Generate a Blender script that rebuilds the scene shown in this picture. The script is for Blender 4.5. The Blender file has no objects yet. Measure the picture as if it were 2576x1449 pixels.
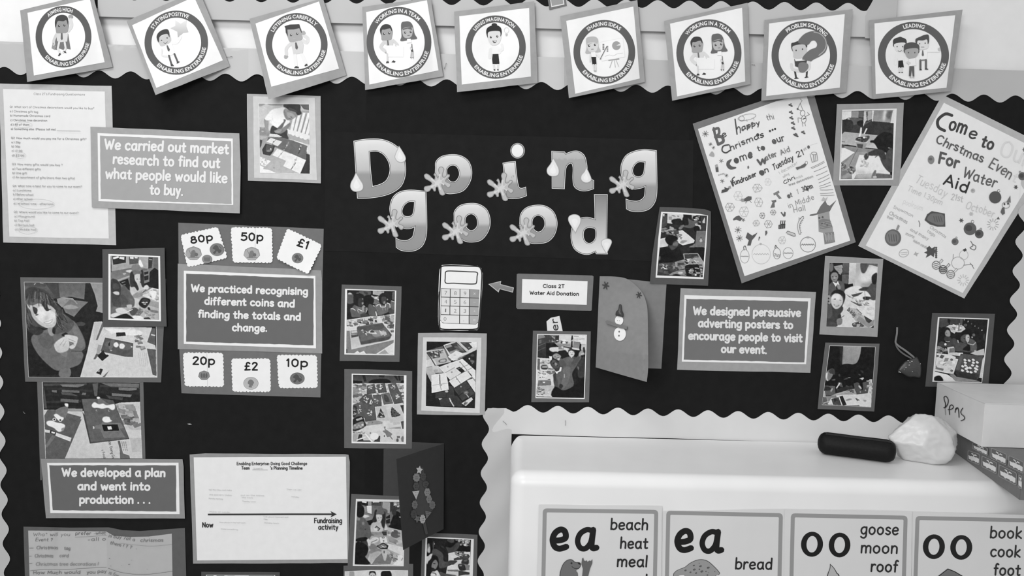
import bpy, math, random
from mathutils import Vector, Matrix
from mathutils.geometry import delaunay_2d_cdt
random.seed(7)
PI = math.pi
sc = bpy.context.scene
COL = sc.collection

# ------------------------------------------------------------------ camera
F_PX = 2020.0; CX, CY = 1288.0, 724.5
PITCH = math.radians(5.4); ROLL = math.radians(1.4)
CAM = Vector((0.0, -1.62, 1.75))
Fw = Vector((0, math.cos(PITCH), -math.sin(PITCH)))
R0 = Vector((1, 0, 0)); U0 = Vector((0, math.sin(PITCH), math.cos(PITCH)))
Rt = R0*math.cos(ROLL) + U0*math.sin(ROLL)
Up = -R0*math.sin(ROLL) + U0*math.cos(ROLL)
cam_d = bpy.data.cameras.new('camera'); cam = bpy.data.objects.new('camera', cam_d); COL.objects.link(cam)
cam_d.sensor_width = 36.0; cam_d.lens = F_PX/2576.0*36.0; cam_d.clip_start = 0.02
mw = Matrix.Identity(4)
for i in range(3):
    mw[i][0] = Rt[i]; mw[i][1] = Up[i]; mw[i][2] = -Fw[i]; mw[i][3] = CAM[i]
cam.matrix_world = mw
sc.camera = cam

# ------------------------------------------------------------------ light
w = bpy.data.worlds.new('room_light'); sc.world = w; w.use_nodes = True
w.node_tree.nodes['Background'].inputs[0].default_value = (1, 1, 1, 1)
w.node_tree.nodes['Background'].inputs[1].default_value = 0.555
def area(name, loc, tgt, sx, sy, power):
    d = bpy.data.lights.new(name, 'AREA'); d.shape = 'RECTANGLE'; d.size = sx; d.size_y = sy; d.energy = power
    o = bpy.data.objects.new(name, d); COL.objects.link(o); o.location = loc
    o.rotation_euler = (Vector(tgt)-Vector(loc)).to_track_quat('-Z', 'Y').to_euler()
    return o
area('ceiling_and_fill_light', (-0.80, -1.05, 3.15), (-0.6, -0.35, 1.0), 1.0, 0.45, 13)
area('ceiling_and_fill_light', (-0.9, -2.9, 2.4), (-0.1, 0.0, 1.3), 1.3, 0.9, 37)  # frontal fill, no ceiling fitting: added to brighten the lower board and casing
sc.view_settings.view_transform = 'Standard'; sc.view_settings.look = 'None'
sc.view_settings.gamma = 1.0; sc.view_settings.use_curve_mapping = False
sc.view_settings.exposure = 0.0

# ------------------------------------------------------------------ basics
def P(px, py, Y=0.0):
    """the point seen at (px, py) of the photograph, lying Y metres in front of the board's face"""
    d = Fw*F_PX + Rt*(px-CX) - Up*(py-CY)
    t = (-Y-CAM.y)/d.y
    return CAM + d*t
def lin(g):
    c = max(0.0, min(1.0, g/255.0))
    return c/12.92 if c <= 0.04045 else ((c+0.055)/1.055)**2.4
def white_at(px, py):
    return 243.0 - 30.0*px/2576.0 - 6.0*py/1449.0
def alb(g, px=1288, py=700, wr=None):
    """reflectance of a tone: its grey next to the white paper beside it"""
    return min(0.86, 0.80*lin(g)/lin(wr if wr else white_at(px, py)))

_mats = {}
def mat_plain(name, a, rough=0.6, bump=0.15, scale=220.0, var=0.04, spec=0.35):
    key = (name, round(a, 4), rough)
    if key in _mats: return _mats[key]
    m = bpy.data.materials.new(name); m.use_nodes = True; nt = m.node_tree; b = nt.nodes['Principled BSDF']
    tc = nt.nodes.new('ShaderNodeTexCoord'); nz = nt.nodes.new('ShaderNodeTexNoise')
    nz.inputs['Scale'].default_value = scale; nz.inputs['Detail'].default_value = 4
    nt.links.new(tc.outputs['Object'], nz.inputs['Vector'])
    mp = nt.nodes.new('ShaderNodeMapRange'); mp.inputs['To Min'].default_value = a*(1-var); mp.inputs['To Max'].default_value = a*(1+var)
    mp.inputs['From Min'].default_value = 0.3; mp.inputs['From Max'].default_value = 0.7
    nt.links.new(nz.outputs['Fac'], mp.inputs['Value'])
    nt.links.new(mp.outputs['Result'], b.inputs['Base Color'])
    b.inputs['Roughness'].default_value = rough; b.inputs['Specular IOR Level'].default_value = spec
    bp = nt.nodes.new('ShaderNodeBump'); bp.inputs['Strength'].default_value = bump; bp.inputs['Distance'].default_value = 0.0006
    nt.links.new(nz.outputs['Fac'], bp.inputs['Height']); nt.links.new(bp.outputs['Normal'], b.inputs['Normal'])
    _mats[key] = m; return m
def mat_ink(name, rough=0.55, grain=0.0, scale=160.0, spec=0.3, bump=0.05):
    """printed / coloured paper: the tone comes from the sheet's own colour attribute"""
    key = (name, rough, grain)
    if key in _mats: return _mats[key]
    m = bpy.data.materials.new(name); m.use_nodes = True; nt = m.node_tree; b = nt.nodes['Principled BSDF']
    at = nt.nodes.new('ShaderNodeVertexColor'); at.layer_name = 'tone'
    tc = nt.nodes.new('ShaderNodeTexCoord'); nz = nt.nodes.new('ShaderNodeTexNoise')
    nz.inputs['Scale'].default_value = scale; nz.inputs['Detail'].default_value = 5
    nt.links.new(tc.outputs['Object'], nz.inputs['Vector'])
    mp = nt.nodes.new('ShaderNodeMapRange'); mp.inputs['From Min'].default_value = 0.3; mp.inputs['From Max'].default_value = 0.7
    mp.inputs['To Min'].default_value = 1-grain; mp.inputs['To Max'].default_value = 1+grain
    nt.links.new(nz.outputs['Fac'], mp.inputs['Value'])
    mx = nt.nodes.new('ShaderNodeVectorMath'); mx.operation = 'SCALE'
    nt.links.new(at.outputs['Color'], mx.inputs[0]); nt.links.new(mp.outputs['Result'], mx.inputs['Scale'])
    nt.links.new(mx.outputs['Vector'], b.inputs['Base Color'])
    b.inputs['Roughness'].default_value = rough; b.inputs['Specular IOR Level'].default_value = spec
    bp = nt.nodes.new('ShaderNodeBump'); bp.inputs['Strength'].default_value = bump; bp.inputs['Distance'].default_value = 0.0005
    nt.links.new(nz.outputs['Fac'], bp.inputs['Height']); nt.links.new(bp.outputs['Normal'], b.inputs['Normal'])
    _mats[key] = m; return m
M_CARD = lambda: mat_ink('coloured_card', 0.7, 0.05, 90.0, 0.2, 0.12)
M_PAPER = lambda: mat_ink('printed_paper', 0.6, 0.02, 60.0, 0.25, 0.04)
M_PHOTO = lambda: mat_ink('photo_print', 0.45, 0.03, 330.0, 0.16, 0.03)

def tag(o, label=None, cat=None, group=None, kind=None):
    if label: o['label'] = label
    if cat: o['category'] = cat
    if group: o['group'] = group
    if kind: o['kind'] = kind
    return o
def thing(name, loc, label, cat, group=None):
    o = bpy.data.objects.new(name, None); COL.objects.link(o); o.location = loc; o.empty_display_size = 0.02
    return tag(o, label, cat, group)
def link_mesh(name, verts, faces, mat, parent=None, cols=None, smooth=False):
    """verts are world points; the object's origin goes to its centre (or its parent's)"""
    if parent is not None: org = Vector((0, 0, 0)); off = WORLD[parent.name]
    else:
        c = Vector((0, 0, 0))
        for v in verts: c += Vector(v)
        off = c/len(verts)
    me = bpy.data.meshes.new(name)
    me.from_pydata([tuple(Vector(v)-off) for v in verts], [], faces)
    if cols is not None:
        ca = me.color_attributes.new('tone', 'FLOAT_COLOR', 'POINT')
        buf = []
        for c in cols: buf += [c, c, c, 1.0]
        ca.data.foreach_set('color', buf)
    if smooth: me.polygons.foreach_set('use_smooth', [True]*len(me.polygons))
    me.materials.append(mat); me.update()
    o = bpy.data.objects.new(name, me); COL.objects.link(o)
    if parent is not None: o.parent = parent
    else: o.location = off
    WORLD[o.name] = off.copy()
    return o
WORLD = {}
def root(name, loc, label, cat, group=None):
    o = thing(name, loc, label, cat, group); WORLD[o.name] = Vector(loc); return o

# ------------------------------------------------------------------ flat geometry helpers (in photo pixels)
def smooth_pts(pts, closed=True, n=5):
    """Catmull-Rom; a point given twice in a row stays a corner"""
    N = len(pts); out = []
    rng = range(N) if closed else range(N-1)
    for i in rng:
        p1 = pts[i]; p2 = pts[(i+1) % N]
        if p1 == p2: continue
        p0 = pts[(i-1) % N] if (closed or i > 0) else p1
        p3 = pts[(i+2) % N] if (closed or i+2 < N) else p2
        for k in range(n):
            t = k/n; a = t*t; b = a*t
            out.append(tuple(0.5*(2*p1[j] + (p2[j]-p0[j])*t + (2*p0[j]-5*p1[j]+4*p2[j]-p3[j])*a + (3*p1[j]-p0[j]-3*p2[j]+p3[j])*b) for j in (0, 1)))
    if not closed: out.append(pts[-1])
    return out
def inside(x, y, loops):
    c = False
    for lp in loops:
        j = len(lp)-1
        for i in range(len(lp)):
            xi, yi = lp[i]; xj, yj = lp[j]
            if (yi > y) != (yj > y) and x < (xj-xi)*(y-yi)/(yj-yi)+xi: c = not c
            j = i
    return c
def tess(loops):
    vs = []; es = []
    for lp in loops:
        s = len(vs); n = len(lp)
        vs += [Vector(p) for p in lp]; es += [(s+i, s+(i+1) % n) for i in range(n)]
    r = delaunay_2d_cdt(vs, es, [], 0, 1e-4)
    V = [tuple(v) for v in r[0]]; T = []
    for f in r[2]:
        cx = sum(V[i][0] for i in f)/3; cy = sum(V[i][1] for i in f)/3
        if inside(cx, cy, loops): T.append(tuple(f))
    return V, T
def refine(V, T, L):
    V = list(V); L2 = L*L
    for _ in range(12):
        mid = {}
        def m(a, b):
            k = (a, b) if a < b else (b, a)
            if k in mid: return mid[k]
            d = (V[a][0]-V[b][0])**2+(V[a][1]-V[b][1])**2
            if d <= L2: mid[k] = None; return None
            V.append(((V[a][0]+V[b][0])/2, (V[a][1]+V[b][1])/2)); mid[k] = len(V)-1; return mid[k]
        NT = []; ch = False
        for a, b, c in T:
            x, y, z = m(a, b), m(b, c), m(c, a)
            s = [q for q in (x, y, z) if q is not None]
            if not s: NT.append((a, b, c)); continue
            ch = True
            if len(s) == 3: NT += [(a, x, z), (x, b, y), (z, y, c), (x, y, z)]
            elif len(s) == 1:
                if x is not None: NT += [(a, x, c), (x, b, c)]
                elif y is not None: NT += [(a, b, y), (a, y, c)]
                else: NT += [(a, b, z), (z, b, c)]
            else:
                if x is None: NT += [(a, b, y), (a, y, z), (z, y, c)]
                elif y is None: NT += [(a, x, z), (x, b, c), (x, c, z)]
                else: NT += [(x, b, y), (a, x, y), (a, y, c)]
        T = NT
        if not ch: break
    return V, T
def lerp2(a, b, t): return (a[0]+(b[0]-a[0])*t, a[1]+(b[1]-a[1])*t)
def quad_edge(q, jit=0.0, step=40, seed=0):
    """outline of a hand-cut sheet, slightly wavy"""
    rnd = random.Random(seed); out = []
    for i in range(len(q)):
        a = q[i]; b = q[(i+1) % len(q)]
        d = math.hypot(b[0]-a[0], b[1]-a[1]); n = max(1, int(d/step))
        for k in range(n):
            p = lerp2(a, b, k/n)
            j = 0 if k == 0 else jit
            out.append((p[0]+rnd.uniform(-j, j), p[1]+rnd.uniform(-j, j)))
    return out
def inset(pts, d):
    """move a closed loop inwards by d pixels (outwards when negative)"""
    n = len(pts); A = sum(pts[i][0]*pts[(i+1) % n][1]-pts[(i+1) % n][0]*pts[i][1] for i in range(n))
    s = 1 if A > 0 else -1; out = []
    for i in range(n):
        p0 = pts[i-1]; p1 = pts[i]; p2 = pts[(i+1) % n]
        ax, ay = p1[0]-p0[0], p1[1]-p0[1]; bx, by = p2[0]-p1[0], p2[1]-p1[1]
        la = math.hypot(ax, ay) or 1; lb = math.hypot(bx, by) or 1
        n1 = (-ay/la*s, ax/la*s); n2 = (-by/lb*s, bx/lb*s)
        mx, my = n1[0]+n2[0], n1[1]+n2[1]; l = math.hypot(mx, my) or 1; mx /= l; my /= l
        k = d/max(0.5, mx*n1[0]+my*n1[1])
        out.append((p1[0]+mx*k, p1[1]+my*k))
    return out
def ell(cx, cy, rx, ry, n=20, rot=0.0, a0=0.0, a1=360.0):
    c, s = math.cos(math.radians(rot)), math.sin(math.radians(rot)); out = []
    full = abs(a1-a0) >= 360
    for i in range(n if full else n+1):
        a = math.radians(a0+(a1-a0)*i/n); x = rx*math.cos(a); y = ry*math.sin(a)
        out.append((cx+x*c-y*s, cy+x*s+y*c))
    return out

class Surf:
    """a sheet of paper on the board: base height h plus how its corners lift (metres)"""
    def __init__(s, q, h=0.0008, lift=(0, 0, 0, 0), bulge=0.0, p=2.0, fn=None, tilt=0.0):
        s.q = q; s.h0 = h; s.lift = lift; s.bulge = bulge; s.p = p; s.fn = fn
        s.o = q[0]; s.e1 = (q[1][0]-q[0][0], q[1][1]-q[0][1]); s.e2 = (q[3][0]-q[0][0], q[3][1]-q[0][1])
        s.det = s.e1[0]*s.e2[1]-s.e1[1]*s.e2[0]
        s.flat = not (any(lift) or bulge or fn)
    def uv(s, x, y):
        dx, dy = x-s.o[0], y-s.o[1]
        u = (dx*s.e2[1]-dy*s.e2[0])/s.det; v = (s.e1[0]*dy-s.e1[1]*dx)/s.det
        return max(0, min(1, u)), max(0, min(1, v))
    def h(s, x, y):
        if s.flat: return s.h0
        u, v = s.uv(x, y); h = s.h0; p = s.p
        l = s.lift
        if any(l): h += l[0]*((1-u)*(1-v))**p + l[1]*(u*(1-v))**p + l[2]*(u*v)**p + l[3]*((1-u)*v)**p
        if s.bulge: h += s.bulge*math.sin(PI*u)*math.sin(PI*v)
        if s.fn: h += s.fn(u, v)
        return h
    def pt(s, x, y, dh=0.0): return P(x, y, s.h(x, y)+dh)

def sheet(name, loops, surf, g, parent=None, mat=None, t=0.00035, dh=0.0, fine=None, gfn=None, wr=None, solid=True):
    """a cut sheet with real thickness. loops[0] outline, the rest holes"""
    if loops and not isinstance(loops[0][0], (tuple, list)): loops = [loops]
    V, T = tess(loops)
    if fine is None: fine = 9999 if surf.flat else 14
    if fine < 9999: V, T = refine(V, T, fine)
    f3 = [surf.pt(x, y, dh+t) for x, y in V]
    cols = [alb(gfn(x, y) if gfn else g, x, y, wr) for x, y in V]
    faces = []
    for a, b, c in T:     # face the room
        n = (f3[b]-f3[a]).cross(f3[c]-f3[a])
        faces.append((a, b, c) if n.y < 0 else (a, c, b))
    verts = list(f3)
    if solid:
        n = len(f3); cnt = {}
        back = [surf.pt(x, y, dh) for x, y in V]; verts += back; cols += cols
        for f in faces:
            for i in range(3):
                e = (f[i], f[(i+1) % 3]); cnt[e] = cnt.get(e, 0)+1
        faces2 = [(a+n, c+n, b+n) for a, b, c in faces]
        for (a, b) in cnt:
            if (b, a) not in cnt:
                k = len(verts); verts += [f3[b], f3[a], back[a], back[b]]; cols += [cols[b], cols[a], cols[a], cols[b]]
                faces2.append((k, k+1, k+2, k+3))
        faces = faces+faces2
    o = link_mesh(name, verts, faces, mat or M_CARD(), parent, cols, smooth=False)
    if not surf.flat:
        me = o.data; nt = len(T); me.polygons.foreach_set('use_smooth', [i < nt for i in range(len(me.polygons))])
    return o

DZ = 3.0e-5
class Print:
    """flat print lying on a sheet: every shape one thin ink layer above the one before"""
    def __init__(s, surf, dh=0.0004, T=None, wr=None, base=None):
        s.wrap = 0; s.surf = surf; s.dh = dh; s.V = []; s.F = []; s.C = []; s.k = 0; s.T = T; s.wr = wr
        s.L = 9999 if surf.flat else 5
        s.dz = DZ if surf.flat else 4.0e-5
    def nx(s):
        s.k += 1
        if s.wrap and s.k > s.wrap: s.k = 2
    def map(s, p):
        if s.T is None: return p
        return (s.T[0]+p[0]/s.T[2], s.T[1]+p[1]/s.T[2])
    def tris(s, V, T, g, lay=None, ramp=None):
        if s.L < 9999 and ramp is None: V, T = refine(V, T, s.L)
        d = s.dh+(s.k if lay is None else lay)*s.dz; b = len(s.V)
        pts = [s.surf.pt(x, y, d+(ramp[i]*s.dz if ramp else 0)) for i, (x, y) in enumerate(V)]
        s.V += pts
        for x, y in V:
            gg = g(x, y) if callable(g) else g
            s.C.append(alb(gg, x, y, s.wr))
        for a, c, e in T:
            n = (pts[c]-pts[a]).cross(pts[e]-pts[a])
            s.F.append((a+b, c+b, e+b) if n.y < 0 else (a+b, e+b, c+b))
    def poly(s, pts, g, sm=False, holes=(), raw=False, n=5):
        """g: a tone, or (top tone, bottom tone), or (tone, tone, 'x') left to right"""
        if not raw: pts = [s.map(p) for p in pts]; holes = [[s.map(p) for p in h] for h in holes]
        if sm: pts = smooth_pts(pts, True, n); holes = [smooth_pts(h, True, n) for h in holes]
        if isinstance(g, tuple):
            ax = 0 if len(g) == 3 else 1; lo = min(p[ax] for p in pts); hi = max(p[ax] for p in pts); g0, g1 = g[0], g[1]
            g = lambda x, y: g0+(g1-g0)*((x, y)[ax]-lo)/max(1e-6, hi-lo)
        s.nx()
        V, T = tess([pts]+list(holes)); s.tris(V, T, g)
    def stroke(s, pts, wd, g, sm=False, raw=False, n=4, lay=None, cap=True):
        if not raw: pts = [s.map(p) for p in pts]
        if sm: pts = smooth_pts(pts, False, n)
        q = [pts[0]]
        for p in pts[1:]:
            if math.hypot(p[0]-q[-1][0], p[1]-q[-1][1]) > 1e-3: q.append(p)
        if len(q) < 2: q.append((q[0][0]+wd*0.1, q[0][1]))
        V = []; T = []; R = []; r = wd/2; n_ = len(q)
        if s.L < 9999:      # follow a curved sheet
            q2 = [q[0]]
            for p in q[1:]:
                m = int(math.hypot(p[0]-q2[-1][0], p[1]-q2[-1][1])/s.L)+1; a = q2[-1]
                q2 += [lerp2(a, p, i/m) for i in range(1, m+1)]
            q = q2; n_ = len(q)
        def nn(u, v):
            dx, dy = v[0]-u[0], v[1]-u[1]; l = math.hypot(dx, dy); return (-dy/l, dx/l)
        def cap_at(p, o2, rr):
            dx, dy = p[0]-o2[0], p[1]-o2[1]; a0 = math.atan2(dy, dx); b = len(V); m = 4
            for i in range(m+1):
                an = a0-PI/2+PI*i/m; V.append((p[0]+r*math.cos(an), p[1]+r*math.sin(an))); R.append(rr)
            for i in range(1, m): T.append((b, b+i, b+i+1))
        caps = cap and wd > 1.0
        if caps: cap_at(q[0], q[1], -0.35)
        for i in range(1, n_):
            a, p = q[i-1], q[i]; ra = 0.45*(i-1)/n_+0.05; rb = 0.45*i/n_+0.05
            n1 = nn(a, p)
            def off(n0, pt, nrm):
                mx, my = n0[0]+nrm[0], n0[1]+nrm[1]; l = math.hypot(mx, my)
                if l < 1.35: return nrm, 1.0, True
                mx /= l; my /= l; return (mx, my), 1/max(0.55, mx*nrm[0]+my*nrm[1]), False
            d0 = off(nn(q[i-2], a), a, n1) if i > 1 else (n1, 1.0, False)
            d1 = off(nn(p, q[i+1]), p, n1) if i+1 < n_ else (n1, 1.0, False)
            b = len(V)
            for (pt, dd, rr) in ((a, d0, ra), (p, d1, rb)):
                (mx, my), k, _ = dd
                V += [(pt[0]+mx*k*r, pt[1]+my*k*r), (pt[0]-mx*k*r, pt[1]-my*k*r)]; R += [rr, rr]
            T += [(b, b+1, b+2), (b+1, b+3, b+2)]
            if caps and d1[2]: cap_at(p, a, rb+0.40)
            if caps and d0[2]: cap_at(a, p, ra+0.45)
        if caps: cap_at(q[-1], q[-2], 0.95)
        if lay is None: s.nx()
        s.tris(V, T, g, lay, R)
    def text(s, txt, p0, p1, xh, wd, g, raw=True, jit=0.0, slant=0.0, seed=1, xs=None):
        """stroke lettering along p0-p1 (base line), stretched to fit"""
        if not raw: p0 = s.map(p0); p1 = s.map(p1)
        rnd = random.Random(seed+len(txt)); xh = max(xh-wd, 0.62*xh)
        dx, dy = p1[0]-p0[0], p1[1]-p0[1]; L = math.hypot(dx, dy); ex = (dx/L, dy/L); ey = (dy/L, -dx/L)
        p0 = (p0[0]+ex[0]*wd*0.4, p0[1]+ex[1]*wd*0.4); L -= wd*0.8; p0 = (p0[0]+ey[0]*wd*0.4, p0[1]+ey[1]*wd*0.4)
        tot = 0.0
        for ch in txt: tot += GL.get(ch, GL['?'])[0]+1.15 if ch != ' ' else 3.0
        tot -= 1.15
        sx = xs if xs else L/tot; sy = xh/5.0; x = 0.0; base = s.k+1; i = 0
        for ch in txt:
            if ch == ' ': x += 3.0; continue
            gl = GL.get(ch, GL['?'])
            jy = rnd.uniform(-jit, jit); ja = rnd.uniform(-jit, jit)*0.12
            for st in gl[1]:
                pts = []
                for (a, b) in st[1]:
                    X = (x+a)*sx+slant*b*sy+ja*b*sy; Yy = b*sy+jy*xh*0.15
                    pts.append((p0[0]+ex[0]*X+ey[0]*Yy, p0[1]+ex[1]*X+ey[1]*Yy))
                s.stroke(pts, wd, g, sm=st[0], raw=True, lay=base+(i % 4)*1.1, n=6 if xh > 8 else 3); i += 1
            x += gl[0]+1.15
        s.k += 4
        if s.wrap and s.k > s.wrap: s.k = 2
    def glyphs(s, txt, g, place, bold=0.0, size=1.0):
        """text in Blender's own built-in face; place(x, y) maps font units to photo pixels"""
        c = bpy.data.curves.new('t', 'FONT'); c.body = txt; c.size = 1.0; c.offset = bold; c.resolution_u = 3
        o = bpy.data.objects.new('t', c); COL.objects.link(o)
        bpy.context.view_layer.update()
        me = o.to_mesh(); me.calc_loop_triangles()
        V = [(v.co.x, v.co.y) for v in me.vertices]; T = [tuple(t.vertices) for t in me.loop_triangles]
        o.to_mesh_clear(); bpy.data.objects.remove(o); bpy.data.curves.remove(c)
        if not V: return
        s.k += 1; s.tris([place(x, y, V) for x, y in V], T, g)
    def font(s, txt, p0, p1, cap, g, bold=0.02, raw=True, slant=0.0):
        if not raw: p0 = s.map(p0); p1 = s.map(p1)
        dx, dy = p1[0]-p0[0], p1[1]-p0[1]; L = math.hypot(dx, dy); ex = (dx/L, dy/L); ey = (dy/L, -dx/L)
        st = {}
        def place(x, y, V):
            if 'a' not in st: st['a'] = min(v[0] for v in V); st['b'] = max(v[0] for v in V)
            X = (x-st['a'])/(st['b']-st['a'])*L+slant*y*cap; Y = y/0.70*cap
            return (p0[0]+ex[0]*X+ey[0]*Y, p0[1]+ex[1]*X+ey[1]*Y)
        s.glyphs(txt, g, place, bold)
    def ring_text(s, txt, cmap, a_mid, span, r, hgt, g, bottom=False, bold=0.03):
        """letters round a circle; cmap(x, y) maps unit-circle coordinates to photo pixels"""
        adv = char_adv(txt); tot = sum(adv); x = 0
        for ch, ad in zip(txt, adv):
            xm = (x+ad/2)/tot-0.5; x += ad
            if ch == ' ': continue
            a = math.radians(a_mid+(xm*span if not bottom else -xm*span))   # degrees clockwise from the top
            sx = (math.radians(span)*r/tot)
            def place(px, py, V, a=a, ad=ad, sx=sx):
                c = (min(v[0] for v in V)+max(v[0] for v in V))/2
                lx = (px-c)*sx; ly = py/0.70*hgt
                rr = r+(ly-hgt/2) if not bottom else r-(ly-hgt/2)
                aa = a+(lx/r if not bottom else -lx/r)
                return cmap(rr*math.sin(aa), -rr*math.cos(aa))
            s.glyphs(ch, g, place, 0.008 if ch in 'MW' else bold); s.k -= 1
        s.k += 1
    def build(s, name, parent, mat=None, label=None):
        o = link_mesh(name, s.V, s.F, mat or M_PAPER(), parent, s.C)
        if label: o['label'] = label
        return o
_adv = {}
def char_adv(txt):
    out = []
    for ch in txt:
        if ch not in _adv:
            c = bpy.data.curves.new('t', 'FONT'); c.body = ch+'|'; c.size = 1.0
            o = bpy.data.objects.new('t', c); COL.objects.link(o); bpy.context.view_layer.update()
            w2 = o.dimensions.x; bpy.data.objects.remove(o)
            c.body = '|'; o = bpy.data.objects.new('t', c); COL.objects.link(o); bpy.context.view_layer.update()
            w1 = o.dimensions.x; bpy.data.objects.remove(o); bpy.data.curves.remove(c)
            _adv[ch] = max(0.2, w2-w1)
        out.append(_adv[ch]+{'I': 0.04}.get(ch, 0.0))
    return out

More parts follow.
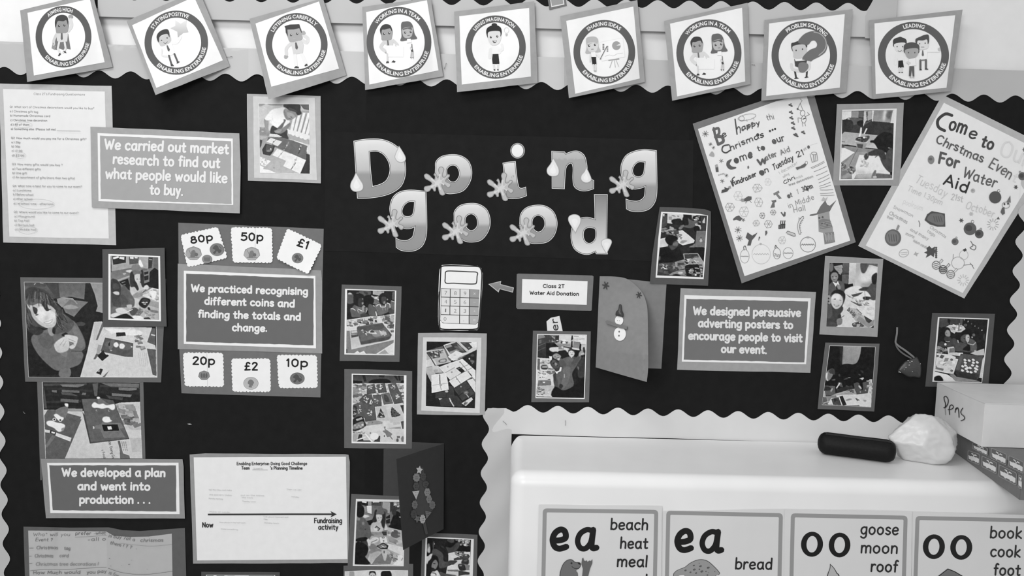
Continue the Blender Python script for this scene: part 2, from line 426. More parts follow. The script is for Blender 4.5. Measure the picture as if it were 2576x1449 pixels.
# ------------------------------------------------------------------ hand lettering: x-height 5, ascender 8, descender -2.6
def _g(wd, *st):
    out = []
    for q in st:
        n = [float(v) for v in q[1:].split()]
        out.append((q[0] == '~', [(n[i], n[i+1]) for i in range(0, len(n), 2)]))
    return (wd, out)
GL = {
'a': _g(4.6, '~4 4.2 2.6 5 1 4.3 .4 2.5 1 .6 2.2 0 3.4 .8 4 2.4', '-4 5 4 1.2 4.5 0'),
'b': _g(4.4, '-.5 8 .5 0', '~.5 3.4 1.2 4.6 2.4 5 3.8 4.2 4.2 2.5 3.7 .8 2.3 0 1 .4 .5 1.3'),
'c': _g(4.0, '~3.8 4.2 2.6 5 1 4.3 .4 2.5 1 .7 2.4 0 3.8 .7'),
'd': _g(4.5, '-4 8 4 0', '~4 3.6 3.2 4.7 2.2 5 .9 4.2 .4 2.5 .9 .7 2.2 0 3.4 .6 4 1.6'),
'e': _g(4.2, '~.6 2.5 2.4 2.6 3.9 3 3.6 4.3 2.3 5 .9 4.2 .4 2.4 1 .6 2.4 0 3.9 .8'),
'f': _g(2.8, '~2.9 7.5 2.1 8 1.4 7.3 1.2 5.8 1.2 0', '-.2 4.8 2.5 4.8'),
'g': _g(4.4, '~4 4.3 2.6 5 1 4.3 .4 2.6 1 .8 2.2 .2 3.4 .9 4 2.3', '~4 5 4 2 3.9 -1.2 2.8 -2.6 1.2 -2.4 .5 -1.8'),
'h': _g(4.2, '-.5 8 .5 0', '~.5 3 1.2 4.5 2.4 5 3.5 4.3 3.8 3 3.8 0'),
'i': _g(1.2, '-.6 5 .6 0', '-.6 7 .6 7.15'),
'j': _g(2.0, '~1.2 5 1.2 -1 .6 -2.4 -.4 -2.3', '-1.2 7 1.2 7.15'),
'k': _g(3.9, '-.5 8 .5 0', '-3.5 5 .7 2.3 3.8 0'),
'l': _g(1.2, '-.6 8 .6 0'),
'm': _g(6.6, '-.5 5 .5 0', '~.5 3.2 1.2 4.6 2.2 5 3.1 4.3 3.3 3 3.3 0', '~3.3 3.2 4 4.6 5 5 6 4.3 6.2 3 6.2 0'),
'n': _g(4.2, '-.5 5 .5 0', '~.5 3.2 1.3 4.6 2.4 5 3.5 4.3 3.8 3 3.8 0'),
'o': _g(4.6, '~2.3 5 .9 4.2 .4 2.5 .9 .8 2.3 0 3.7 .8 4.2 2.5 3.7 4.2 2.2 5'),
'p': _g(4.4, '-.5 5 .5 -2.6', '~.5 3.4 1.2 4.6 2.4 5 3.8 4.2 4.2 2.5 3.7 .8 2.3 0 1 .5 .5 1.4'),
'q': _g(4.5, '-4 5 4 -2.6', '~4 3.6 3.2 4.7 2.2 5 .9 4.2 .4 2.5 .9 .7 2.2 0 3.4 .6 4 1.6'),
'r': _g(2.9, '-.5 5 .5 0', '~.5 3 1.2 4.4 2.2 5 3 4.6'),
's': _g(3.5, '~3.2 4.3 2 5 .7 4.4 .7 3.3 2 2.5 3.2 1.7 3.1 .6 1.8 0 .4 .7'),
't': _g(3.2, '~1.5 7 1.5 1.2 2.1 .2 3.1 .4', '-.2 4.8 3 4.8'),
'u': _g(4.2, '~.5 5 .5 2 .9 .5 2 0 3.2 .7 3.8 2', '-3.8 5 3.8 0'),
'v': _g(3.9, '-.3 5 2 0 3.7 5'), 'w': _g(5.9, '-.3 5 1.6 0 3 4.2 4.4 0 5.7 5'),
'x': _g(3.8, '-.4 5 3.5 0', '-3.5 5 .4 0'), 'y': _g(4.0, '-.4 5 2.1 .6', '-3.8 5 1.2 -2.6'),
'z': _g(3.7, '-.4 5 3.4 5 .4 0 3.5 0'),
'A': _g(5.4, '-.2 0 2.7 7.6 5.2 0', '-1.1 2.6 4.3 2.6'),
'B': _g(4.8, '-.5 7.6 .5 0', '~.5 7.5 3 7.4 3.9 5.8 2.8 4.2 .6 4', '~.6 4 3.4 3.8 4.5 2 3.3 .3 .5 .1'),
'C': _g(5.4, '~5.2 6.4 3.6 7.6 1.4 6.6 .4 3.8 1.3 .9 3.4 0 5.2 1.2'),
'D': _g(5.4, '-.5 7.6 .5 0', '~.5 7.5 3.2 7 4.9 4.6 4.5 1.6 2.6 .1 .5 0'),
'E': _g(4.4, '-4.2 7.6 .5 7.6 .5 0 4.3 0', '-.5 4 3.6 4'),
'F': _g(4.2, '-.5 0 .5 7.6 4.2 7.6', '-.5 4 3.5 4'),
'G': _g(5.4, '~5 6.4 3.4 7.6 1.3 6.4 .4 3.8 1.3 .9 3.2 0 5 1.2 5.1 3.4', '-3.3 3.4 5.3 3.4'),
'H': _g(5.2, '-.5 7.6 .5 0', '-4.7 7.6 4.7 0', '-.5 4 4.7 4'),
'I': _g(1.2, '-.6 7.6 .6 0'), 'J': _g(3.4, '~2.8 7.6 2.8 2 2 .2 .4 .6'),
'L': _g(4.0, '-.5 7.6 .5 0 3.9 0'), 'M': _g(6.6, '-.5 0 .9 7.6 3.3 1.6 5.7 7.6 6.1 0'),
'N': _g(5.4, '-.5 0 .5 7.6 4.8 0 4.8 7.6'), 'O': _g(6.0, '~3 7.6 1 6.4 .4 3.8 1 1 3 0 5 1 5.6 3.8 5 6.4 2.9 7.6'),
'P': _g(4.6, '-.5 7.6 .5 0', '~.5 7.5 3.2 7.5 4.3 5.6 3.2 3.7 .6 3.5'),
'Q': _g(6.0, '~3 7.6 1 6.4 .4 3.8 1 1 3 0 5 1 5.6 3.8 5 6.4 2.9 7.6', '-3.6 2 5.8 -.6'),
'R': _g(4.8, '-.5 7.6 .5 0', '~.5 7.5 3.2 7.5 4.3 5.6 3.2 3.9 .6 3.7', '-1.8 3.7 4.6 0'),
'S': _g(4.6, '~4.2 6.6 2.6 7.6 .8 6.7 .9 4.9 2.6 3.9 4.2 2.8 4 .9 2.2 0 .4 1'),
'T': _g(4.8, '-.2 7.6 4.7 7.6', '-2.4 7.6 2.4 0'), 'W': _g(7.4, '-.2 7.6 2 0 3.8 6 5.4 0 7.2 7.6'),
'Y': _g(4.6, '-.2 7.6 2.3 4 4.4 7.6', '-2.3 4 2.3 0'),
'0': _g(4.4, '~2.2 7.2 .7 5.8 .4 3.6 .8 1.2 2.2 0 3.6 1.2 4 3.6 3.7 5.8 2.1 7.2'),
'1': _g(2.0, '-.3 5.8 1.3 7.2 1.3 0'), '2': _g(4.2, '~.5 5.8 1.4 7.1 3 7 3.8 5.6 2.8 3.6 .4 0', '-.4 0 4 0'),
'3': _g(4.2, '~.6 6.6 2.2 7.2 3.6 6.2 3 4.4 1.6 4', '~1.6 4 3.4 3.6 3.9 1.8 2.4 0 .4 .8'),
'4': _g(4.4, '-3 0 3 7.2 .3 2.2 4.3 2.2'), '5': _g(4.2, '-3.7 7.2 1 7.2 .7 4.2', '~.7 4.2 2.4 4.7 3.9 3.4 3.7 1.2 2 0 .4 .7'),
'6': _g(4.2, '~3.3 7 1.4 5.6 .4 2.8 1 .6 2.4 0 3.8 1 3.8 3 2.3 4.2 .7 3'),
'7': _g(4.2, '-.3 7.2 4 7.2 1.5 0'), '8': _g(4.3, '~2.1 7.2 .9 6.4 1 4.7 2.1 4 3.2 4.7 3.3 6.4 2.05 7.2', '~2.1 4 .6 3.1 .5 1.1 2.1 0 3.8 1.1 3.7 3.1 2.1 4'),
'9': _g(4.2, '~3.6 5 2 3.4 .5 4.6 .8 6.6 2.4 7.2 3.7 5.8 3.4 2.6 1.4 0'),
'£': _g(4.6, '~4 6.4 2.8 7.3 1.7 6.4 1.6 4 1.4 1.2 .4 0', '-.4 0 4.2 .2', '-.5 3.7 3.4 3.7'),
'.': _g(0.9, '-.5 .2 .5 .35'), ',': _g(0.9, '-.6 .4 .3 -1'), ':': _g(0.9, '-.5 .3 .5 .45', '-.5 3.8 .5 3.95'),
'?': _g(3.8, '~.4 6.2 1.6 7.5 3.3 6.6 3 4.8 1.8 3.6 1.8 2', '-1.8 .2 1.8 .35'),
'!': _g(1.0, '-.6 7.6 .5 2', '-.5 .2 .5 .35'), "'": _g(0.8, '-.6 8 .3 6.4'), '-': _g(3.0, '-.3 2.6 2.7 2.6'),
'_': _g(6.0, '-0 -.6 6 -.6'), '(': _g(1.8, '~1.6 8 .5 5.5 .5 2 1.6 -1'), ')': _g(1.8, '~.2 8 1.3 5.5 1.3 2 .2 -1'),
}
# ================================================================== the setting
def box_mesh(name, x0, x1, y0, y1, z0, z1, mat, parent=None):
    v = [Vector((x, y, z)) for x in (x0, x1) for y in (y0, y1) for z in (z0, z1)]
    f = [(0, 1, 3, 2), (4, 6, 7, 5), (0, 4, 5, 1), (2, 3, 7, 6), (0, 2, 6, 4), (1, 5, 7, 3)]
    return link_mesh(name, v, f, mat, parent)
M_WALL = mat_plain('wall_paint', 0.80, 0.55, 0.25, 35.0, 0.02)
tag(box_mesh('wall_back', -2.4, 2.4, 0.012, 0.15, 0.0, 3.3, M_WALL), kind='structure')
tag(box_mesh('floor', -2.4, 2.4, -3.6, 0.15, -0.1, 0.0, mat_plain('floor_vinyl', 0.25, 0.5, 0.1, 20.0, 0.1)), kind='structure')

# the two display boards (panels fixed to the wall) and the dark paper on them
FL = Surf([(0, 0), (100, 0), (100, 100), (0, 100)], 0.0)
def px_slab(name, loops, Y0, Y1, mat, parent=None):
    if not isinstance(loops[0][0], (tuple, list)): loops = [loops]
    V, T = tess(loops); n = len(V)
    fr = [P(x, y, Y1) for x, y in V]
    bk = [Vector((p.x, -Y0, p.z)) for p in fr]
    faces = []; cnt = {}
    for a, b, c in T:
        nn = (fr[b]-fr[a]).cross(fr[c]-fr[a]); faces.append((a, b, c) if nn.y < 0 else (a, c, b))
    for f in faces:
        for i in range(3): cnt[(f[i], f[(i+1) % 3])] = 1
    ex = [(a+n, c+n, b+n) for a, b, c in faces]+[(b, a, a+n, b+n) for (a, b) in cnt if (b, a) not in cnt]
    return link_mesh(name, fr+bk, faces+ex, mat, parent)
M_BOARD = mat_plain('board_fibre', 0.30, 0.8, 0.3, 120.0, 0.08)
def topl(x): return 104.0+0.0285*x          # upper edge of the lower board's border
def upl(x): return 35.0+0.0268*x            # lower edge of the upper board's border
o = px_slab('display_board', [(-140, topl(-140)+4), (2540, topl(2540)+4), (2700, 184), (2660, 1400), (2650, 2000), (-60, 2000)], -0.0118, -0.0005, M_BOARD)
tag(o, 'large noticeboard panel covered in dark paper below the row of badges', 'noticeboard')
o = px_slab('display_board', [(232, upl(232)-3), (2246, upl(2246)-3), (2256, -260), (205, -260)], -0.0118, -0.0005, M_BOARD)
tag(o, 'upper noticeboard panel cut off by the top edge of the photo', 'noticeboard')
DARK = 31
def dark_mat(): return mat_ink('dark_backing_paper', 0.9, 0.10, 45.0, 0.06, 0.2)
def backing(pts, h, label, g=DARK):
    s = Surf([(0, 0), (100, 0), (100, 100), (0, 100)], h)
    o = sheet('backing_paper', quad_edge(pts, 0.4, 60, int(h*1e5)), s, g, None, dark_mat(), t=0.00025)
    tag(o, label, 'backing paper', None); return o
backing([(-120, 120), (921.5, 150), (924, 640), (923, 1120), (920, 2000), (-50, 2000)], 0.0, 'dark backing paper on the left part of the lower board, up to the vertical seam', 32)
backing([(921.5, 150), (1733, 172), (1740, 2000), (915, 2000)], 0.0003, 'dark backing paper in the middle of the lower board, right of the vertical seam', 30)
backing([(1731, 172), (2640, 195), (2620, 2000), (1736, 2000)], 0.0, 'dark backing paper on the right part of the lower board, behind the posters', 29)
backing([(818, 331), (1745, 353), (1740, 660), (816, 631)], 0.0007, 'horizontal strip of dark paper carrying the cut-out word letters', 34)
backing([(240, 20), (2225, 60), (2235, -250), (210, -250)], 0.0, 'dark backing paper of the upper board above its scalloped border', 34)

# ------------------------------------------------------------------ scalloped border strips
def border(name, loops, h, label, g, lift=0.0, q=None, fine=22, gfn=None):
    q = q or [(0, 100), (2576, 180), (2576, 260), (0, 190)]
    s = Surf(q, h, bulge=0.0, fn=(lambda u, v: lift*(0.5+0.5*math.sin(u*23+1.3))*(0.4+0.6*math.sin(u*9.1))**2) if lift else None)
    o = sheet('scalloped_border', loops, s, g, None, mat_ink('border_paper', 0.55, 0.03, 12.0, 0.3, 0.05), t=0.0003, fine=fine if lift else 9999, wr=None)
    tag(o, label, 'border trim'); return o
def wave_x(x0, x1, f, amp, per, ph, step=5.0):
    out = []; x = x0
    while x <= x1+1e-6:
        out.append((x, f(x)-amp*math.cos(2*PI*(x-ph)/per))); x += step
    return out
# lower board, top strips: crests of dark at x = 11, 90, ...
bot = lambda x: 177.3+0.0283*x+4.0*math.sin(min(1, x/700.0)*PI)*0.6
def top_strip(x0, x1, h, label, g):
    up = [(x, topl(x)) for x in (x0, (x0+x1)/2, x1)]
    dn = wave_x(x0, x1, bot, 9.5, 79.5, 11.0)
    border('scalloped_border', up+dn[::-1], h, label, g, 0.003)
top_strip(-40, 640, 0.0012, 'pale scalloped border strip at the left end of the lower board top', 190)
top_strip(625, 1420, 0.0016, 'pale scalloped border strip behind the middle badges of the lower board', 195)
top_strip(1405, 2200, 0.0012, 'pale scalloped border strip behind the right-hand badges', 182)
top_strip(2185, 2640, 0.0016, 'pale scalloped border strip at the top right corner of the lower board', 172)
# upper board's lower strip
upt = lambda x: -2.0+0.0118*x
dn = [(x, upl(x)) for x in (246, 700, 1200, 1700, 2252)]
upw = wave_x(246, 2182, lambda x: -14.0+0.0147*x, 10.0, 79.8, 1136.0+39.9)
o = border('scalloped_border', dn[::-1]+[(246, -40)]+[(x, max(-60, y)) for x, y in upw]+[(2197, 0), (2222, -50), (2256, -50)], 0.0016, 'pale scalloped border strip along the foot of the upper board', 186, 0.0022, q=[(240, -20), (2250, 30), (2250, 95), (240, 40)])
o = border('scalloped_border', [(2178, 40), (2192, 8), (2212, -30), (2240, -60), (2262, -60), (2250, 98), (2176, 96)], 0.0022, 'pale upright border strip ending the upper board at its right corner', 176, 0.0, fine=9999)
# right-hand upright strip
def wave_y(y0, y1, f, amp, per, ph, step=5.0):
    out = []; y = y0
    while y <= y1+1e-6:
        out.append((f(y)-amp*math.cos(2*PI*(y-ph)/per), y)); y += step
    return out
rw = wave_y(240, 1150, lambda y: 2546-(y-810)*0.095, 11.0, 74.0, 829.0)
border('scalloped_border', [(2660, 240)]+rw+[(2610, 1150), (2640, 700)], 0.0020, 'pale upright scalloped border on the right edge of the lower board', 178)
lw = wave_y(560, 1990, lambda y: 11+(y-1257)*0.038, -8.5, 74.0, 1257.0)
border('scalloped_border', [(-90, 560)]+lw+[(-30, 1990)], 0.0020, 'pale upright scalloped border on the left edge of the lower board', 190)
# the strip round the white casing
cw = wave_x(1291, 2640, lambda x: 1019+0.0287*(x-1328)+9.0, 9.0, 75.6, 1328.0)
cw = [(1226, 1027), (1273, 1027)]+cw
border('scalloped_border', cw+[(2640, 1150), (2400, 1130), (2000, 1113), (1700, 1103), (1440, 1097), (1240, 1090)], 0.0012, 'pale scalloped border strip running above the white casing', 205, 0.004, q=[(1226, 1030), (2420, 1060), (2420, 1130), (1226, 1090)], fine=14)
vw = wave_y(1043, 1990, lambda y: 1223-(y-1043)*0.035, 8.5, 73.6, 1043.0)
vl = Surf([(1210, 1040), (1288, 1040), (1278, 1449), (1200, 1449)], 0.0020, fn=lambda u, v: 0.0035*(0.5+0.5*math.sin(v*17+u*2.5+2))*(0.4+0.6*math.sin(PI*u)))
o = sheet('scalloped_border', [(1288, 1040), (1276, 1029), (1240, 1026), (1226, 1029)]+vw+[(1262, 1990), (1287, 1093)], vl, 188, None, mat_ink('border_paper', 0.55, 0.03, 12.0, 0.3, 0.05), t=0.0003, fine=10)
tag(o, 'pale upright scalloped border strip left of the white casing', 'border trim')

# ------------------------------------------------------------------ white casing with rounded edges
z_top = P(1300, 1094, 0.002).z
def solve_Y(px, py, z):
    d = Fw*F_PX + Rt*(px-CX) - Up*(py-CY); t = (z-CAM.z)/d.z
    return -(CAM+d*t).y
YF = solve_Y(1500, 1196, z_top)
def at_z(px, py, z):
    d = Fw*F_PX + Rt*(px-CX) - Up*(py-CY); t = (z-CAM.z)/d.z; return CAM+d*t
xl = P(1284, 1200, YF-0.02).x; xr = P(2700, 1400, YF).x
def rounded_plan(x0, x1, y_back, y_front, rl, rb, rr):
    """outline seen from above, clockwise from back left, with outward normals"""
    out = []
    def arc(cx, cy, r, a0, a1, n=8):
        for i in range(n+1):
            a = math.radians(a0+(a1-a0)*i/n); out.append((cx+r*math.cos(a), cy+r*math.sin(a), math.cos(a), math.sin(a)))
    arc(x0+rb, y_back-rb, rb, 90, 180)
    arc(x0+rl, y_front+rl, rl, 180, 270)
    arc(x1-rr, y_front+rr, rr, 270, 360, 12)
    arc(x1-0.03, y_back-0.03, 0.03, 0, 90, 4)
    return out
plan = rounded_plan(xl, xr, -0.0025, -YF, 0.027, 0.027, 0.17)
rf = 0.024; verts = []; faces = []; N = len(plan); rings = []
levels = [(0.0, 0.0), (0.0, z_top-rf-0.4), (0.0, z_top-rf-0.2)]+[(rf*(1-math.cos(math.radians(a))), z_top-rf+rf*math.sin(math.radians(a))) for a in range(0, 91, 9)]
for ins, z in levels:
    b = len(verts)
    for i, (x, y, nx, ny) in enumerate(plan):
        k = ins*(1-0.88*max(0.0, ny))
        verts.append(Vector((x-nx*k, y-ny*k, z)))
    rings.append(b)
for r in range(len(rings)-1):
    a, b = rings[r], rings[r+1]
    for i in range(N): j = (i+1) % N; faces.append((a+i, b+i, b+j, a+j))
faces.append(tuple(rings[-1]+i for i in range(N))[::-1]); faces.append(tuple(range(N)))
M_CASE = mat_plain('casing_enamel', 0.83, 0.36, 0.35, 9.0, 0.025, 0.5)
o = link_mesh('casing', verts, faces, M_CASE, None, smooth=True)
import bmesh
bm = bmesh.new(); bm.from_mesh(o.data); bmesh.ops.recalc_face_normals(bm, faces=bm.faces); bm.to_mesh(o.data); bm.free()
o.data.polygons.foreach_set('use_smooth', [p.area < 0.2 or len(p.vertices) == 4 for p in o.data.polygons])
tag(o, 'white wall casing with rounded edges below the board, holding the word posters', 'casing')
#print('z_top', z_top, 'YF', YF, 'xl', xl, 'xr', xr)
# ================================================================== mounted sheets
def crop(x0, y0, x1, ret_w): return (x0, y0, ret_w/(x1-x0))
def cpt(T, *n): return [(T[0]+n[i]/T[2], T[1]+n[i+1]/T[2]) for i in range(0, len(n), 2)]
def pl(*n): return [(n[i], n[i+1]) for i in range(0, len(n), 2)]
def qmid(q): return (sum(p[0] for p in q)/len(q), sum(p[1] for p in q)/len(q))
def mounted(name, label, cat, mount, g_m, inner, g_i, h, T=None, lift=(0, 0, 0, 0), bulge=0.0, jit=0.5, group=None, wr=None, wavy=0.0, fn=None, p=2.0, inner_name='paper', mid=None, imat=None, seed=None):
    """card mount with a sheet glued on it; returns (root, surf, print)"""
    if T: mount = cpt(T, *mount); inner = cpt(T, *inner) if inner else None; mid = cpt(T, *mid[0]) and (cpt(T, *mid[0]), mid[1]) if mid else None
    q = [mount[0], mount[1], mount[2], mount[-1]] if len(mount) == 4 else [mount[0], mount[1], mount[-2], mount[-1]]
    s = Surf(q, h, lift, bulge, p, fn)
    r = root(name, P(*qmid(mount), h), label, cat, group)
    sd = seed if seed else int(mount[0][0]*7+mount[0][1])
    rr = random.Random(sd)
    sheet('backing_card', quad_edge(mount, jit, 45, sd), s, g_m, r, M_CARD(), wr=wr)
    dh = 0.00045
    if mid:
        sheet('inner_card', quad_edge(mid[0], jit, 45, sd+5), s, mid[1], r, M_CARD(), dh=dh, wr=wr); dh += 0.0005
    if inner:
        sheet(inner_name, quad_edge(inner, jit*0.5, 60, sd+1), s, g_i, r, imat or M_PAPER(), dh=dh, t=0.0002, wr=wr); dh += 0.00027
    return r, s, Print(s, dh, T, wr)

# ---- typed caption cards
def caption(label, T, mount, g_m, inner, panel, g_p, lines, xh, wd, h, lift=(0, 0, 0, 0), g_t=232, bulge=0.0):
    r, s, pr = mounted('caption_card', label, 'sign', mount, g_m, inner, 238, h, T, lift, bulge, 0.6)
    pan = quad_edge(cpt(T, *panel), 0.5, 12, 5)
    pr.poly(pan, g_p, raw=True); 
    for txt, a, b, c, d in lines:
        pr.text(txt, cpt(T, a, b)[0], cpt(T, c, d)[0], xh, wd, g_t, jit=0.25, seed=3)
    pr.build('lettering', r); return r
T1 = crop(200, 220, 840, 2576)
caption("pale grey caption card reading 'We carried out market research ...'", T1,
        (110, 397, 1618, 465, 1632, 800, 1623, 1275, 125, 1215), 166, (183, 462, 1552, 518, 1557, 1190, 192, 1152), (207, 487, 1535, 545, 1540, 1180, 215, 1130), 166,
        [("We carried out market", 245, 628, 1515, 678), ("research to find out", 330, 777, 1425, 820), ("what people would like", 255, 925, 1500, 970), ("to buy.", 705, 1088, 1050, 1100)], 20.3, 5.0, 0.0042, (0, 0, 0.004, 0))
T2 = crop(430, 540, 840, 1264)
q = cpt(T2, 57, 62, 1185, 110, 1176, 480, 1160, 1417, 82, 1385, 65, 1045)
s = Surf([q[0], q[1], q[3], q[4]], 0.0008)
o = sheet('panel_card', quad_edge(q, 0.5, 60, 3), s, 112, None, M_CARD())
tag(o, 'tall mid grey card panel behind the coin cards and their caption', 'backing card')
PANEL = s
caption("dark grey caption card reading 'We practiced recognising ...'", T2,
        (53, 380, 1165, 432, 1173, 520, 1173, 1077, 53, 1043), 152, (100, 435, 1120, 475, 1125, 1037, 100, 1003), (118, 457, 1107, 495, 1105, 1013, 118, 985), 104,
        [("We practiced recognising", 152, 600, 1065, 627), ("different coins and", 256, 700, 962, 721), ("finding the totals and", 206, 799, 1010, 823), ("change.", 470, 905, 748, 911)], 15.4, 4.4, 0.0016)
T3 = crop(1600, 500, 2260, 1708)
caption("grey caption card reading 'We designed persuasive adverting posters ...'", T3,
        (290, 582, 1172, 607, 1135, 1133, 267, 1113), 150, (315, 627, 1138, 647, 1107, 1077, 298, 1060), (328, 652, 1120, 668, 1095, 1065, 310, 1047), 108,
        [("We designed persuasive", 368, 757, 1075, 771), ("adverting posters to", 400, 838, 1025, 850), ("encourage people to visit", 337, 918, 1085, 936), ("our event.", 550, 1004, 853, 1012)], 17, 4.8, 0.0010, g_t=215)
T4 = crop(0, 1130, 480, 2180)
caption("dark grey caption card reading 'We developed a plan and went into production'", T4,
        (465, 110, 2085, 115, 2098, 200, 2112, 793, 525, 788), 146, (538, 157, 2040, 155, 2052, 742, 575, 730), (562, 183, 2010, 185, 2015, 712, 602, 697), 104,
        [("We developed a plan", 702, 315, 1893, 320), ("and went into", 880, 470, 1722, 475), ("production . . .", 900, 625, 1722, 626)], 17.0, 4.8, 0.0040)
T5 = crop(1200, 640, 1700, 1725)
r, s, pr = mounted('caption_card', "small grey card reading 'Class 2T Water Aid Donation' right of the paper arrow", 'sign',
    (345, 172, 358, 166, 1000, 183, 1012, 192, 995, 486, 985, 489, 352, 474, 340, 462), 112, (393, 213, 960, 232, 952, 438, 388, 420), 232, 0.0012, T5, jit=0.5)
s.q = None
pr.text("Class 2T", (570, 291), (760, 293), 7.4, 1.9, 38, raw=False); pr.text("Water Aid Donation", (455, 349), (885, 360), 7.4, 1.9, 38, raw=False)
pr.build('lettering', r)

# ---- timeline sheet
T6 = crop(460, 1120, 900, 1938)
r, s, pr = mounted('timeline_sheet', "large white planning timeline sheet with a long black arrow from Now to Fundraising activity", 'poster',
    (75, 103, 250, 90, 1800, 100, 1835, 106, 1850, 185, 1838, 1305, 113, 1312), 152, (120, 135, 1807, 128, 1825, 1262, 158, 1277), 236, 0.0012, T6, lift=(0.001, 0.003, 0, 0))
D = 48
pr.text("Enabling Enterprise: Doing Good Challenge", (595, 222), (1378, 221), 6.2, 1.5, D, raw=False)
pr.text("Team", (648, 270), (740, 271), 6.2, 1.6, D, raw=False); pr.stroke([(768, 274), (940, 275)], 0.7, 110)
pr.text("'s Planning Timeline", (965, 271), (1327, 271), 6.2, 1.6, D, raw=False)
pr.stroke([(277, 768), (700, 767), (1200, 765), (1655, 765)], 4.2, 55, cap=False)
pr.poly(pl(1705, 765, 1635, 730, 1655, 765, 1635, 800), 50)
pr.text("Now", (212, 912), (337, 912), 10, 2.4, 45, raw=False)
pr.text("Fundraising", (1452, 865), (1765, 865), 10, 2.2, 45, raw=False); pr.text("activity", (1497, 937), (1722, 938), 10, 2.2, 45, raw=False)
for (txt, x0, x1, y) in (("tell the class and make", 285, 540, 500), ("the posters today", 290, 540, 555), ("Monday morning", 285, 440, 597), ("put on the tables", 640, 900, 560), ("the work", 650, 775, 585),
        ("Tuesday lunch", 655, 805, 628), ("Then we sell", 1145, 1310, 497), ("monday", 1200, 1285, 577), ("Make all cards", 292, 515, 745), ("Nice photo in the hall room", 405, 690, 862), ("Make something", 420, 605, 937),
        ("Talk about the event and", 890, 1165, 800), ("then", 892, 935, 826), ("Monday lunch", 898, 1060, 868)):
    pr.text(txt, (x0, y), (x1, y+6), 2.6, 0.5, 196, raw=False, jit=0.6)
pr.text("Queens", (775, 268), (880, 266), 3.0, 0.5, 175, raw=False)
pr.build('lettering', r)

# ---- questionnaire
T7 = crop(0, 200, 400, 1317)
r, s, pr = mounted('questionnaire_sheet', "white typed questionnaire titled 'Class 2T's Fundraising Questionnaire' on a pale mount at the left edge", 'poster',
    (-8, 33, 924, 53, 962, 1372, 27, 1350), 190, (25, 78, 868, 100, 902, 1318, 78, 1302), 231, 0.0010, T7)
for txt, x0, y0, x1, y1 in (("Class 2T's Fundraising Questionnaire", 278, 128, 703, 134), ("Q1. What sort of Christmas decorations would you like to buy?", 80, 234, 780, 247), ("a.) Christmas gift tag", 80, 271, 315, 277),
    ("b) Homemade Christmas card", 82, 306, 415, 311), ("c) Christmas tree decoration", 84, 344, 390, 348), ("d.) All of them", 86, 381, 242, 383), ("e) Something else. (Please tell me)", 88, 417, 460, 422),
    ("Q2. How much would you pay me for a Christmas gift?", 90, 492, 715, 502), ("a.) 20p", 92, 527, 168, 529), ("b) 50p", 94, 562, 166, 563), ("c) £1.00", 95, 598, 184, 600), ("d) £2.00", 96, 636, 198, 638),
    ("Q3. How many gifts would you buy ?", 98, 709, 517, 716), ("a.) Two different gifts", 100, 747, 335, 751), ("b) One gift", 101, 782, 222, 784), ("c) An assortment of gifts (more than two gifts)", 102, 817, 617, 826),
    ("Q4. What time is best for you to come to our event?", 104, 889, 678, 896), ("a.) Lunchtime", 106, 926, 257, 928), ("b.) Before school", 107, 960, 273, 963), ("c) After school", 108, 997, 266, 999), ("d.) In school time - afternoon", 110, 1036, 440, 1040),
    ("Q5. Where would you like to come to our event?", 113, 1105, 648, 1114), ("a.) Playground", 116, 1142, 285, 1144), ("b) Top hall", 118, 1178, 240, 1178), ("c) Bottom hall", 120, 1213, 281, 1215), ("d.) Middle hall", 122, 1250, 298, 1253)):
    pr.text(txt, (x0, y0), (x1, y1), 3.9 if y0 > 200 else 4.3, 0.7, 138, raw=False, seed=2)
pr.stroke([(468, 424), (662, 427)], 0.8, 120)
for e in ((190, 374, 70, 24), (165, 628, 42, 26), (300, 1032, 145, 42), (228, 1247, 75, 32)): pr.stroke(ell(*e, n=24)+[(e[0]+e[2]+2, e[1]-3)], 0.6, 188)
pr.build('lettering', r)

# ---- hand-written lined sheet, bottom left
def wrin(u, v): return 0.006*math.exp(-((u-0.62)/0.10)**2)*(1-min(1, v*2.5))
r, s, pr = mounted('handwritten_sheet', "creased pale sheet of pencil questions starting 'What will you prefer' at the bottom left", 'poster',
    (268, 885, 800, 896, 1245, 893, 1400, 925, 1600, 935, 2112, 900, 2135, 1700, 290, 1700), 96, (322, 930, 700, 934, 1215, 940, 1230, 950, 1300, 990, 1480, 1003, 1700, 998, 1963, 965, 1975, 1720, 345, 1720), 188, 0.0012, T4, fn=wrin)
pr.poly(pl(1215, 945, 1300, 990, 1480, 1003, 1700, 998, 1963, 966, 1975, 1700, 1235, 1700), 182)
G = 118
for txt, x0, y0, x1, y1, c in (("What will you", 375, 993, 800, 994, G), ("prefer", 858, 980, 1040, 978, 95), ("what", 1090, 978, 1205, 974, 130), ("Event ?", 400, 1050, 600, 1055, G), ("-all o", 1000, 1052, 1210, 1040, G), ("is buy 7at a", 1235, 1005, 1540, 1050, G),
    ("chrismas", 1600, 1060, 1865, 1058, 108), ("them ! / /", 1250, 1085, 1500, 1140, 120), ("Christmas", 412, 1145, 660, 1145, 125), ("tag", 730, 1150, 800, 1150, 125), ("Christmas", 392, 1238, 605, 1238, 135), ("card", 675, 1236, 780, 1234, 135),
    ("Christmas tree decorations !", 405, 1333, 1120, 1330, 135), ("How Much would", 375, 1432, 915, 1425, 105), ("you pay", 985, 1425, 1215, 1412, 105), ("is for", 1235, 1425, 1345, 1465, 130)):
    pr.text(txt, (x0, y0), (x1, y1), 6.3, 1.1, c, raw=False, jit=0.7, slant=0.12)
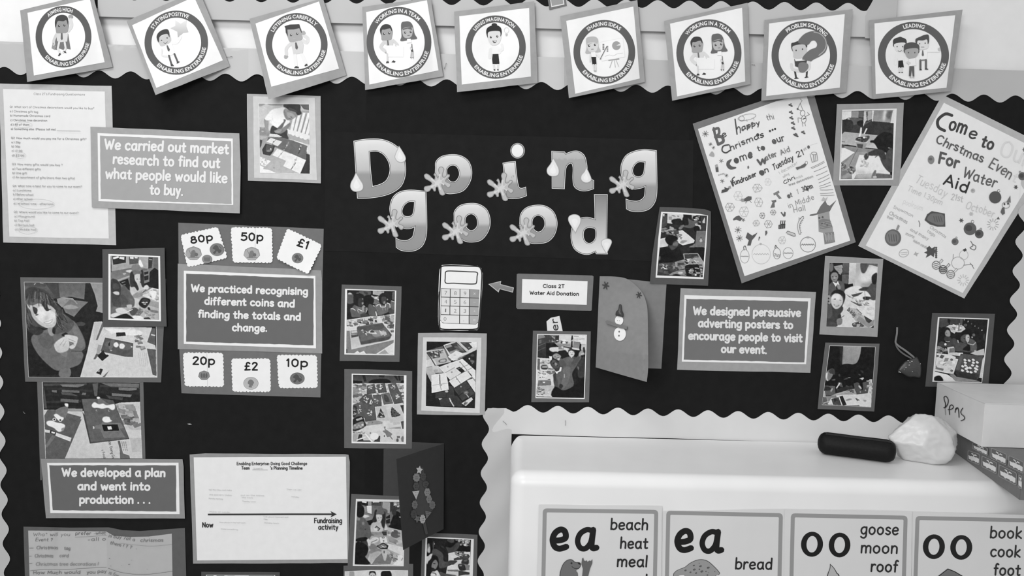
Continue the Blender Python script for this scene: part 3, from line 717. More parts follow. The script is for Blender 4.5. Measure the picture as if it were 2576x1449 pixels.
pr.stroke(pl(855, 1005, 1000, 1000, 1215, 985), 0.8, 130); pr.stroke(pl(1070, 968, 1210, 955), 0.8, 120)
pr.stroke(pl(340, 1390, 500, 1375, 700, 1378, 950, 1362, 1215, 1348), 0.9, 110, sm=True); pr.stroke(pl(1235, 1360, 1400, 1412, 1650, 1432, 1968, 1395), 0.9, 110, sm=True)
pr.stroke(pl(1360, 1075, 1600, 1100, 1750, 1108, 1960, 1088), 0.6, 130, sm=True)
for a in ((335, 1130, 375, 1130), (335, 1222, 355, 1222), (335, 1308, 360, 1305)): pr.stroke(pl(*a), 1.4, 120)
for x, y, d in ((1248, 1250, 5), (1472, 1317, 6), (1500, 1270, 3), (1385, 1330, 3), (1555, 1140, 4), (1680, 1370, 3), (1262, 1335, 4)): pr.poly(ell(x, y, d, d, 6), 110)
pr.build('handwriting', r)

# ---- the six coin cards
def scallop(q, per=8.5, amp=1.3, seed=1):
    rnd = random.Random(seed); out = []
    for i in range(4):
        a = q[i]; b = q[(i+1) % 4]; d = math.hypot(b[0]-a[0], b[1]-a[1]); n = int(d/per); nx, ny = (b[1]-a[1])/d, -(b[0]-a[0])/d
        for k in range(n):
            for f in (0, .25, .5, .75):
                t = (k+f)/n; p = lerp2(a, b, t); m = amp*(abs(math.sin(PI*(k+f)))*1.5-0.7)+rnd.uniform(-.7, .7)
                c = min(t, 1-t)*d; m -= 3.0*max(0, 1-c/7.0)
                out.append((p[0]+nx*m, p[1]+ny*m))
    return out
def coin(pr, cx, cy, rx, ry, g0, g1, sides=0, kind=0):
    pts = ell(cx, cy, rx, ry, sides or 26, 0, -90, 270)[:sides or 26]
    if sides: pts = [p for i in range(sides) for p in (pts[i], lerp2(lerp2(pts[i], pts[(i+1) % sides], .5), (cx, cy), -0.02))]
    pr.poly(pts, 85); pr.poly(inset([pr.map(p) for p in pts], 0.55), (g0, g0+14), raw=True)
    pr.poly(ell(cx, cy, rx*0.72, ry*0.72, 22), g0+6)
    if kind == 0:     # seated figure with shield
        for k in range(14):
            a = math.radians(200+k*12); pr.stroke([(cx+rx*.82*math.cos(a), cy+ry*.82*math.sin(a)), (cx+rx*.9*math.cos(a), cy+ry*.9*math.sin(a))], 0.8, g1)
        pr.poly([(cx-rx*.2, cy-ry*.35), (cx+rx*.1, cy-ry*.45), (cx+rx*.25, cy), (cx+rx*.1, cy+ry*.5), (cx-rx*.35, cy+ry*.5), (cx-rx*.3, cy)], g1, sm=True)
        pr.poly(ell(cx+rx*.32, cy+ry*.15, rx*.2, ry*.25, 12), g1-14); pr.stroke([(cx-rx*.55, cy-ry*.5), (cx-rx*.15, cy+ry*.55)], 0.8, g1)
        pr.stroke([(cx-rx*.6, cy+ry*.55), (cx+rx*.6, cy+ry*.55)], 1.0, g1)
    elif kind == 1:   # rampant beast
        pr.poly([(cx-rx*.2, cy-ry*.7), (cx+rx*.15, cy-ry*.5), (cx+rx*.3, cy-ry*.1), (cx+rx*.65, cy+ry*.2), (cx+rx*.3, cy+ry*.6), (cx, cy+ry*.25), (cx-rx*.3, cy+ry*.7), (cx-rx*.55, cy+ry*.5), (cx-rx*.25, cy+ry*.1), (cx-rx*.6, cy-ry*.2)], g1, sm=True)
        pr.stroke([(cx+rx*.3, cy-ry*.5), (cx+rx*.55, cy-ry*.2), (cx+rx*.45, cy+ry*.2)], 1.2, g1, sm=True)
    elif kind == 2:   # head in profile
        pr.poly([(cx-rx*.3, cy-ry*.45), (cx, cy-ry*.6), (cx+rx*.3, cy-ry*.4), (cx+rx*.42, cy-ry*.05), (cx+rx*.3, cy+ry*.1), (cx+rx*.28, cy+ry*.35), (cx+rx*.1, cy+ry*.4), (cx+rx*.15, cy+ry*.65), (cx-rx*.3, cy+ry*.6), (cx-rx*.2, cy+ry*.25), (cx-rx*.42, cy)], g1, sm=True)
    else:
        for dx in (-.4, 0, .4): pr.poly(ell(cx+rx*dx, cy, rx*.17, ry*.5, 10), g1)
        pr.stroke([(cx-rx*.5, cy+ry*.4), (cx+rx*.5, cy+ry*.4)], 1, g1)
def coin_card(label, quad, txt, a, b, cap, coins, h, seed, lift=(0, 0, 0, 0), crease=None, bold=0.035):
    q = cpt(T2, *quad); r = root('coin_card', P(*qmid(q), h), label, 'card', 'torn-edged coin value cards'); s = Surf(q, h, lift)
    sheet('card', scallop(q, seed=seed), s, 240, r, M_PAPER(), t=0.0003, fine=9999 if s.flat else 12)
    pr = Print(s, 0.00035, T2)
    if crease: pr.stroke(crease, 0.8, 190)
    pr.text(txt, a, b, cap*5/6.6*1.08, 4.1, 26, raw=False)
    for c in coins: coin(pr, *c)
    pr.build('lettering', r)
coin_card("torn-edged white card marked 80p with three printed coins", (75, 158, 362, 95, 438, 335, 128, 408), "80p", (152, 229), (330, 200), 18.5, [(175, 300, 66, 55, 160, 118, 7, 0), (357, 270, 56, 49, 118, 84, 0, 1), (280, 345, 39, 33, 130, 105, 0, 3)], 0.0026, 1)
coin_card("torn-edged white card marked 50p with one seven-sided coin", (465, 98, 783, 104, 788, 374, 480, 370), "50p", (537, 203), (718, 207), 20.5, [(627, 303, 65, 54, 165, 122, 7, 0)], 0.0026, 2, crease=[(654, 100), (652, 374)])
coin_card("tilted torn-edged white card marked £1 lifting at its lower edge", (902, 106, 1172, 235, 1065, 462, 817, 340), "£1", (968, 240), (1060, 272), 20.5, [(982, 337, 44, 40, 118, 84, 0, 1)], 0.0028, 3, (0, 0, 0.006, 0.004))
coin_card("torn-edged white card marked 20p with one small coin", (95, 1070, 405, 1073, 410, 1335, 107, 1330), "20p", (163, 1165), (343, 1167), 20.5, [(257, 1247, 46, 38, 128, 96, 7, 3)], 0.0014, 4, crease=[(279, 1070), (284, 1334)])
coin_card("torn-edged white card marked £2 with a coin showing a head", (470, 1117, 770, 1117, 773, 1374, 478, 1372), "£2", (565, 1209), (676, 1209), 20.5, [(620, 1308, 58, 49, 178, 120, 0, 2)], 0.0014, 5)
coin_card("torn-edged white card marked 10p with one large coin", (822, 1088, 1132, 1092, 1137, 1342, 837, 1344), "10p", (890, 1181), (1064, 1184), 20.5, [(980, 1270, 57, 46, 108, 78, 0, 1)], 0.0014, 6)

# ---- paper calculator
T8 = crop(1090, 655, 1230, 1097)
out = cpt(T8, 170, 92, 350, 82, 620, 92, 880, 108, 945, 150, 975, 260, 968, 480, 945, 900, 915, 1260, 865, 1380, 500, 1388, 140, 1372, 98, 1270, 85, 1100, 95, 800, 112, 300, 125, 180)
s = Surf(cpt(T8, 110, 85, 970, 100, 920, 1385, 90, 1385), 0.0012)
r = root('paper_calculator', P(*qmid(out), 0.001), 'cut-out paper calculator with a thick black outline and empty display', 'cut-out')
sheet('cut_paper', out, s, 225, r, M_PAPER()); pr = Print(s, 0.0004, T8)
rim = [(150, 140), (190, 112), (350, 105), (620, 112), (880, 122), (935, 170), (958, 270), (950, 480), (925, 900), (895, 1230), (850, 1350), (500, 1362), (165, 1352), (125, 1250), (115, 1000), (130, 600), (145, 250)]
pr.poly([pr.map(p) for p in rim], 238, raw=True)
pr.stroke(rim+[rim[0]], 3.2, 30, sm=True); pr.stroke([(112, 620), (95, 850), (92, 1100), (108, 1280), (150, 1370)], 1.6, 70, sm=True); pr.stroke([(950, 600), (940, 900), (915, 1200), (880, 1360), (700, 1378)], 1.6, 60, sm=True)
dsp = [(238, 235), (290, 210), (500, 215), (700, 225), (862, 238), (862, 320), (850, 440), (800, 465), (600, 462), (400, 450), (245, 445), (235, 340)]
pr.poly(dsp, 240, sm=True); pr.stroke(dsp+[dsp[0]], 2.6, 40, sm=True)
xs = [150, 333, 526, 715, 905]; ys = [552, 722, 895, 1068, 1240]
def ky(x, y): return y+(x-150)*0.028
pr.poly([(152, 548), (908, 578), (880, 1225), (840, 1262), (190, 1240), (140, 1190)], 52)
kp = pr; kp.build('outline_print', r)
keys = [(0, 0, "7"), (1, 0, "8"), (2, 0, "9"), (3, 0, "x"), (0, 1, "4"), (1, 1, "5"), (2, 1, "6"), (3, 1, "-"), (0, 2, "1"), (1, 2, "2"), (2, 2, "3"), (3, 2, "+"), (0, 3, "0"), (2, 3, "."), (3, 3, "=")]
for c, rw_, ch in keys:
    k = Print(s, 0.0007, T8); x0 = xs[c]+8-rw_*3; x1 = (xs[c+2] if ch == "0" else xs[c+1])-6-rw_*3.5; y0 = ys[rw_]+7; y1 = ys[rw_+1]-6
    pts = [(x0, ky(x0, y0)), (x1, ky(x1, y0)), (x1, ky(x1, y1)), (x0, ky(x0, y1))]
    if ch == "0": pts = pts[:3]+[(x0+60, ky(x0, y1)), (x0+12, ky(x0, y1)-25), (x0-6, ky(x0, y1)-70)]
    if ch == "=": pts = [pts[0], pts[1], (x1-2, ky(x1, y1)-60), (x1-45, ky(x1, y1)), pts[3]]
    k.poly(pts, (150+rw_*8) if c == 3 else 216+rw_*2)
    cx = (x0+(xs[c+1] if ch != "0" else x0+170))/2; cy = ky(cx, (y0+y1)/2)
    if ch in "789456123": k.font(ch, (cx-24 if ch != "1" else cx-12, cy+38), (cx+26 if ch != "1" else cx+10, cy+39), 9.6, 105, -0.012, raw=False)
    elif ch == "0": k.font(ch, (205, 1190), (257, 1191), 9.6, 110, -0.012, raw=False)
    elif ch == ".": k.poly(ell(598, 1195, 9, 7, 8), 160)
    elif ch == "x": k.stroke([(cx-18, cy-18), (cx+18, cy+18)], 1.2, 200); k.stroke([(cx-18, cy+18), (cx+18, cy-18)], 1.2, 200)
    elif ch == "-": k.stroke([(cx-22, cy), (cx+22, cy)], 1.1, 185)
    elif ch == "+": k.stroke([(cx-16, cy), (cx+16, cy)], 1.2, 196); k.stroke([(cx, cy-16), (cx, cy+16)], 1.2, 196)
    elif ch == "=": k.stroke([(cx-20, cy-7), (cx+20, cy-7)], 1.3, 205); k.stroke([(cx-20, cy+12), (cx+20, cy+12)], 1.3, 205)
    k.build('key', r)
# ---- paper arrow
pts = cpt(T5, 98, 258, 210, 230, 204, 258, 320, 288, 311, 331, 197, 301, 187, 330)
s = Surf(cpt(T5, 98, 230, 320, 230, 320, 330, 98, 330), 0.001, (0, 0, 0, 0.002))
r = root('paper_arrow', P(*qmid(pts), 0.001), 'small grey cut-out paper arrow pointing left at the calculator', 'arrow')
sheet('cut_paper', pts, s, 190, r, M_PAPER(), fine=9); pr = Print(s, 0.0004, T5); pr.poly(cpt(T5, 108, 258, 204, 238, 199, 262, 313, 292, 306, 324, 193, 295, 183, 318), (140, 118), raw=True); pr.build('fill_print', r)
# ---- scrap of paper reading "ber"
q = cpt(T5, 603, 582, 640, 550, 715, 534, 730, 600, 748, 690, 612, 690)
s = Surf(cpt(T5, 603, 534, 745, 534, 745, 690, 603, 690), 0.0006)
r = root('paper_scrap', P(*qmid(q), 0.001), "torn scrap of pale paper with sideways letters 'ber' above the photo of two boys", 'paper')
sheet('paper', q, s, 215, r, M_PAPER()); pr = Print(s, 0.0004, T5)
pr.text("ber", (716, 730), (698, 556), 13.5, 2.8, 50, raw=False); pr.build('lettering', r)
# ---- tiny framed card cut by the top edge
r, s, pr = mounted('small_card', 'small dark-rimmed card hanging over the upper border at the top edge', 'card', pl(1374, -26, 1418, -34, 1425.5, 14, 1382, 25), 112, pl(1381, -20, 1414, -28, 1420, 11.5, 1387, 18.5), 215, 0.003, None, jit=0.2)
pr.poly(pl(1383, -18, 1412, -25, 1417, 9, 1388.5, 15), 150, raw=True); pr.build('panel_print', r)
# ================================================================== the nine badges
def badge(i, label, org, sc_, outer, inner, ring, tilt, top, figs, g_m, lift, span=None, h=0.0065):
    T = (org[0], org[1], sc_)
    out = cpt(T, *outer); inn = cpt(T, *inner); q = [out[0], out[1], out[2], out[3]]
    s = Surf(q, h, lift[:4], lift[4], 2.0, lift[5] if len(lift) > 5 else None)
    r = root('badge_sheet', P(*qmid(q), h), label, 'badge sign', 'round-emblem sheets along the top border')
    sheet('backing_card', quad_edge(out, 0.5, 30, i), s, g_m, r, M_CARD(), fine=6)
    sheet('paper', quad_edge(inn, 0.3, 30, i+20), s, 243, r, M_PAPER(), fine=6, dh=0.00045, t=0.0002)
    cx, cy, rx, ry, ix, iy = ring
    pr = Print(s, 0.0007, T)
    circ = lambda k, l, n=64: ell(cx, cy, k, l, n)
    o1 = [pr.map(p) for p in circ(rx, ry)]; i1 = [pr.map(p) for p in circ(ix, iy)]
    pr.poly(o1, 88, holes=[i1], raw=True)
    mx, my = (rx+ix)/2, (ry+iy)/2
    cmap = lambda x, y: pr.map((cx+x*mx, cy+y*my))
    wdt = (rx-ix)/mx
    pr.ring_text(top, cmap, -tilt[0], span, 1.0, wdt*0.52, 226)
    pr.ring_text("ENABLING ENTERPRISE", cmap, 180-tilt[1], 122, 1.0, wdt*0.52, 226, bottom=True)
    e = Print(s, 0.0010, T)
    pr.build('ring_emblem', r)
    figs(e); e.build('figure_print', r)
    return r
def eyes(e, *pts):
    for x, y in pts: e.poly(ell(x, y, 11, 12, 10), 60); e.poly(ell(x+3, y-4, 4.5, 4.5, 8), 235)
def f1(e):
    e.poly(pl(575, 345, 690, 340, 715, 500, 660, 490, 640, 505, 600, 490, 570, 505, 525, 490), 118)
    e.stroke(pl(690, 315, 725, 260, 712, 190), 8, 214, sm=True); e.poly(pl(692, 160, 715, 148, 736, 156, 738, 182, 700, 188), 160, sm=True)
    e.stroke(pl(570, 350, 545, 410, 545, 450), 7, 205, sm=True); e.poly(pl(535, 430, 570, 470, 555, 505, 522, 488), 150)
    e.poly(pl(570, 345, 600, 335, 660, 335, 688, 345, 680, 420, 600, 428, 578, 415), 212)
    e.stroke(pl(598, 430, 585, 490, 605, 535), 5, 222); e.stroke(pl(655, 430, 665, 490, 640, 530), 5, 222)
    e.poly(pl(602, 535, 618, 545, 600, 568, 586, 566), 70); e.poly(pl(640, 515, 665, 520, 672, 538, 650, 532), 70)
    e.poly(pl(565, 215, 690, 205, 690, 300, 670, 330, 580, 335, 566, 310), 150, sm=True)
    e.poly(pl(558, 270, 556, 215, 575, 168, 620, 150, 665, 158, 688, 190, 686, 250, 672, 205, 640, 215, 590, 212, 575, 235, 566, 275), 66, sm=True)
    eyes(e, (598, 262), (652, 256)); e.poly(pl(617, 335, 632, 335, 635, 395, 624, 405, 614, 392), 100)
def f2(e):
    e.poly(pl(1775, 205, 1830, 240, 1890, 200, 1885, 262, 1908, 325, 1855, 332, 1800, 380, 1795, 320, 1725, 285, 1775, 262), (225, 175))
    e.stroke(pl(1725, 430, 1790, 430, 1830, 370), 7, 232, sm=True)
    e.poly(pl(1620, 470, 1740, 430, 1775, 545, 1690, 572), 238); e.stroke(pl(1640, 500, 1640, 560, 1700, 570), 4, 222, sm=True)
    e.poly(pl(1590, 395, 1700, 340, 1730, 380, 1720, 430, 1640, 470, 1610, 440), 196, sm=True)
    e.poly(pl(1585, 380, 1600, 335, 1640, 305, 1690, 295, 1712, 320, 1716, 380, 1695, 345, 1650, 350, 1615, 375, 1608, 430), 62, sm=True)
    for x, y in ((1635, 408), (1692, 384)): e.poly(ell(x, y, 8, 6, 8), 70)
    e.stroke(pl(1655, 430, 1675, 440, 1695, 422), 1.1, 90, sm=True)
    e.poly(pl(1685, 460, 1697, 458, 1720, 500, 1712, 522, 1698, 512), 92)
    e.stroke(pl(1710, 562, 1735, 650), 4.5, 92); e.stroke(pl(1765, 545, 1800, 630), 4.5, 92)
    e.poly(pl(1727, 650, 1745, 645, 1762, 668, 1730, 670), 72); e.poly(pl(1790, 630, 1800, 620, 1822, 625, 1788, 645), 72)
def f3(e):
    e.stroke(pl(650, 410, 690, 430, 700, 390, 665, 360), 9, 212, sm=True); e.poly(pl(640, 320, 665, 312, 680, 340, 650, 358), 168, sm=True)
    e.stroke(pl(530, 440, 485, 490, 485, 550), 8, 210, sm=True); e.poly(pl(468, 555, 502, 568, 488, 592, 462, 588), 165, sm=True)
    e.stroke(pl(568, 550, 580, 660), 9, 230); e.stroke(pl(640, 550, 680, 640), 9, 230)
    e.poly(pl(528, 440, 580, 415, 640, 410, 660, 450, 650, 540, 555, 550, 545, 500), 205)
    e.poly(pl(560, 690, 580, 668, 608, 675, 612, 690), 66); e.poly(pl(667, 665, 685, 643, 705, 660, 672, 672), 66)
    e.poly(pl(488, 300, 620, 280, 640, 345, 640, 400, 530, 425, 500, 385), 164, sm=True)
    e.poly(pl(465, 268, 475, 262, 520, 248, 615, 245, 615, 245, 642, 330, 635, 330, 615, 285, 560, 298, 495, 300, 500, 370, 478, 330, 475, 285), 62)
    eyes(e, (532, 355), (594, 341)); e.stroke(pl(550, 395, 580, 395), 1, 190); e.poly(pl(573, 430, 587, 430, 602, 480, 592, 502, 576, 490), 92)
def team(e, ox, oy, k=1.0, g=(212, 158)):
    m = lambda *n: [(ox+n[i]*k, oy+n[i+1]*k) for i in range(0, len(n), 2)]
    e.stroke(m(5, 170, -40, 230, 20, 285), 8, g[0]-4, sm=True); e.poly(m(10, 275, 35, 285, 20, 302, 2, 292), 158)
    e.poly(m(-30, 165, 20, 155, 90, 160, 80, 218, 20, 218), g[0]-6); e.stroke(m(85, 165, 125, 205, 115, 215), 7, g[0]-6, sm=True)
    e.poly(m(10, 215, 130, 215, 190, 225, 190, 330, 20, 330), 246)
    e.stroke(m(25, 300, 27, 370), 4, 205); e.poly(m(10, 395, 18, 375, 38, 376, 42, 392), 60); e.poly(m(66, 385, 85, 365, 108, 376, 100, 388), 60)
    e.poly(m(-35, 60, 72, 50, 72, 130, 55, 158, -25, 162, -36, 130), g[1], sm=True)
    e.poly(m(-48, 80, -48, 45, -20, 8, 20, 0, 55, 12, 72, 50, 68, 70, 50, 42, 0, 55, -30, 60, -35, 110), 60, sm=True)
    eyes(e, *m(-8, 97, 44, 90)); e.poly(m(22, 162, 34, 162, 42, 212, 26, 214), 105)
    e.poly(m(165, -5, 205, -28, 250, -25, 280, 10, 300, 95, 325, 145, 260, 155, 160, 170, 168, 120), 98, sm=True)
    e.poly(m(180, 45, 275, 30, 278, 100, 255, 135, 205, 138, 182, 110), 172, sm=True)
    e.poly(m(180, 45, 270, 25, 275, 60, 230, 45, 182, 60), 98)
    eyes(e, *m(206, 85, 262, 78)); e.stroke(m(230, 115, 250, 113), 1.2, 90); e.poly(m(225, 150, 262, 148, 270, 185, 220, 190), 240)
    e.poly(m(258, 230, 275, 228, 290, 285, 268, 282), 66); e.stroke(m(272, 200, 274, 235), 2, 110); e.stroke(m(262, 240, 268, 250), 5, 200)
    e.stroke(m(268, 285, 262, 335), 3, 190); e.stroke(m(282, 285, 284, 335), 3, 190); e.poly(m(255, 335, 268, 330, 266, 350), 95); e.poly(m(276, 335, 288, 330, 286, 350), 95)
def f5(e):
    e.poly(pl(455, 500, 480, 470, 540, 470, 570, 510, 545, 550, 475, 550), 230, sm=True); e.stroke(pl(460, 500, 450, 580), 8, 222); e.stroke(pl(545, 510, 580, 500, 572, 450), 6, 225, sm=True)
    e.stroke(pl(490, 650, 498, 700), 5, 215); e.stroke(pl(535, 645, 532, 700), 5, 215); e.poly(pl(488, 702, 505, 700, 506, 716, 494, 716), 75); e.poly(pl(525, 700, 540, 700, 540, 714, 528, 714), 75)
    e.poly(pl(480, 548, 538, 546, 548, 640, 545, 648, 480, 648, 474, 600), 34)
    e.poly(pl(430, 330, 560, 320, 562, 400, 530, 450, 470, 455, 438, 410), 214, sm=True)
    e.poly(ell(497, 250, 28, 16, 14), 45); e.poly(pl(415, 330, 425, 285, 470, 258, 520, 255, 562, 280, 572, 330, 560, 370, 548, 315, 440, 322, 432, 385), 40, sm=True)
    eyes(e, (462, 376), (527, 369)); e.poly(pl(477, 412, 522, 410, 510, 435, 490, 436), 90); e.poly(pl(484, 415, 516, 413, 508, 424), 235)
    e.stroke(ell(620, 305, 24, 28, 14)+[(644, 305)], 0.8, 205); e.poly(pl(608, 340, 632, 340, 626, 362, 612, 362), 185)
def f6(e):
    e.poly(pl(1562, 425, 1800, 380, 1822, 578, 1585, 620), 222); e.poly(pl(1568, 430, 1796, 387, 1816, 574, 1589, 613), 240)
    e.poly(ell(1733, 462, 44, 45, 22), 150); e.poly(pl(1733, 462, 1768, 440, 1780, 460), 215)
    for k in range(4): e.poly(pl(1592, 445+k*16, 1610, 443+k*16, 1611, 455+k*16, 1593, 457+k*16), 110); e.poly(pl(1634, 465+k*16, 1650, 463+k*16, 1651, 475+k*16, 1635, 477+k*16), 135)
    e.stroke(pl(1620, 570, 1660, 555, 1700, 565, 1740, 545, 1800, 535), 0.8, 200, sm=True)
    e.poly(pl(1650, 607, 1760, 590, 1762, 600, 1652, 614), 150)
    for a in ((1690, 615, 1665, 685), (1712, 612, 1722, 680), (1730, 608, 1755, 672)): e.stroke(pl(*a), 1.2, 165)
    e.poly(pl(1425, 400, 1450, 375, 1510, 370, 1545, 395, 1552, 470, 1572, 520, 1500, 530, 1422, 540, 1432, 480), 178, sm=True)
    e.poly(pl(1440, 440, 1545, 430, 1542, 490, 1520, 520, 1470, 525, 1445, 500), 208, sm=True)
    e.poly(pl(1435, 445, 1540, 425, 1545, 445, 1500, 430, 1440, 462), 178)
    eyes(e, (1457, 464), (1516, 453)); e.stroke(pl(1480, 498, 1500, 497), 1.6, 130); e.poly(pl(1475, 530, 1520, 525, 1530, 575, 1480, 578), 238)
    e.stroke(pl(1530, 540, 1575, 585), 5, 222); e.stroke(pl(1470, 550, 1465, 620), 4, 215); e.stroke(pl(1637, 468, 1568, 600), 1.6, 95)
    e.poly(pl(1480, 576, 1525, 575, 1531, 645, 1525, 654, 1490, 652), 38); e.stroke(pl(1500, 655, 1508, 715), 3.5, 212); e.stroke(pl(1520, 655, 1524, 715), 3.5, 212); e.poly(pl(1503, 712, 1530, 712, 1530, 722, 1505, 722), 170)
def f8(e):
    e.stroke(pl(1448, 720, 1460, 790), 4.5, 60); e.stroke(pl(1570, 720, 1565, 780), 4.5, 60); e.poly(pl(1440, 792, 1470, 782, 1490, 795, 1445, 800), 50); e.poly(pl(1545, 782, 1570, 772, 1588, 782, 1548, 790), 50)
    e.poly(pl(1440, 590, 1455, 620, 1570, 610, 1565, 640, 1500, 690, 1450, 670), 70); e.stroke(pl(1412, 650, 1425, 700, 1500, 720), 7, 205, sm=True); e.stroke(pl(1590, 625, 1590, 690, 1545, 720), 7, 205, sm=True)
    e.poly(pl(1425, 460, 1555, 440, 1565, 540, 1520, 585, 1440, 585, 1432, 540), 192, sm=True)
    e.poly(pl(1412, 440, 1440, 430, 1490, 415, 1560, 440, 1572, 470, 1560, 480, 1550, 455, 1500, 450, 1425, 470, 1428, 520, 1413, 490), 66, sm=True)
    for x, y in ((1460, 510), (1525, 498)): e.poly(ell(x, y, 7, 9, 8), 70)
    e.poly(pl(1480, 430, 1510, 375, 1560, 335, 1630, 315, 1700, 330, 1755, 370, 1777, 440, 1760, 520, 1700, 570, 1640, 600, 1610, 622, 1610, 622, 1520, 600, 1520, 600, 1540, 560, 1600, 505, 1660, 480, 1672, 445, 1650, 412, 1615, 415, 1590, 445, 1560, 455), 106, sm=True)
    e.stroke(pl(1640, 325, 1700, 340, 1750, 390, 1765, 450, 1745, 510, 1690, 560), 2.2, 165, sm=True)
    e.poly(pl(1490, 640, 1540, 630, 1580, 650, 1582, 690, 1545, 730, 1500, 730, 1482, 690), 118, sm=True)
def f9(e):
    def kid(cx, cy, w, hh, hair, skin):
        e.poly([(cx-w, cy-hh*.2), (cx-w*.9, cy-hh*.8), (cx, cy-hh*1.1), (cx+w*.9, cy-hh*.8), (cx+w, cy-hh*.1), (cx+w*.8, cy+hh*.3), (cx-w*.8, cy+hh*.3)], hair, sm=True)
        e.poly([(cx-w*.75, cy-hh*.15), (cx+w*.75, cy-hh*.3), (cx+w*.78, cy+hh*.5), (cx+w*.3, cy+hh*.95), (cx-w*.4, cy+hh*.95), (cx-w*.75, cy+hh*.5)], skin, sm=True)
        for sx in (-.4, .42): e.poly(ell(cx+w*sx, cy+hh*.25, 9, 10, 8), 90)
    e.poly(ell(890, 520, 30, 20, 14), 70); e.poly(pl(850, 730, 930, 725, 950, 830, 855, 830), 222); e.stroke(pl(845, 740, 825, 870), 6, 222)
    kid(885, 610, 92, 95, 66, 212); e.stroke(pl(860, 690, 885, 700, 910, 685), 1.4, 120, sm=True)
    e.poly(pl(865, 825, 925, 820, 940, 915, 862, 922), 42); e.stroke(pl(878, 925, 880, 980), 4, 205); e.stroke(pl(915, 925, 915, 980), 4, 205); e.stroke(pl(875, 985, 885, 985), 3, 110); e.stroke(pl(912, 985, 922, 985), 3, 110)
    e.poly(pl(1140, 690, 1265, 670, 1250, 800, 1160, 815), 240); e.stroke(pl(1270, 690, 1420, 690), 7, 224); e.poly(pl(1400, 665, 1430, 645, 1440, 690, 1410, 695), 180, sm=True)
    e.poly(pl(1115, 580, 1270, 550, 1270, 640, 1240, 665, 1150, 670), 208, sm=True)
    e.poly(pl(1100, 580, 1102, 530, 1160, 500, 1220, 475, 1275, 475, 1283, 560, 1265, 600, 1255, 535, 1200, 548, 1130, 550, 1118, 600), 76, sm=True)
    for x in (1155, 1230): e.poly(ell(x, 595-(x-1155)*.1, 9, 10, 8), 100)
    e.stroke(pl(1175, 640, 1215, 640), 1.4, 130); e.poly(pl(1190, 685, 1203, 685, 1213, 750, 1198, 768, 1183, 750), 98)
    e.stroke(pl(1165, 820, 1165, 940), 5, 92); e.stroke(pl(1240, 815, 1240, 935), 5, 92); e.stroke(pl(1165, 820, 1240, 815), 2, 110); e.poly(pl(1148, 955, 1160, 935, 1185, 945, 1180, 955), 62); e.poly(pl(1222, 945, 1240, 925, 1275, 940, 1265, 948), 62)
    e.poly(pl(1010, 800, 1095, 790, 1105, 890, 1010, 900), 222); e.stroke(pl(990, 850, 1020, 860), 6, 200)
    kid(1045, 690, 105, 105, 80, 158)
    e.poly(pl(1015, 903, 1080, 900, 1083, 1040, 1060, 1040, 1048, 940, 1035, 1040, 1008, 1035), 88); e.stroke(pl(1025, 1052, 1035, 1052), 3, 170); e.stroke(pl(1062, 1052, 1075, 1052), 3, 170)
S4 = 4.025
def lf(bl, tr, br=0.0, tl=0.0, bulge=0.003, a=0.006, bump=0.0055):
    # the lower edge hangs off the wall, the lower right corner is pinned back
    return (tl, tr, br, bl, bulge, lambda u, v: a*math.sin(PI*min(1, u*1.02))**1.0*v*v*(1.4-u) + 0.002*math.sin(u*7+v*3) + bump*math.exp(-((u-0.74)/0.24)**2-((v-0.68)/0.28)**2))
L = "white round-emblem sheet '%s' on grey card, %s"
badge(1, L % ('AIMING HIGH', 'first from the left'), (0, 0), S4, (203, 105, 935, -72, 1140, 680, 275, 830), (278, 130, 910, -12, 1060, 630, 343, 765), (643, 372, 283, 312, 219, 242), (9, 16), 'AIMING HIGH', f1, 158, lf(0.006, 0.003), 62)
badge(2, L % ('STAYING POSITIVE', 'second from the left'), (0, 0), S4, (1282, 215, 2012, -105, 2328, 672, 1575, 962), (1338, 255, 1965, -32, 2257, 610, 1583, 890), (1785, 432, 322, 325, 251, 253), (17, 20), 'STAYING POSITIVE', f2, 158, lf(0.030, 0.002), 86)
badge(3, L % ('LISTENING CAREFULLY', 'third from the left'), (600, 0), S4, (110, 190, 855, -18, 1092, 762, 305, 1008), (172, 238, 815, 15, 1018, 695, 333, 878), (588, 452, 314, 320, 247, 250), (8, 18), 'LISTENING CAREFULLY', f3, 158, lf(0.026, 0.002), 108)
badge(4, L % ('WORKING IN A TEAM', 'over the third photo column'), (600, 0), S4, (1253, 70, 1945, -24, 2073, 773, 1282, 912), (1292, 122, 1908, 2, 2025, 712, 1325, 857), (1625, 428, 328, 358, 260, 282), (4, 13), 'WORKING IN A TEAM', lambda e: team(e, 1482, 245), 158, lf(0.004, 0.004, 0.002), 98)
badge(5, L % ('USING IMAGINATION', 'centre of the row'), (1120, 0), S4, (90, 117, 903, 12, 935, 838, 120, 933), (142, 165, 850, 80, 868, 775, 168, 857), (510, 477, 306, 321, 240, 250), (4, 12), 'USING IMAGINATION', f5, 158, lf(0.012, 0.002, 0.003), 98)
badge(6, L % ('SHARING IDEAS', 'right of centre'), (1120, 0), S4, (1163, 163, 1945, 0, 2022, 830, 1252, 993), (1225, 212, 1905, 67, 1970, 795, 1317, 950), (1611, 527, 313, 325, 245, 250), (1, 12), 'SHARING IDEAS', f6, 156, lf(0.012, 0.002, 0.002), 75)
badge(7, "second 'WORKING IN A TEAM' emblem sheet, third from the right end of the row", (1640, 0), S4, (122, 213, 968, 28, 998, 852, 205, 1020), (183, 240, 913, 78, 945, 825, 255, 977), (577, 535, 330, 340, 258, 264), (3, 13), 'WORKING IN A TEAM', lambda e: team(e, 440, 370), 154, lf(0.012, 0.002, 0.002), 98)
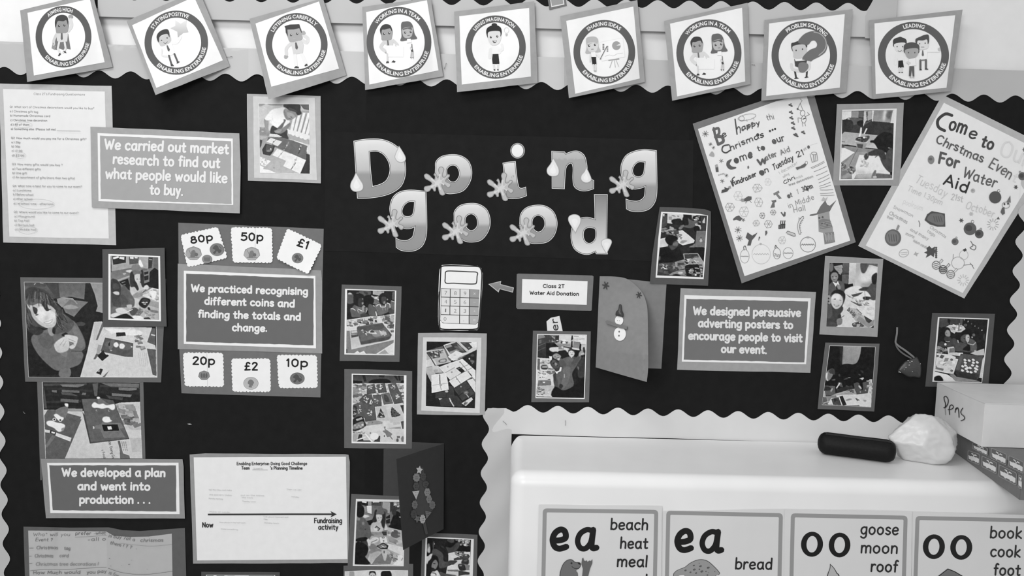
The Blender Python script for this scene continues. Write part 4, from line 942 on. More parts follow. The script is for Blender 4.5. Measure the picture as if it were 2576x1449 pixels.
badge(8, L % ('PROBLEM SOLVING', 'with a large question mark'), (1640, 0), S4, (1140, 203, 2033, 92, 1967, 935, 1107, 1020), (1187, 238, 1953, 143, 1902, 888, 1157, 973), (1543, 560, 332, 347, 260, 272), (-6, 12), 'PROBLEM SOLVING', f8, 150, lf(0.008, 0.003, 0.003, bump=0.003), 88)
badge(9, L % ('LEADING', 'last at the right end'), (2100, 0), 5.408, (463, 277, 1740, 130, 1575, 1240, 525, 1350), (540, 318, 1638, 207, 1520, 1195, 557, 1280), (1070, 752, 484, 455, 380, 355), (-1, 14), 'LEADING', f9, 146, lf(0.004, 0.006, 0.003), 40)

# ================================================================== cut-out word letters
def grad_letter(y0, y1, flip=False):
    def g(x, y):
        t = (y-y0)/(y1-y0); t = 1-t if flip else t
        if t < 0.12: return 226-(t/0.12)*12
        if t < 0.52: return 214-(t-0.12)/0.40*26
        if t < 0.60: return 188-(t-0.52)/0.08*38
        return 150-(t-0.60)/0.40*6
    return g
def refined(pr, loops, g, L=7):
    V, T = tess(loops); V, T = refine(V, T, L); pr.k += 1; pr.tris(V, T, g)
def letter(ch, label, T, outer, holes, deco, h=0.0012, lift=(0, 0, 0, 0), flip=False, g=None):
    """outer / holes: outline of the printed letter; deco: list of ('drop'|'splat', outline)"""
    sm = lambda n: smooth_pts(cpt(T, *n), True, 4)
    O = sm(outer); H = [sm(x) for x in holes]; D = [(k, sm(x)) for k, x in deco]
    ys = [p[1] for p in O]; xs = [p[0] for p in O]
    q = [(min(xs), min(ys)), (max(xs), min(ys)), (max(xs), max(ys)), (min(xs), max(ys))]
    s = Surf(q, h, lift); r = root('letter', P(*qmid(q), h), label, 'letter', 'cut-out word letters')
    cut = sheet('cut_paper', [O]+H, s, 240, r, M_PAPER())
    gg = g or grad_letter(min(ys), max(ys), flip)
    pr = Print(s, 0.0004)
    refined(pr, [inset(O, 1.3)]+[inset(x, -1.3) for x in H], 100, 20)
    refined(pr, [inset(O, 2.9)]+[inset(x, -2.8) for x in H], gg)
    pr.build('fill_print', r)
    for k, pts in D:
        cs = sheet(k, pts, s, 150 if k == 'splat' else 165, r, M_PAPER(), dh=0.0006, t=0.0003)
        dp = Print(s, 0.00095); 
        refined(dp, [inset(pts, 0.9)], 126 if k == 'splat' else 190, 20); refined(dp, [inset(pts, 1.7)], 184 if k == 'splat' else 222, 20)
        cx, cy = qmid(pts)
        refined(dp, [[(cx+(x-cx)*.55, cy+(y-cy)*.6+1.5) for x, y in inset(pts, 2.6)]], 205 if k == 'splat' else 232, 20)
        dp.build('fill_print', cs)
    return r
TA = crop(860, 320, 1280, 1790); TB = crop(1200, 330, 1680, 2108)
def splat(x, y, k=1.0, sx=1.0):
    """blob with eight arms; x, y its centre, in the crop's own pixels"""
    base = (-155, -72, -130, -92, -95, -75, -72, -52, -45, -30, -38, -60, -52, -78, -35, -100, -18, -78, -8, -50, 5, -90, -2, -130, 10, -160, 40, -165, 62, -140, 50, -95, 48, -60, 70, -58, 92, -82, 120, -80, 118, -55, 88, -30, 80, -8, 110, 5, 135, 25, 122, 55, 95, 60, 68, 32, 42, 25, 40, 48, 62, 95, 72, 130, 45, 145, 15, 130, 0, 85, -10, 55, -25, 60, -28, 95, -48, 100, -60, 78, -75, 72, -95, 98, -130, 105, -155, 80, -150, 50, -120, 40, -85, 32, -72, 12, -100, -12, -140, -35)
    return tuple(v for i in range(0, len(base), 2) for v in (x+base[i]*k*sx, y+base[i+1]*k))
letter('D', "cut-out capital letter D with two water drops, first letter of 'Doing'", TA,
    (125, 147, 125, 147, 260, 125, 430, 128, 560, 180, 650, 270, 685, 400, 682, 520, 640, 630, 550, 700, 440, 740, 300, 762, 165, 765, 165, 765, 160, 700, 145, 450),
    [(300, 265, 300, 265, 380, 262, 450, 300, 500, 380, 512, 470, 480, 560, 420, 605, 330, 632, 330, 632, 310, 450)],
    [('drop', (612, 198, 612, 198, 650, 255, 684, 320, 680, 360, 640, 380, 595, 368, 566, 325, 575, 280, 598, 230)), ('drop', (150, 480, 150, 480, 190, 550, 228, 615, 225, 665, 185, 690, 125, 688, 92, 650, 95, 595, 125, 540))], lift=(0, 0.003, 0, 0))
letter('o', "cut-out letter o with a splash, second letter of 'Doing'", TA,
    (1000, 440, 1005, 370, 1060, 315, 1150, 292, 1260, 298, 1350, 350, 1390, 430, 1395, 520, 1365, 610, 1300, 685, 1200, 714, 1110, 708, 1040, 640, 1000, 550),
    [(1130, 500, 1130, 450, 1165, 415, 1215, 415, 1250, 460, 1255, 520, 1220, 575, 1175, 582, 1140, 550)],
    [('splat', splat(1035, 588, 1.0))])
letter('i', "cut-out letter i stem with a splash, third letter of 'Doing'", TB,
    (282, 350, 282, 350, 350, 338, 427, 332, 427, 332, 437, 450, 460, 600, 490, 628, 540, 613, 540, 613, 550, 715, 550, 715, 470, 742, 370, 748, 320, 720, 300, 600, 293, 450),
    [], [('splat', splat(268, 625, 1.02)), ('droplet', (402, 486, 408, 496, 390, 512, 378, 515, 384, 498))])
def dot():
    q = cpt(TB, 368, 132, 526, 132, 526, 300, 368, 300); s = Surf(q, 0.0012)
    r = root('letter_dot', P(*qmid(q), 0.001), "round pale cut-out dot above the letter i", 'letter')
    sheet('cut_paper', cpt(TB, *[v for p in ell(448, 216, 80, 85, 28) for v in p]), s, 200, r, M_PAPER())
    pr = Print(s, 0.0004, TB); pr.poly(ell(448, 216, 76, 81, 28), 120); pr.poly(ell(447, 216, 64, 70, 28), (238, 228)); pr.build('fill_print', r)
dot()
letter('n', "cut-out letter n with two water drops, fourth letter of 'Doing'", TB,
    (822, 218, 822, 218, 968, 225, 968, 225, 982, 245, 982, 245, 1060, 218, 1130, 222, 1190, 270, 1215, 360, 1225, 440, 1262, 520, 1293, 545, 1293, 545, 1292, 638, 1292, 638, 1210, 662, 1130, 655, 1070, 610, 1055, 520, 1058, 420, 1048, 365, 1030, 358, 1000, 380, 980, 440, 968, 640, 968, 640, 826, 634, 826, 634, 825, 420),
    [], [('drop', (843, 295, 843, 295, 880, 360, 907, 425, 900, 480, 862, 500, 810, 496, 775, 465, 772, 415, 810, 360)), ('drop', (1207, 395, 1207, 395, 1240, 460, 1265, 530, 1240, 565, 1190, 570, 1150, 540, 1150, 490, 1185, 445))], flip=True, g=lambda x, y: 186-(y-380)*0.42 if y < 400 else 160+3*math.sin(y*0.05))
GOUT = (1985, 212, 1985, 212, 1990, 450, 1990, 680, 1965, 790, 1900, 865, 1800, 892, 1700, 885, 1648, 860, 1648, 860, 1642, 745, 1642, 745, 1700, 765, 1780, 768, 1835, 735, 1850, 690, 1855, 615, 1855, 615, 1800, 635, 1700, 640, 1630, 580, 1590, 480, 1590, 370, 1640, 270, 1730, 220, 1850, 198)
letter('g', "cut-out letter g with a splash, last letter of 'Doing'", TB, GOUT,
    [(1850, 345, 1850, 345, 1790, 342, 1745, 375, 1722, 430, 1735, 480, 1775, 500, 1815, 490, 1840, 450)],
    [('splat', splat(1612, 588, 0.98))], lift=(0, 0, 0.002, 0))
letter('g', "cut-out letter g with a splash, first letter of 'good'", TA,
    (905, 685, 905, 685, 912, 900, 912, 1130, 880, 1250, 820, 1310, 740, 1333, 640, 1325, 580, 1290, 580, 1290, 576, 1182, 576, 1182, 620, 1205, 690, 1212, 750, 1180, 768, 1130, 778, 1072, 778, 1072, 720, 1092, 630, 1080, 560, 1030, 520, 940, 512, 850, 545, 750, 620, 690, 740, 670),
    [(776, 800, 776, 800, 720, 802, 670, 840, 648, 900, 665, 945, 710, 955, 750, 940, 768, 890)],
    [('splat', splat(535, 1040, 0.98))])
for (dx, dy, T_, nm, px_, k) in ((0, 0, TA, 'second', 0, 1), (0, 0, TB, 'third', 1, 1)):
    if px_ == 0:
        O_ = (1200, 960, 1205, 900, 1260, 840, 1350, 815, 1460, 820, 1550, 875, 1588, 960, 1592, 1050, 1560, 1140, 1490, 1215, 1390, 1235, 1310, 1220, 1240, 1160, 1205, 1060)
        H_ = (1325, 1020, 1330, 970, 1360, 940, 1400, 935, 1440, 970, 1452, 1040, 1425, 1090, 1380, 1105, 1340, 1075); sp = splat(1228, 1110, 0.99)
    else:
        O_ = (470, 1000, 480, 915, 540, 845, 640, 815, 750, 822, 840, 880, 882, 970, 885, 1060, 850, 1160, 780, 1225, 690, 1243, 590, 1238, 520, 1170, 475, 1080)
        H_ = (612, 1020, 620, 970, 650, 940, 690, 935, 735, 970, 745, 1040, 715, 1095, 670, 1110, 625, 1075); sp = splat(515, 1120, 1.0)
    letter('o', "cut-out letter o with a splash, %s letter of 'good'" % nm, T_, O_, [H_], [('splat', sp)])
letter('d', "cut-out letter d with two upturned drops, last letter of 'good'", TB,
    (1293, 697, 1293, 697, 1443, 697, 1443, 697, 1440, 950, 1437, 1200, 1445, 1360, 1445, 1360, 1315, 1358, 1315, 1358, 1305, 1335, 1305, 1335, 1230, 1365, 1140, 1350, 1065, 1290, 1035, 1180, 1045, 1070, 1080, 1000, 1140, 960, 1220, 948, 1300, 968, 1300, 968, 1298, 830),
    [(1178, 1160, 1185, 1100, 1220, 1070, 1270, 1070, 1305, 1090, 1305, 1180, 1270, 1225, 1230, 1235, 1195, 1210)],
    [('drop', (1088, 1130, 1088, 1130, 1045, 1060, 1008, 990, 1015, 940, 1065, 918, 1120, 928, 1148, 970, 1140, 1025, 1110, 1080)), ('drop', (1437, 1362, 1437, 1362, 1400, 1310, 1370, 1240, 1385, 1200, 1430, 1186, 1475, 1195, 1490, 1230, 1465, 1290, 1445, 1330))], flip=True, g=lambda x, y: 128+(y-488)*0.62)
# ---- staples
def staple(x, y, ang, L, label, Y=0.006, g=70):
    a = math.radians(ang); dx, dy = math.cos(a)*L/2, math.sin(a)*L/2
    c = bpy.data.curves.new('staple', 'CURVE'); c.dimensions = '3D'; c.bevel_depth = 0.00045; c.bevel_resolution = 2
    sp = c.splines.new('POLY'); pts = [P(x-dx, y-dy, Y-0.003), P(x-dx, y-dy, Y), P(x+dx, y+dy, Y), P(x+dx, y+dy, Y-0.003)]
    sp.points.add(3); ctr = P(x, y, Y)
    for i, p in enumerate(pts): sp.points[i].co = (*(p-ctr), 1)
    t = bpy.data.objects.new('t', c); COL.objects.link(t); bpy.context.view_layer.update()
    me = bpy.data.meshes.new_from_object(t); bpy.data.objects.remove(t)
    o = bpy.data.objects.new('staple', me); me.name = 'staple'; COL.objects.link(o); o.location = ctr
    m = mat_plain('staple_steel', 0.35, 0.3, 0.0); m.node_tree.nodes['Principled BSDF'].inputs['Metallic'].default_value = 0.8
    me.materials.append(m); tag(o, label, 'staple')
staple(576, 143, -5, 15, 'thin staple in the border strip right of the second emblem sheet', 0.0055)
staple(1120, 166, -72, 15, 'steel staple in the border strip right of the fourth emblem sheet', 0.0055)
staple(1895, 163, 5, 7, 'tiny staple in the border strip left of the question mark sheet', 0.0045)
staple(1269.5, 1063.5, 42, 12, 'steel staple at the folded corner of the lower border', 0.0060)
staple(1422, 1064, 92, 12, 'steel staple in the strip above the white casing', 0.0055)
# ================================================================== the two hand-drawn posters
TP = crop(1720, 240, 2180, 1389)
r, s, pr = mounted('drawn_poster', "tilted white child's poster reading 'Be happy thi Chrismas' on a dark grey mount", 'poster',
    (68, 215, 590, 42, 975, -60, 1010, 60, 1307, 1115, 440, 1428), 118, (108, 255, 700, 45, 930, -10, 1265, 1103, 462, 1373), 226, 0.0014, TP, lift=(0.001, 0.0, 0.001, 0.002))
KX = [0.76, 0.86]; pr.wrap = 26
def tx(txt, x0, y0, x1, y1, xh, wd, g, **k):
    pr.text(txt, (x0, y0), (x1, y1), xh*KX[0], wd*KX[1], g, raw=False, jit=0.8, **k)
def star6(x, y, R, g=95, wd=1.0, n=6):
    for k in range(n//2):
        a = PI*k/(n//2)+0.3; pr.stroke([(x-R*math.cos(a), y-R*math.sin(a)), (x+R*math.cos(a), y+R*math.sin(a))], wd, g)
def flake(x, y, R, g=165, wd=0.9):
    rnd = random.Random(int(x)); pts = [(x+R*rnd.uniform(.8, 1.1)*math.cos(a*PI/3), y+R*rnd.uniform(.85, 1.1)*math.sin(a*PI/3)) for a in range(6)]
    pr.stroke(pts+[pts[0]], wd, g)
    for p in pts: pr.stroke([(x, y), p], wd, g)
pr.stroke(pl(228, 250, 240, 310, 262, 372), 6.5, 96); pr.stroke(pl(225, 262, 262, 250, 268, 290, 240, 312), 6.5, 100, sm=True); pr.stroke(pl(240, 315, 288, 315, 300, 350, 262, 372), 7.5, 98, sm=True)
tx("e", 296, 330, 332, 312, 16, 3.2, 80)
pr.stroke(pl(390, 180, 398, 240, 405, 295), 3.2, 70); pr.stroke(pl(402, 262, 415, 238, 428, 250, 430, 285), 2.6, 80, sm=True)
tx("appy", 440, 268, 582, 222, 13.5, 3.0, 82, slant=0.1); tx("thi", 632, 190, 690, 178, 14, 1.6, 110)
for e in ((448, 262, 10, 9), (492, 240, 10, 14), (520, 215, 10, 13)): pr.poly(ell(*e, 10), 95)
pr.stroke(pl(340, 375, 300, 385, 292, 420, 320, 436, 350, 418), 3.2, 70, sm=True); tx("hrismas", 352, 422, 612, 312, 14.5, 2.7, 72, slant=0.1)
for x, y in ((655, 270), (675, 262), (694, 255)): pr.poly(ell(x, y, 8, 9, 10), 70)
pr.poly(ell(562, 300, 12, 13, 10), 70)
pr.poly(pl(365, 485, 330, 500, 325, 535, 350, 562, 390, 558, 398, 545, 370, 540, 350, 520), 92, sm=True)
tx("ome", 385, 520, 527, 468, 19, 3.0, 75, slant=0.1); pr.poly(ell(402, 500, 17, 18, 12), 80); pr.poly(ell(505, 450, 17, 22, 12), 95)
tx("to", 560, 425, 618, 410, 14, 2.6, 85); pr.poly(ell(605, 402, 13, 17, 12), 85)
tx("our", 676, 372, 770, 340, 17, 3.2, 85); pr.poly(ell(690, 355, 12, 14, 12), 92)
pr.stroke(pl(560, 490, 585, 525, 598, 485, 615, 515, 620, 478), 5, 92); tx("ater", 622, 500, 712, 458, 14, 2.6, 110); tx("Aid", 738, 455, 812, 420, 13, 2.2, 120, slant=0.1)
pr.poly(pl(483, 540, 492, 532, 498, 545, 494, 558, 484, 556), 110)
tx("fundraiser", 372, 690, 555, 615, 13, 2.8, 70, slant=0.15); tx("on", 575, 605, 650, 580, 15, 3, 85); pr.poly(ell(595, 588, 19, 21, 12), 85)
pr.stroke(pl(357, 650, 375, 690, 368, 640, 385, 620), 2.6, 75, sm=True)
tx("Tuesday", 680, 570, 838, 490, 14.5, 2.5, 72, slant=0.12); tx("21", 862, 472, 918, 448, 15, 2.3, 68); tx("st", 912, 420, 935, 410, 7, 1.4, 165); pr.poly(ell(948, 392, 10, 13, 10), 95); pr.stroke(pl(960, 380, 1015, 362), 0.8, 195)
tx("1 december", 728, 602, 870, 520, 8, 1.1, 175); tx("selling", 755, 628, 803, 600, 6, 1.0, 178); tx("Chri", 762, 678, 848, 632, 9, 1.9, 70, slant=0.1); tx("mas", 850, 640, 905, 615, 7, 1.0, 175); tx("tree decoration", 800, 690, 985, 620, 6, 1.4, 150)
tx("at", 788, 780, 828, 768, 12, 2.2, 105); pr.poly(ell(800, 768, 12, 14, 10), 110); tx("1", 862, 755, 878, 750, 13, 1.6, 150); tx("30pm", 903, 735, 985, 700, 13, 2.4, 80); pr.poly(ell(938, 712, 9, 12, 10), 70)
tx("in Middle", 798, 860, 995, 790, 12.5, 1.4, 130); tx("Hall", 835, 892, 928, 872, 13, 1.5, 125)
for x, y, R in ((165, 292, 24), (203, 370, 13), (226, 397, 13), (285, 498, 16), (325, 608, 14), (293, 650, 16), (413, 1022, 26), (423, 1085, 24), (452, 945, 14)): star6(x, y, R, 90, 1.1, 8 if R > 20 else 6)
pr.stroke(ell(480, 165, 70, 22, 16, -12)+[(548, 150)], 0.9, 130); pr.stroke(ell(440, 175, 20, 20, 12)+[(460, 175)], 0.9, 130); 
for a in ((478, 182, 482, 200), (530, 170, 534, 190)): pr.stroke(pl(*a), 0.9, 130)
for (x, y) in ((812, 75), (815, 130), (818, 172), (830, 212), (833, 250), (856, 305), (908, 282), (848, 300)):
    pr.poly(ell(x-8, y-3, 9, 7, 8), 85); pr.poly(ell(x+7, y+5, 10, 7, 8, 20), 88); pr.poly(ell(x+3, y-10, 6, 5, 8), 95)
pr.stroke(ell(903, 135, 18, 22, 14)+[(921, 135)], 1.2, 100); pr.stroke(ell(912, 182, 18, 28, 14)+[(930, 182)], 1.2, 105); pr.stroke(pl(895, 120, 865, 102, 885, 60, 905, 110), 1.1, 100); pr.stroke(pl(885, 60, 900, 40, 882, 25), 1.0, 120); pr.poly(ell(865, 103, 8, 8, 8), 95)
pr.stroke(pl(925, 160, 955, 145, 940, 130), 1.2, 110); pr.stroke(pl(895, 175, 868, 170, 870, 205), 1.2, 120); pr.stroke(pl(900, 208, 905, 235), 1.2, 125); pr.stroke(pl(920, 208, 925, 232), 1.2, 125); pr.stroke(pl(905, 180, 925, 172), 2, 80)
pr.poly(pl(197, 445, 215, 425, 232, 445, 228, 465, 195, 458), 165, sm=True); pr.poly(pl(240, 545, 262, 545, 265, 580, 245, 582), 90); pr.poly(pl(237, 530, 255, 520, 262, 545, 240, 548), 160); tx("xmas", 262, 612, 312, 598, 5, 1.1, 150)
pr.poly(pl(285, 742, 290, 718, 312, 712, 308, 695, 330, 705, 352, 702, 330, 730), 80); pr.poly(pl(335, 695, 355, 685, 360, 705, 345, 708), 150)
for x, y, R, g in ((560, 702, 36, 165), (412, 765, 38, 190), (570, 810, 38, 165), (350, 848, 34, 150), (458, 880, 42, 180), (597, 913, 24, 110), (680, 888, 22, 140), (550, 970, 26, 165), (645, 977, 33, 135), (748, 1100, 33, 180), (638, 655, 28, 205)): flake(x, y, R, g)
pr.poly(pl(430, 800, 455, 788, 490, 765, 515, 768, 515, 790, 490, 803, 450, 805), 92); pr.poly(ell(447, 795, 14, 12, 10), 150)
for a in ((480, 800, 470, 818), (500, 800, 515, 815)): pr.stroke(pl(*a), 1.2, 95)
pr.poly(pl(680, 745, 722, 722, 728, 738, 715, 748, 745, 782, 725, 788, 700, 755, 685, 760), 125); pr.poly(pl(663, 800, 702, 792, 703, 808, 690, 815, 692, 850, 658, 855, 675, 812), 108)
pr.poly(pl(373, 940, 395, 920, 420, 912, 445, 935, 430, 955, 400, 945, 378, 950), 92); pr.poly(pl(735, 890, 745, 885, 757, 905, 765, 882, 775, 890, 772, 918, 758, 922), 95)
pr.poly(pl(720, 985, 745, 975, 772, 975, 770, 1010, 720, 1016), 62)
for x in (735, 750, 765): pr.stroke(pl(x, 975, x+4, 952), 2.2, 62); pr.stroke(pl(x-4, 985, x-6, 1010), 0.8, 190)
pr.poly(pl(470, 1080, 485, 1040, 520, 1065, 560, 1042, 540, 1075, 518, 1100, 508, 1140, 482, 1140, 495, 1100), 88); pr.poly(pl(620, 1035, 632, 1025, 636, 1045, 625, 1062, 635, 1065, 622, 1060), 95); pr.stroke(pl(622, 1030, 622, 1062), 1.6, 95); pr.stroke(pl(572, 1080, 570, 1100), 1.6, 95); pr.poly(ell(575, 1080, 6, 8, 8), 95)
pr.stroke(pl(785, 1038, 840, 1062), 3.5, 190); pr.stroke(pl(778, 1045, 790, 1030, 845, 1050, 848, 1068, 835, 1070, 785, 1050), 1.2, 85)
pr.stroke(pl(905, 925, 880, 960, 872, 1000, 882, 1048), 5.5, 90, sm=True); pr.stroke(pl(905, 927, 880, 960, 872, 1000, 882, 1046), 3.8, 215, sm=True)
for k in range(9): pr.stroke([(868+k*0.5+max(0, (4-k))*7, 1040-k*13.5), (888+max(0, (k-4))*6, 1040-k*13)], 1.1, 85)
# decorations along the bottom
def bauble(x, y, rx, ry, g, wd=1.1, zig=None):
    pr.stroke(ell(x, y, rx, ry, 22)+[(x+rx, y)], wd, g)
    if zig: pr.stroke([(x-rx*.85+k*rx*1.7/12, y+(-5 if k % 2 else 5)*zig) for k in range(13)], wd, g-20)
bauble(463, 1222, 34, 52, 150, 1.1, 0.5); pr.stroke(pl(458, 1175, 456, 1150, 468, 1145, 475, 1172), 1.8, 95, sm=True)
bauble(588, 1205, 70, 75, 190, 1.0, 0.9); pr.poly(ell(584, 1128, 10, 8, 8), 175); bauble(708, 1200, 28, 42, 130, 1.1); pr.stroke(pl(693, 1160, 698, 1138, 712, 1158), 1.8, 95, sm=True)
for k in range(14): pr.poly(ell(690+(k*17) % 45, 1203+(k*11) % 24, 3, 3, 6), 70)
bauble(793, 1198, 38, 42, 140, 1.1, 0.9); bauble(943, 1133, 58, 57, 115, 1.3, 1.0); pr.poly(ell(943, 1078, 14, 8, 8), 160)
for k, (x0, y0, x1, y1) in enumerate(((965, 550, 1068, 498), (970, 557, 1070, 508), (988, 580, 1085, 538), (1005, 610, 1092, 572), (1020, 640, 1105, 600), (1025, 665, 1110, 625), (1030, 690, 1115, 658), (1032, 705, 1120, 680), (1035, 718, 1135, 715), (1035, 745, 1138, 738), (1038, 758, 1145, 757))):
    pr.stroke(pl(x0, y0, (x0+x1)/2, (y0+y1)/2+2, x1, y1), 1.0, 120, sm=True)
pr.stroke(ell(990, 440, 22, 10, 10)+[(1012, 440)], 1.0, 130); pr.stroke(pl(960, 445, 975, 508), 1.2, 120); pr.stroke(pl(1010, 440, 1018, 492), 1.2, 120); pr.stroke(pl(975, 508, 1018, 494), 1.0, 130); pr.stroke(pl(985, 450, 990, 500), 2.4, 150); pr.stroke(pl(1000, 450, 1003, 498), 1.2, 130)
pr.poly(pl(850, 548, 885, 538, 920, 515, 935, 525, 918, 545, 885, 555, 860, 566), 100); pr.stroke(ell(932, 512, 10, 12, 8)+[(942, 512)], 1, 120)
# tall figure in a pointed hat (bottom right of the drawing)
pr.poly(pl(955, 915, 960, 905, 1010, 895, 1040, 840, 1075, 798, 1090, 830, 1110, 838, 1160, 795, 1125, 850, 1110, 880, 1050, 895, 980, 915), 108)
pr.poly(pl(1018, 905, 1105, 880, 1110, 940, 1132, 1000, 1135, 1040, 1150, 1115, 1070, 1132, 1060, 1045, 1025, 1035, 1022, 960), 150)
pr.poly(pl(1025, 950, 1060, 935, 1110, 945, 1128, 1000, 1100, 1010, 1035, 1020), 122); pr.poly(pl(1060, 1045, 1140, 1035, 1150, 1115, 1070, 1130), 128)
for x, y in ((1030, 930), (1055, 925), (1050, 975), (1075, 970), (1090, 985)): pr.poly(ell(x, y, 8, 8, 8), 85)
for k in range(9): pr.stroke([(1070+k*9, 1045+(k % 3)*8), (1078+k*8, 1100+(k % 2)*12)], 1.0, 185)
for k in range(5): pr.stroke([(1035, 1020-k*12), (1120, 1005-k*13)], 0.9, 175)
pr.poly(pl(1045, 800, 1060, 770, 1075, 785, 1095, 768, 1080, 800), 180)
pr.build('drawing', r)

TQ = crop(2080, 230, 2576, 1356)
r, s, pr = mounted('drawn_poster', "strongly tilted white child's poster reading 'Come to our Christmas Even' at the right edge", 'poster',
    (795, 22, 1586, 414, 945, 1424, 215, 1062), 172, (805, 78, 1515, 432, 935, 1387, 267, 1060), 222, 0.0012, TQ, lift=(0.001, 0, 0, 0))
KX[:] = [1, 1]; pr.wrap = 26
pr.stroke(pl(860, 165, 815, 155, 765, 195, 768, 245, 810, 270), 7.5, 62, sm=True); tx("om", 828, 258, 955, 300, 27, 5.5, 62); tx("e", 962, 322, 1022, 340, 23, 4.5, 62)
tx("to", 1050, 375, 1140, 408, 24, 5.5, 66); tx("Our", 1180, 430, 1380, 520, 30, 4, 205)
tx("Chrstmas", 742, 350, 1070, 495, 17, 3.4, 88); tx("Even", 1105, 520, 1260, 605, 20, 3.2, 95); tx("t", 1262, 618, 1295, 632, 18, 2.5, 205)
tx("For", 760, 492, 905, 530, 23, 6, 85); tx("Water", 925, 590, 1160, 665, 20, 3.8, 92); tx("Aid", 795, 635, 965, 700, 22, 4.6, 50)
tx("Tuesday", 603, 620, 815, 730, 15, 1.4, 188); tx("21st", 850, 745, 935, 760, 12, 1.6, 178); tx("October", 950, 800, 1145, 868, 14, 1.6, 186)
tx("Time 1.30pm", 550, 680, 790, 780, 10, 1.2, 186); tx("poolroom", 520, 770, 655, 825, 10, 1.0, 205)
tx("Snowman", 452, 800, 590, 865, 6, 1.1, 165); tx("Christmas", 425, 845, 550, 912, 7, 1.3, 165); tx("trees", 410, 870, 455, 885, 6, 1.1, 170)
tx("and many", 570, 955, 695, 1025, 6, 1.1, 165); tx("more", 538, 985, 600, 1010, 6, 1.1, 165); tx("ticket cards", 590, 1030, 685, 1082, 5, 1.1, 168); tx("Christmas", 705, 940, 815, 1010, 6, 1.1, 165); tx("tags", 685, 965, 740, 1000, 6, 1.1, 168)
pr.poly(ell(717, 470, 23, 30, 14), 128); pr.poly(ell(714, 465, 12, 10, 10), 100)
pr.poly(pl(672, 885, 690, 845, 722, 823, 770, 832, 812, 840, 815, 930, 760, 930, 710, 915), 78); pr.poly(pl(690, 880, 705, 850, 735, 838, 800, 850, 805, 912, 765, 918, 718, 900), 108, sm=True)
for k in range(4): pr.stroke([(735+k*16, 860), (745+k*16, 895)], 2, 88)
pr.poly(ell(455, 1006, 56, 58, 22), 100); pr.poly(ell(452, 1004, 44, 45, 20), 118); pr.poly(pl(475, 950, 490, 915, 502, 925, 488, 955), 140)
for k in range(4): pr.stroke([(425+k*17, 985), (432+k*16, 1030)], 2, 88)
def pball(x, y, rr, g, cap=True, a=-70):
    pr.poly(ell(x, y, rr, rr, 18), g); pr.poly(ell(x-rr*.2, y-rr*.1, rr*.55, rr*.5, 12), g-22)
    if cap: pr.stroke(ell(x+rr*1.15*math.cos(math.radians(a)), y+rr*1.2*math.sin(math.radians(a)), rr*.22, rr*.22, 8), 1.6, g+40)
pball(1158, 728, 42, 82, True, -60); pball(985, 945, 44, 92); pball(1048, 980, 30, 85); pball(882, 1033, 24, 105); pball(1345, 583, 28, 92, True, -120)
pball(1005, 682, 15, 170, False)
for x, y in ((1300, 658), (925, 887), (993, 842), (1360, 400)):
    pr.poly([(x+(18 if k % 2 == 0 else 8)*math.cos(k*PI/6), y+(18 if k % 2 == 0 else 8)*math.sin(k*PI/6)) for k in range(12)], 82 if y != 842 else 175)
pr.poly(pl(1235, 760, 1262, 715, 1265, 765), 110); pr.stroke(ell(1232, 782, 26, 22, 14)+[(1258, 782)], 1.5, 140); pr.poly(ell(1222, 775, 6, 8, 8), 70); pr.poly(ell(1246, 772, 6, 8, 8), 70); pr.poly(pl(1205, 800, 1222, 795, 1225, 840, 1208, 850, 1195, 830), 95); pr.poly(pl(1165, 880, 1180, 860, 1190, 880), 100)
for (x, y, R, g) in ((1142, 915, 40, 150), (938, 1298, 40, 175)):
    for k in range(12): a = k*PI/6; pr.stroke([(x+R*.5*math.cos(a), y+R*.5*math.sin(a)), (x+R*math.cos(a), y+R*math.sin(a))], 1.4, g)
pr.poly(pl(705, 1062, 722, 1080, 745, 1065, 742, 1090, 765, 1100, 742, 1110, 735, 1140, 715, 1125, 680, 1145, 690, 1118, 668, 1108, 690, 1098, 685, 1078), 78)
for k in range(6): pr.poly(ell(752, 1075+k*13, 8, 8, 8), 85)
pr.poly(pl(610, 1100, 618, 1112, 635, 1110, 622, 1122, 620, 1135, 608, 1124, 596, 1122, 606, 1112), 165)
pr.stroke(ell(530, 1112, 34, 26, 16, -20)+[(562, 1100)], 1.4, 165); pr.stroke(pl(505, 1110, 555, 1105), 1, 165); pr.stroke(pl(512, 1122, 552, 1118), 1, 170)
for x, y, g in ((752, 1195, 105), (800, 1225, 70), (852, 1258, 110)):
    pr.stroke(ell(x, y, 27, 28, 18)+[(x+27, y)], 1.6, g)
    for k in (-1, 0, 1): pr.stroke([(x-20, y+k*13-4), (x, y+k*13+3), (x+20, y+k*13-5)], 1.6 if g > 80 else 3, g+20)
    pr.stroke(pl(x+22, y-22, x+38, y-42, x+48, y-32, x+30, y-14), 1.3, g+30)
pr.stroke(ell(902, 1180, 44, 42, 20)+[(946, 1180)], 1.6, 160); pr.stroke(ell(942, 1125, 30, 32, 16)+[(972, 1125)], 1.4, 178); pr.poly(pl(935, 1088, 955, 1078, 963, 1092, 945, 1103), 70)
pr.stroke(pl(942, 1195, 995, 1190, 1012, 1220), 1.5, 120); pr.stroke(pl(985, 1180, 1005, 1200), 1.5, 120); pr.stroke(pl(868, 1150, 870, 1120), 1.5, 140)
pr.stroke(pl(990, 1030, 1005, 1060, 985, 1075, 1015, 1090, 1025, 1065, 1000, 1050), 2.0, 110, sm=True); pr.stroke(pl(632, 890, 640, 910, 638, 930), 1.8, 110)
pr.build('drawing', r)

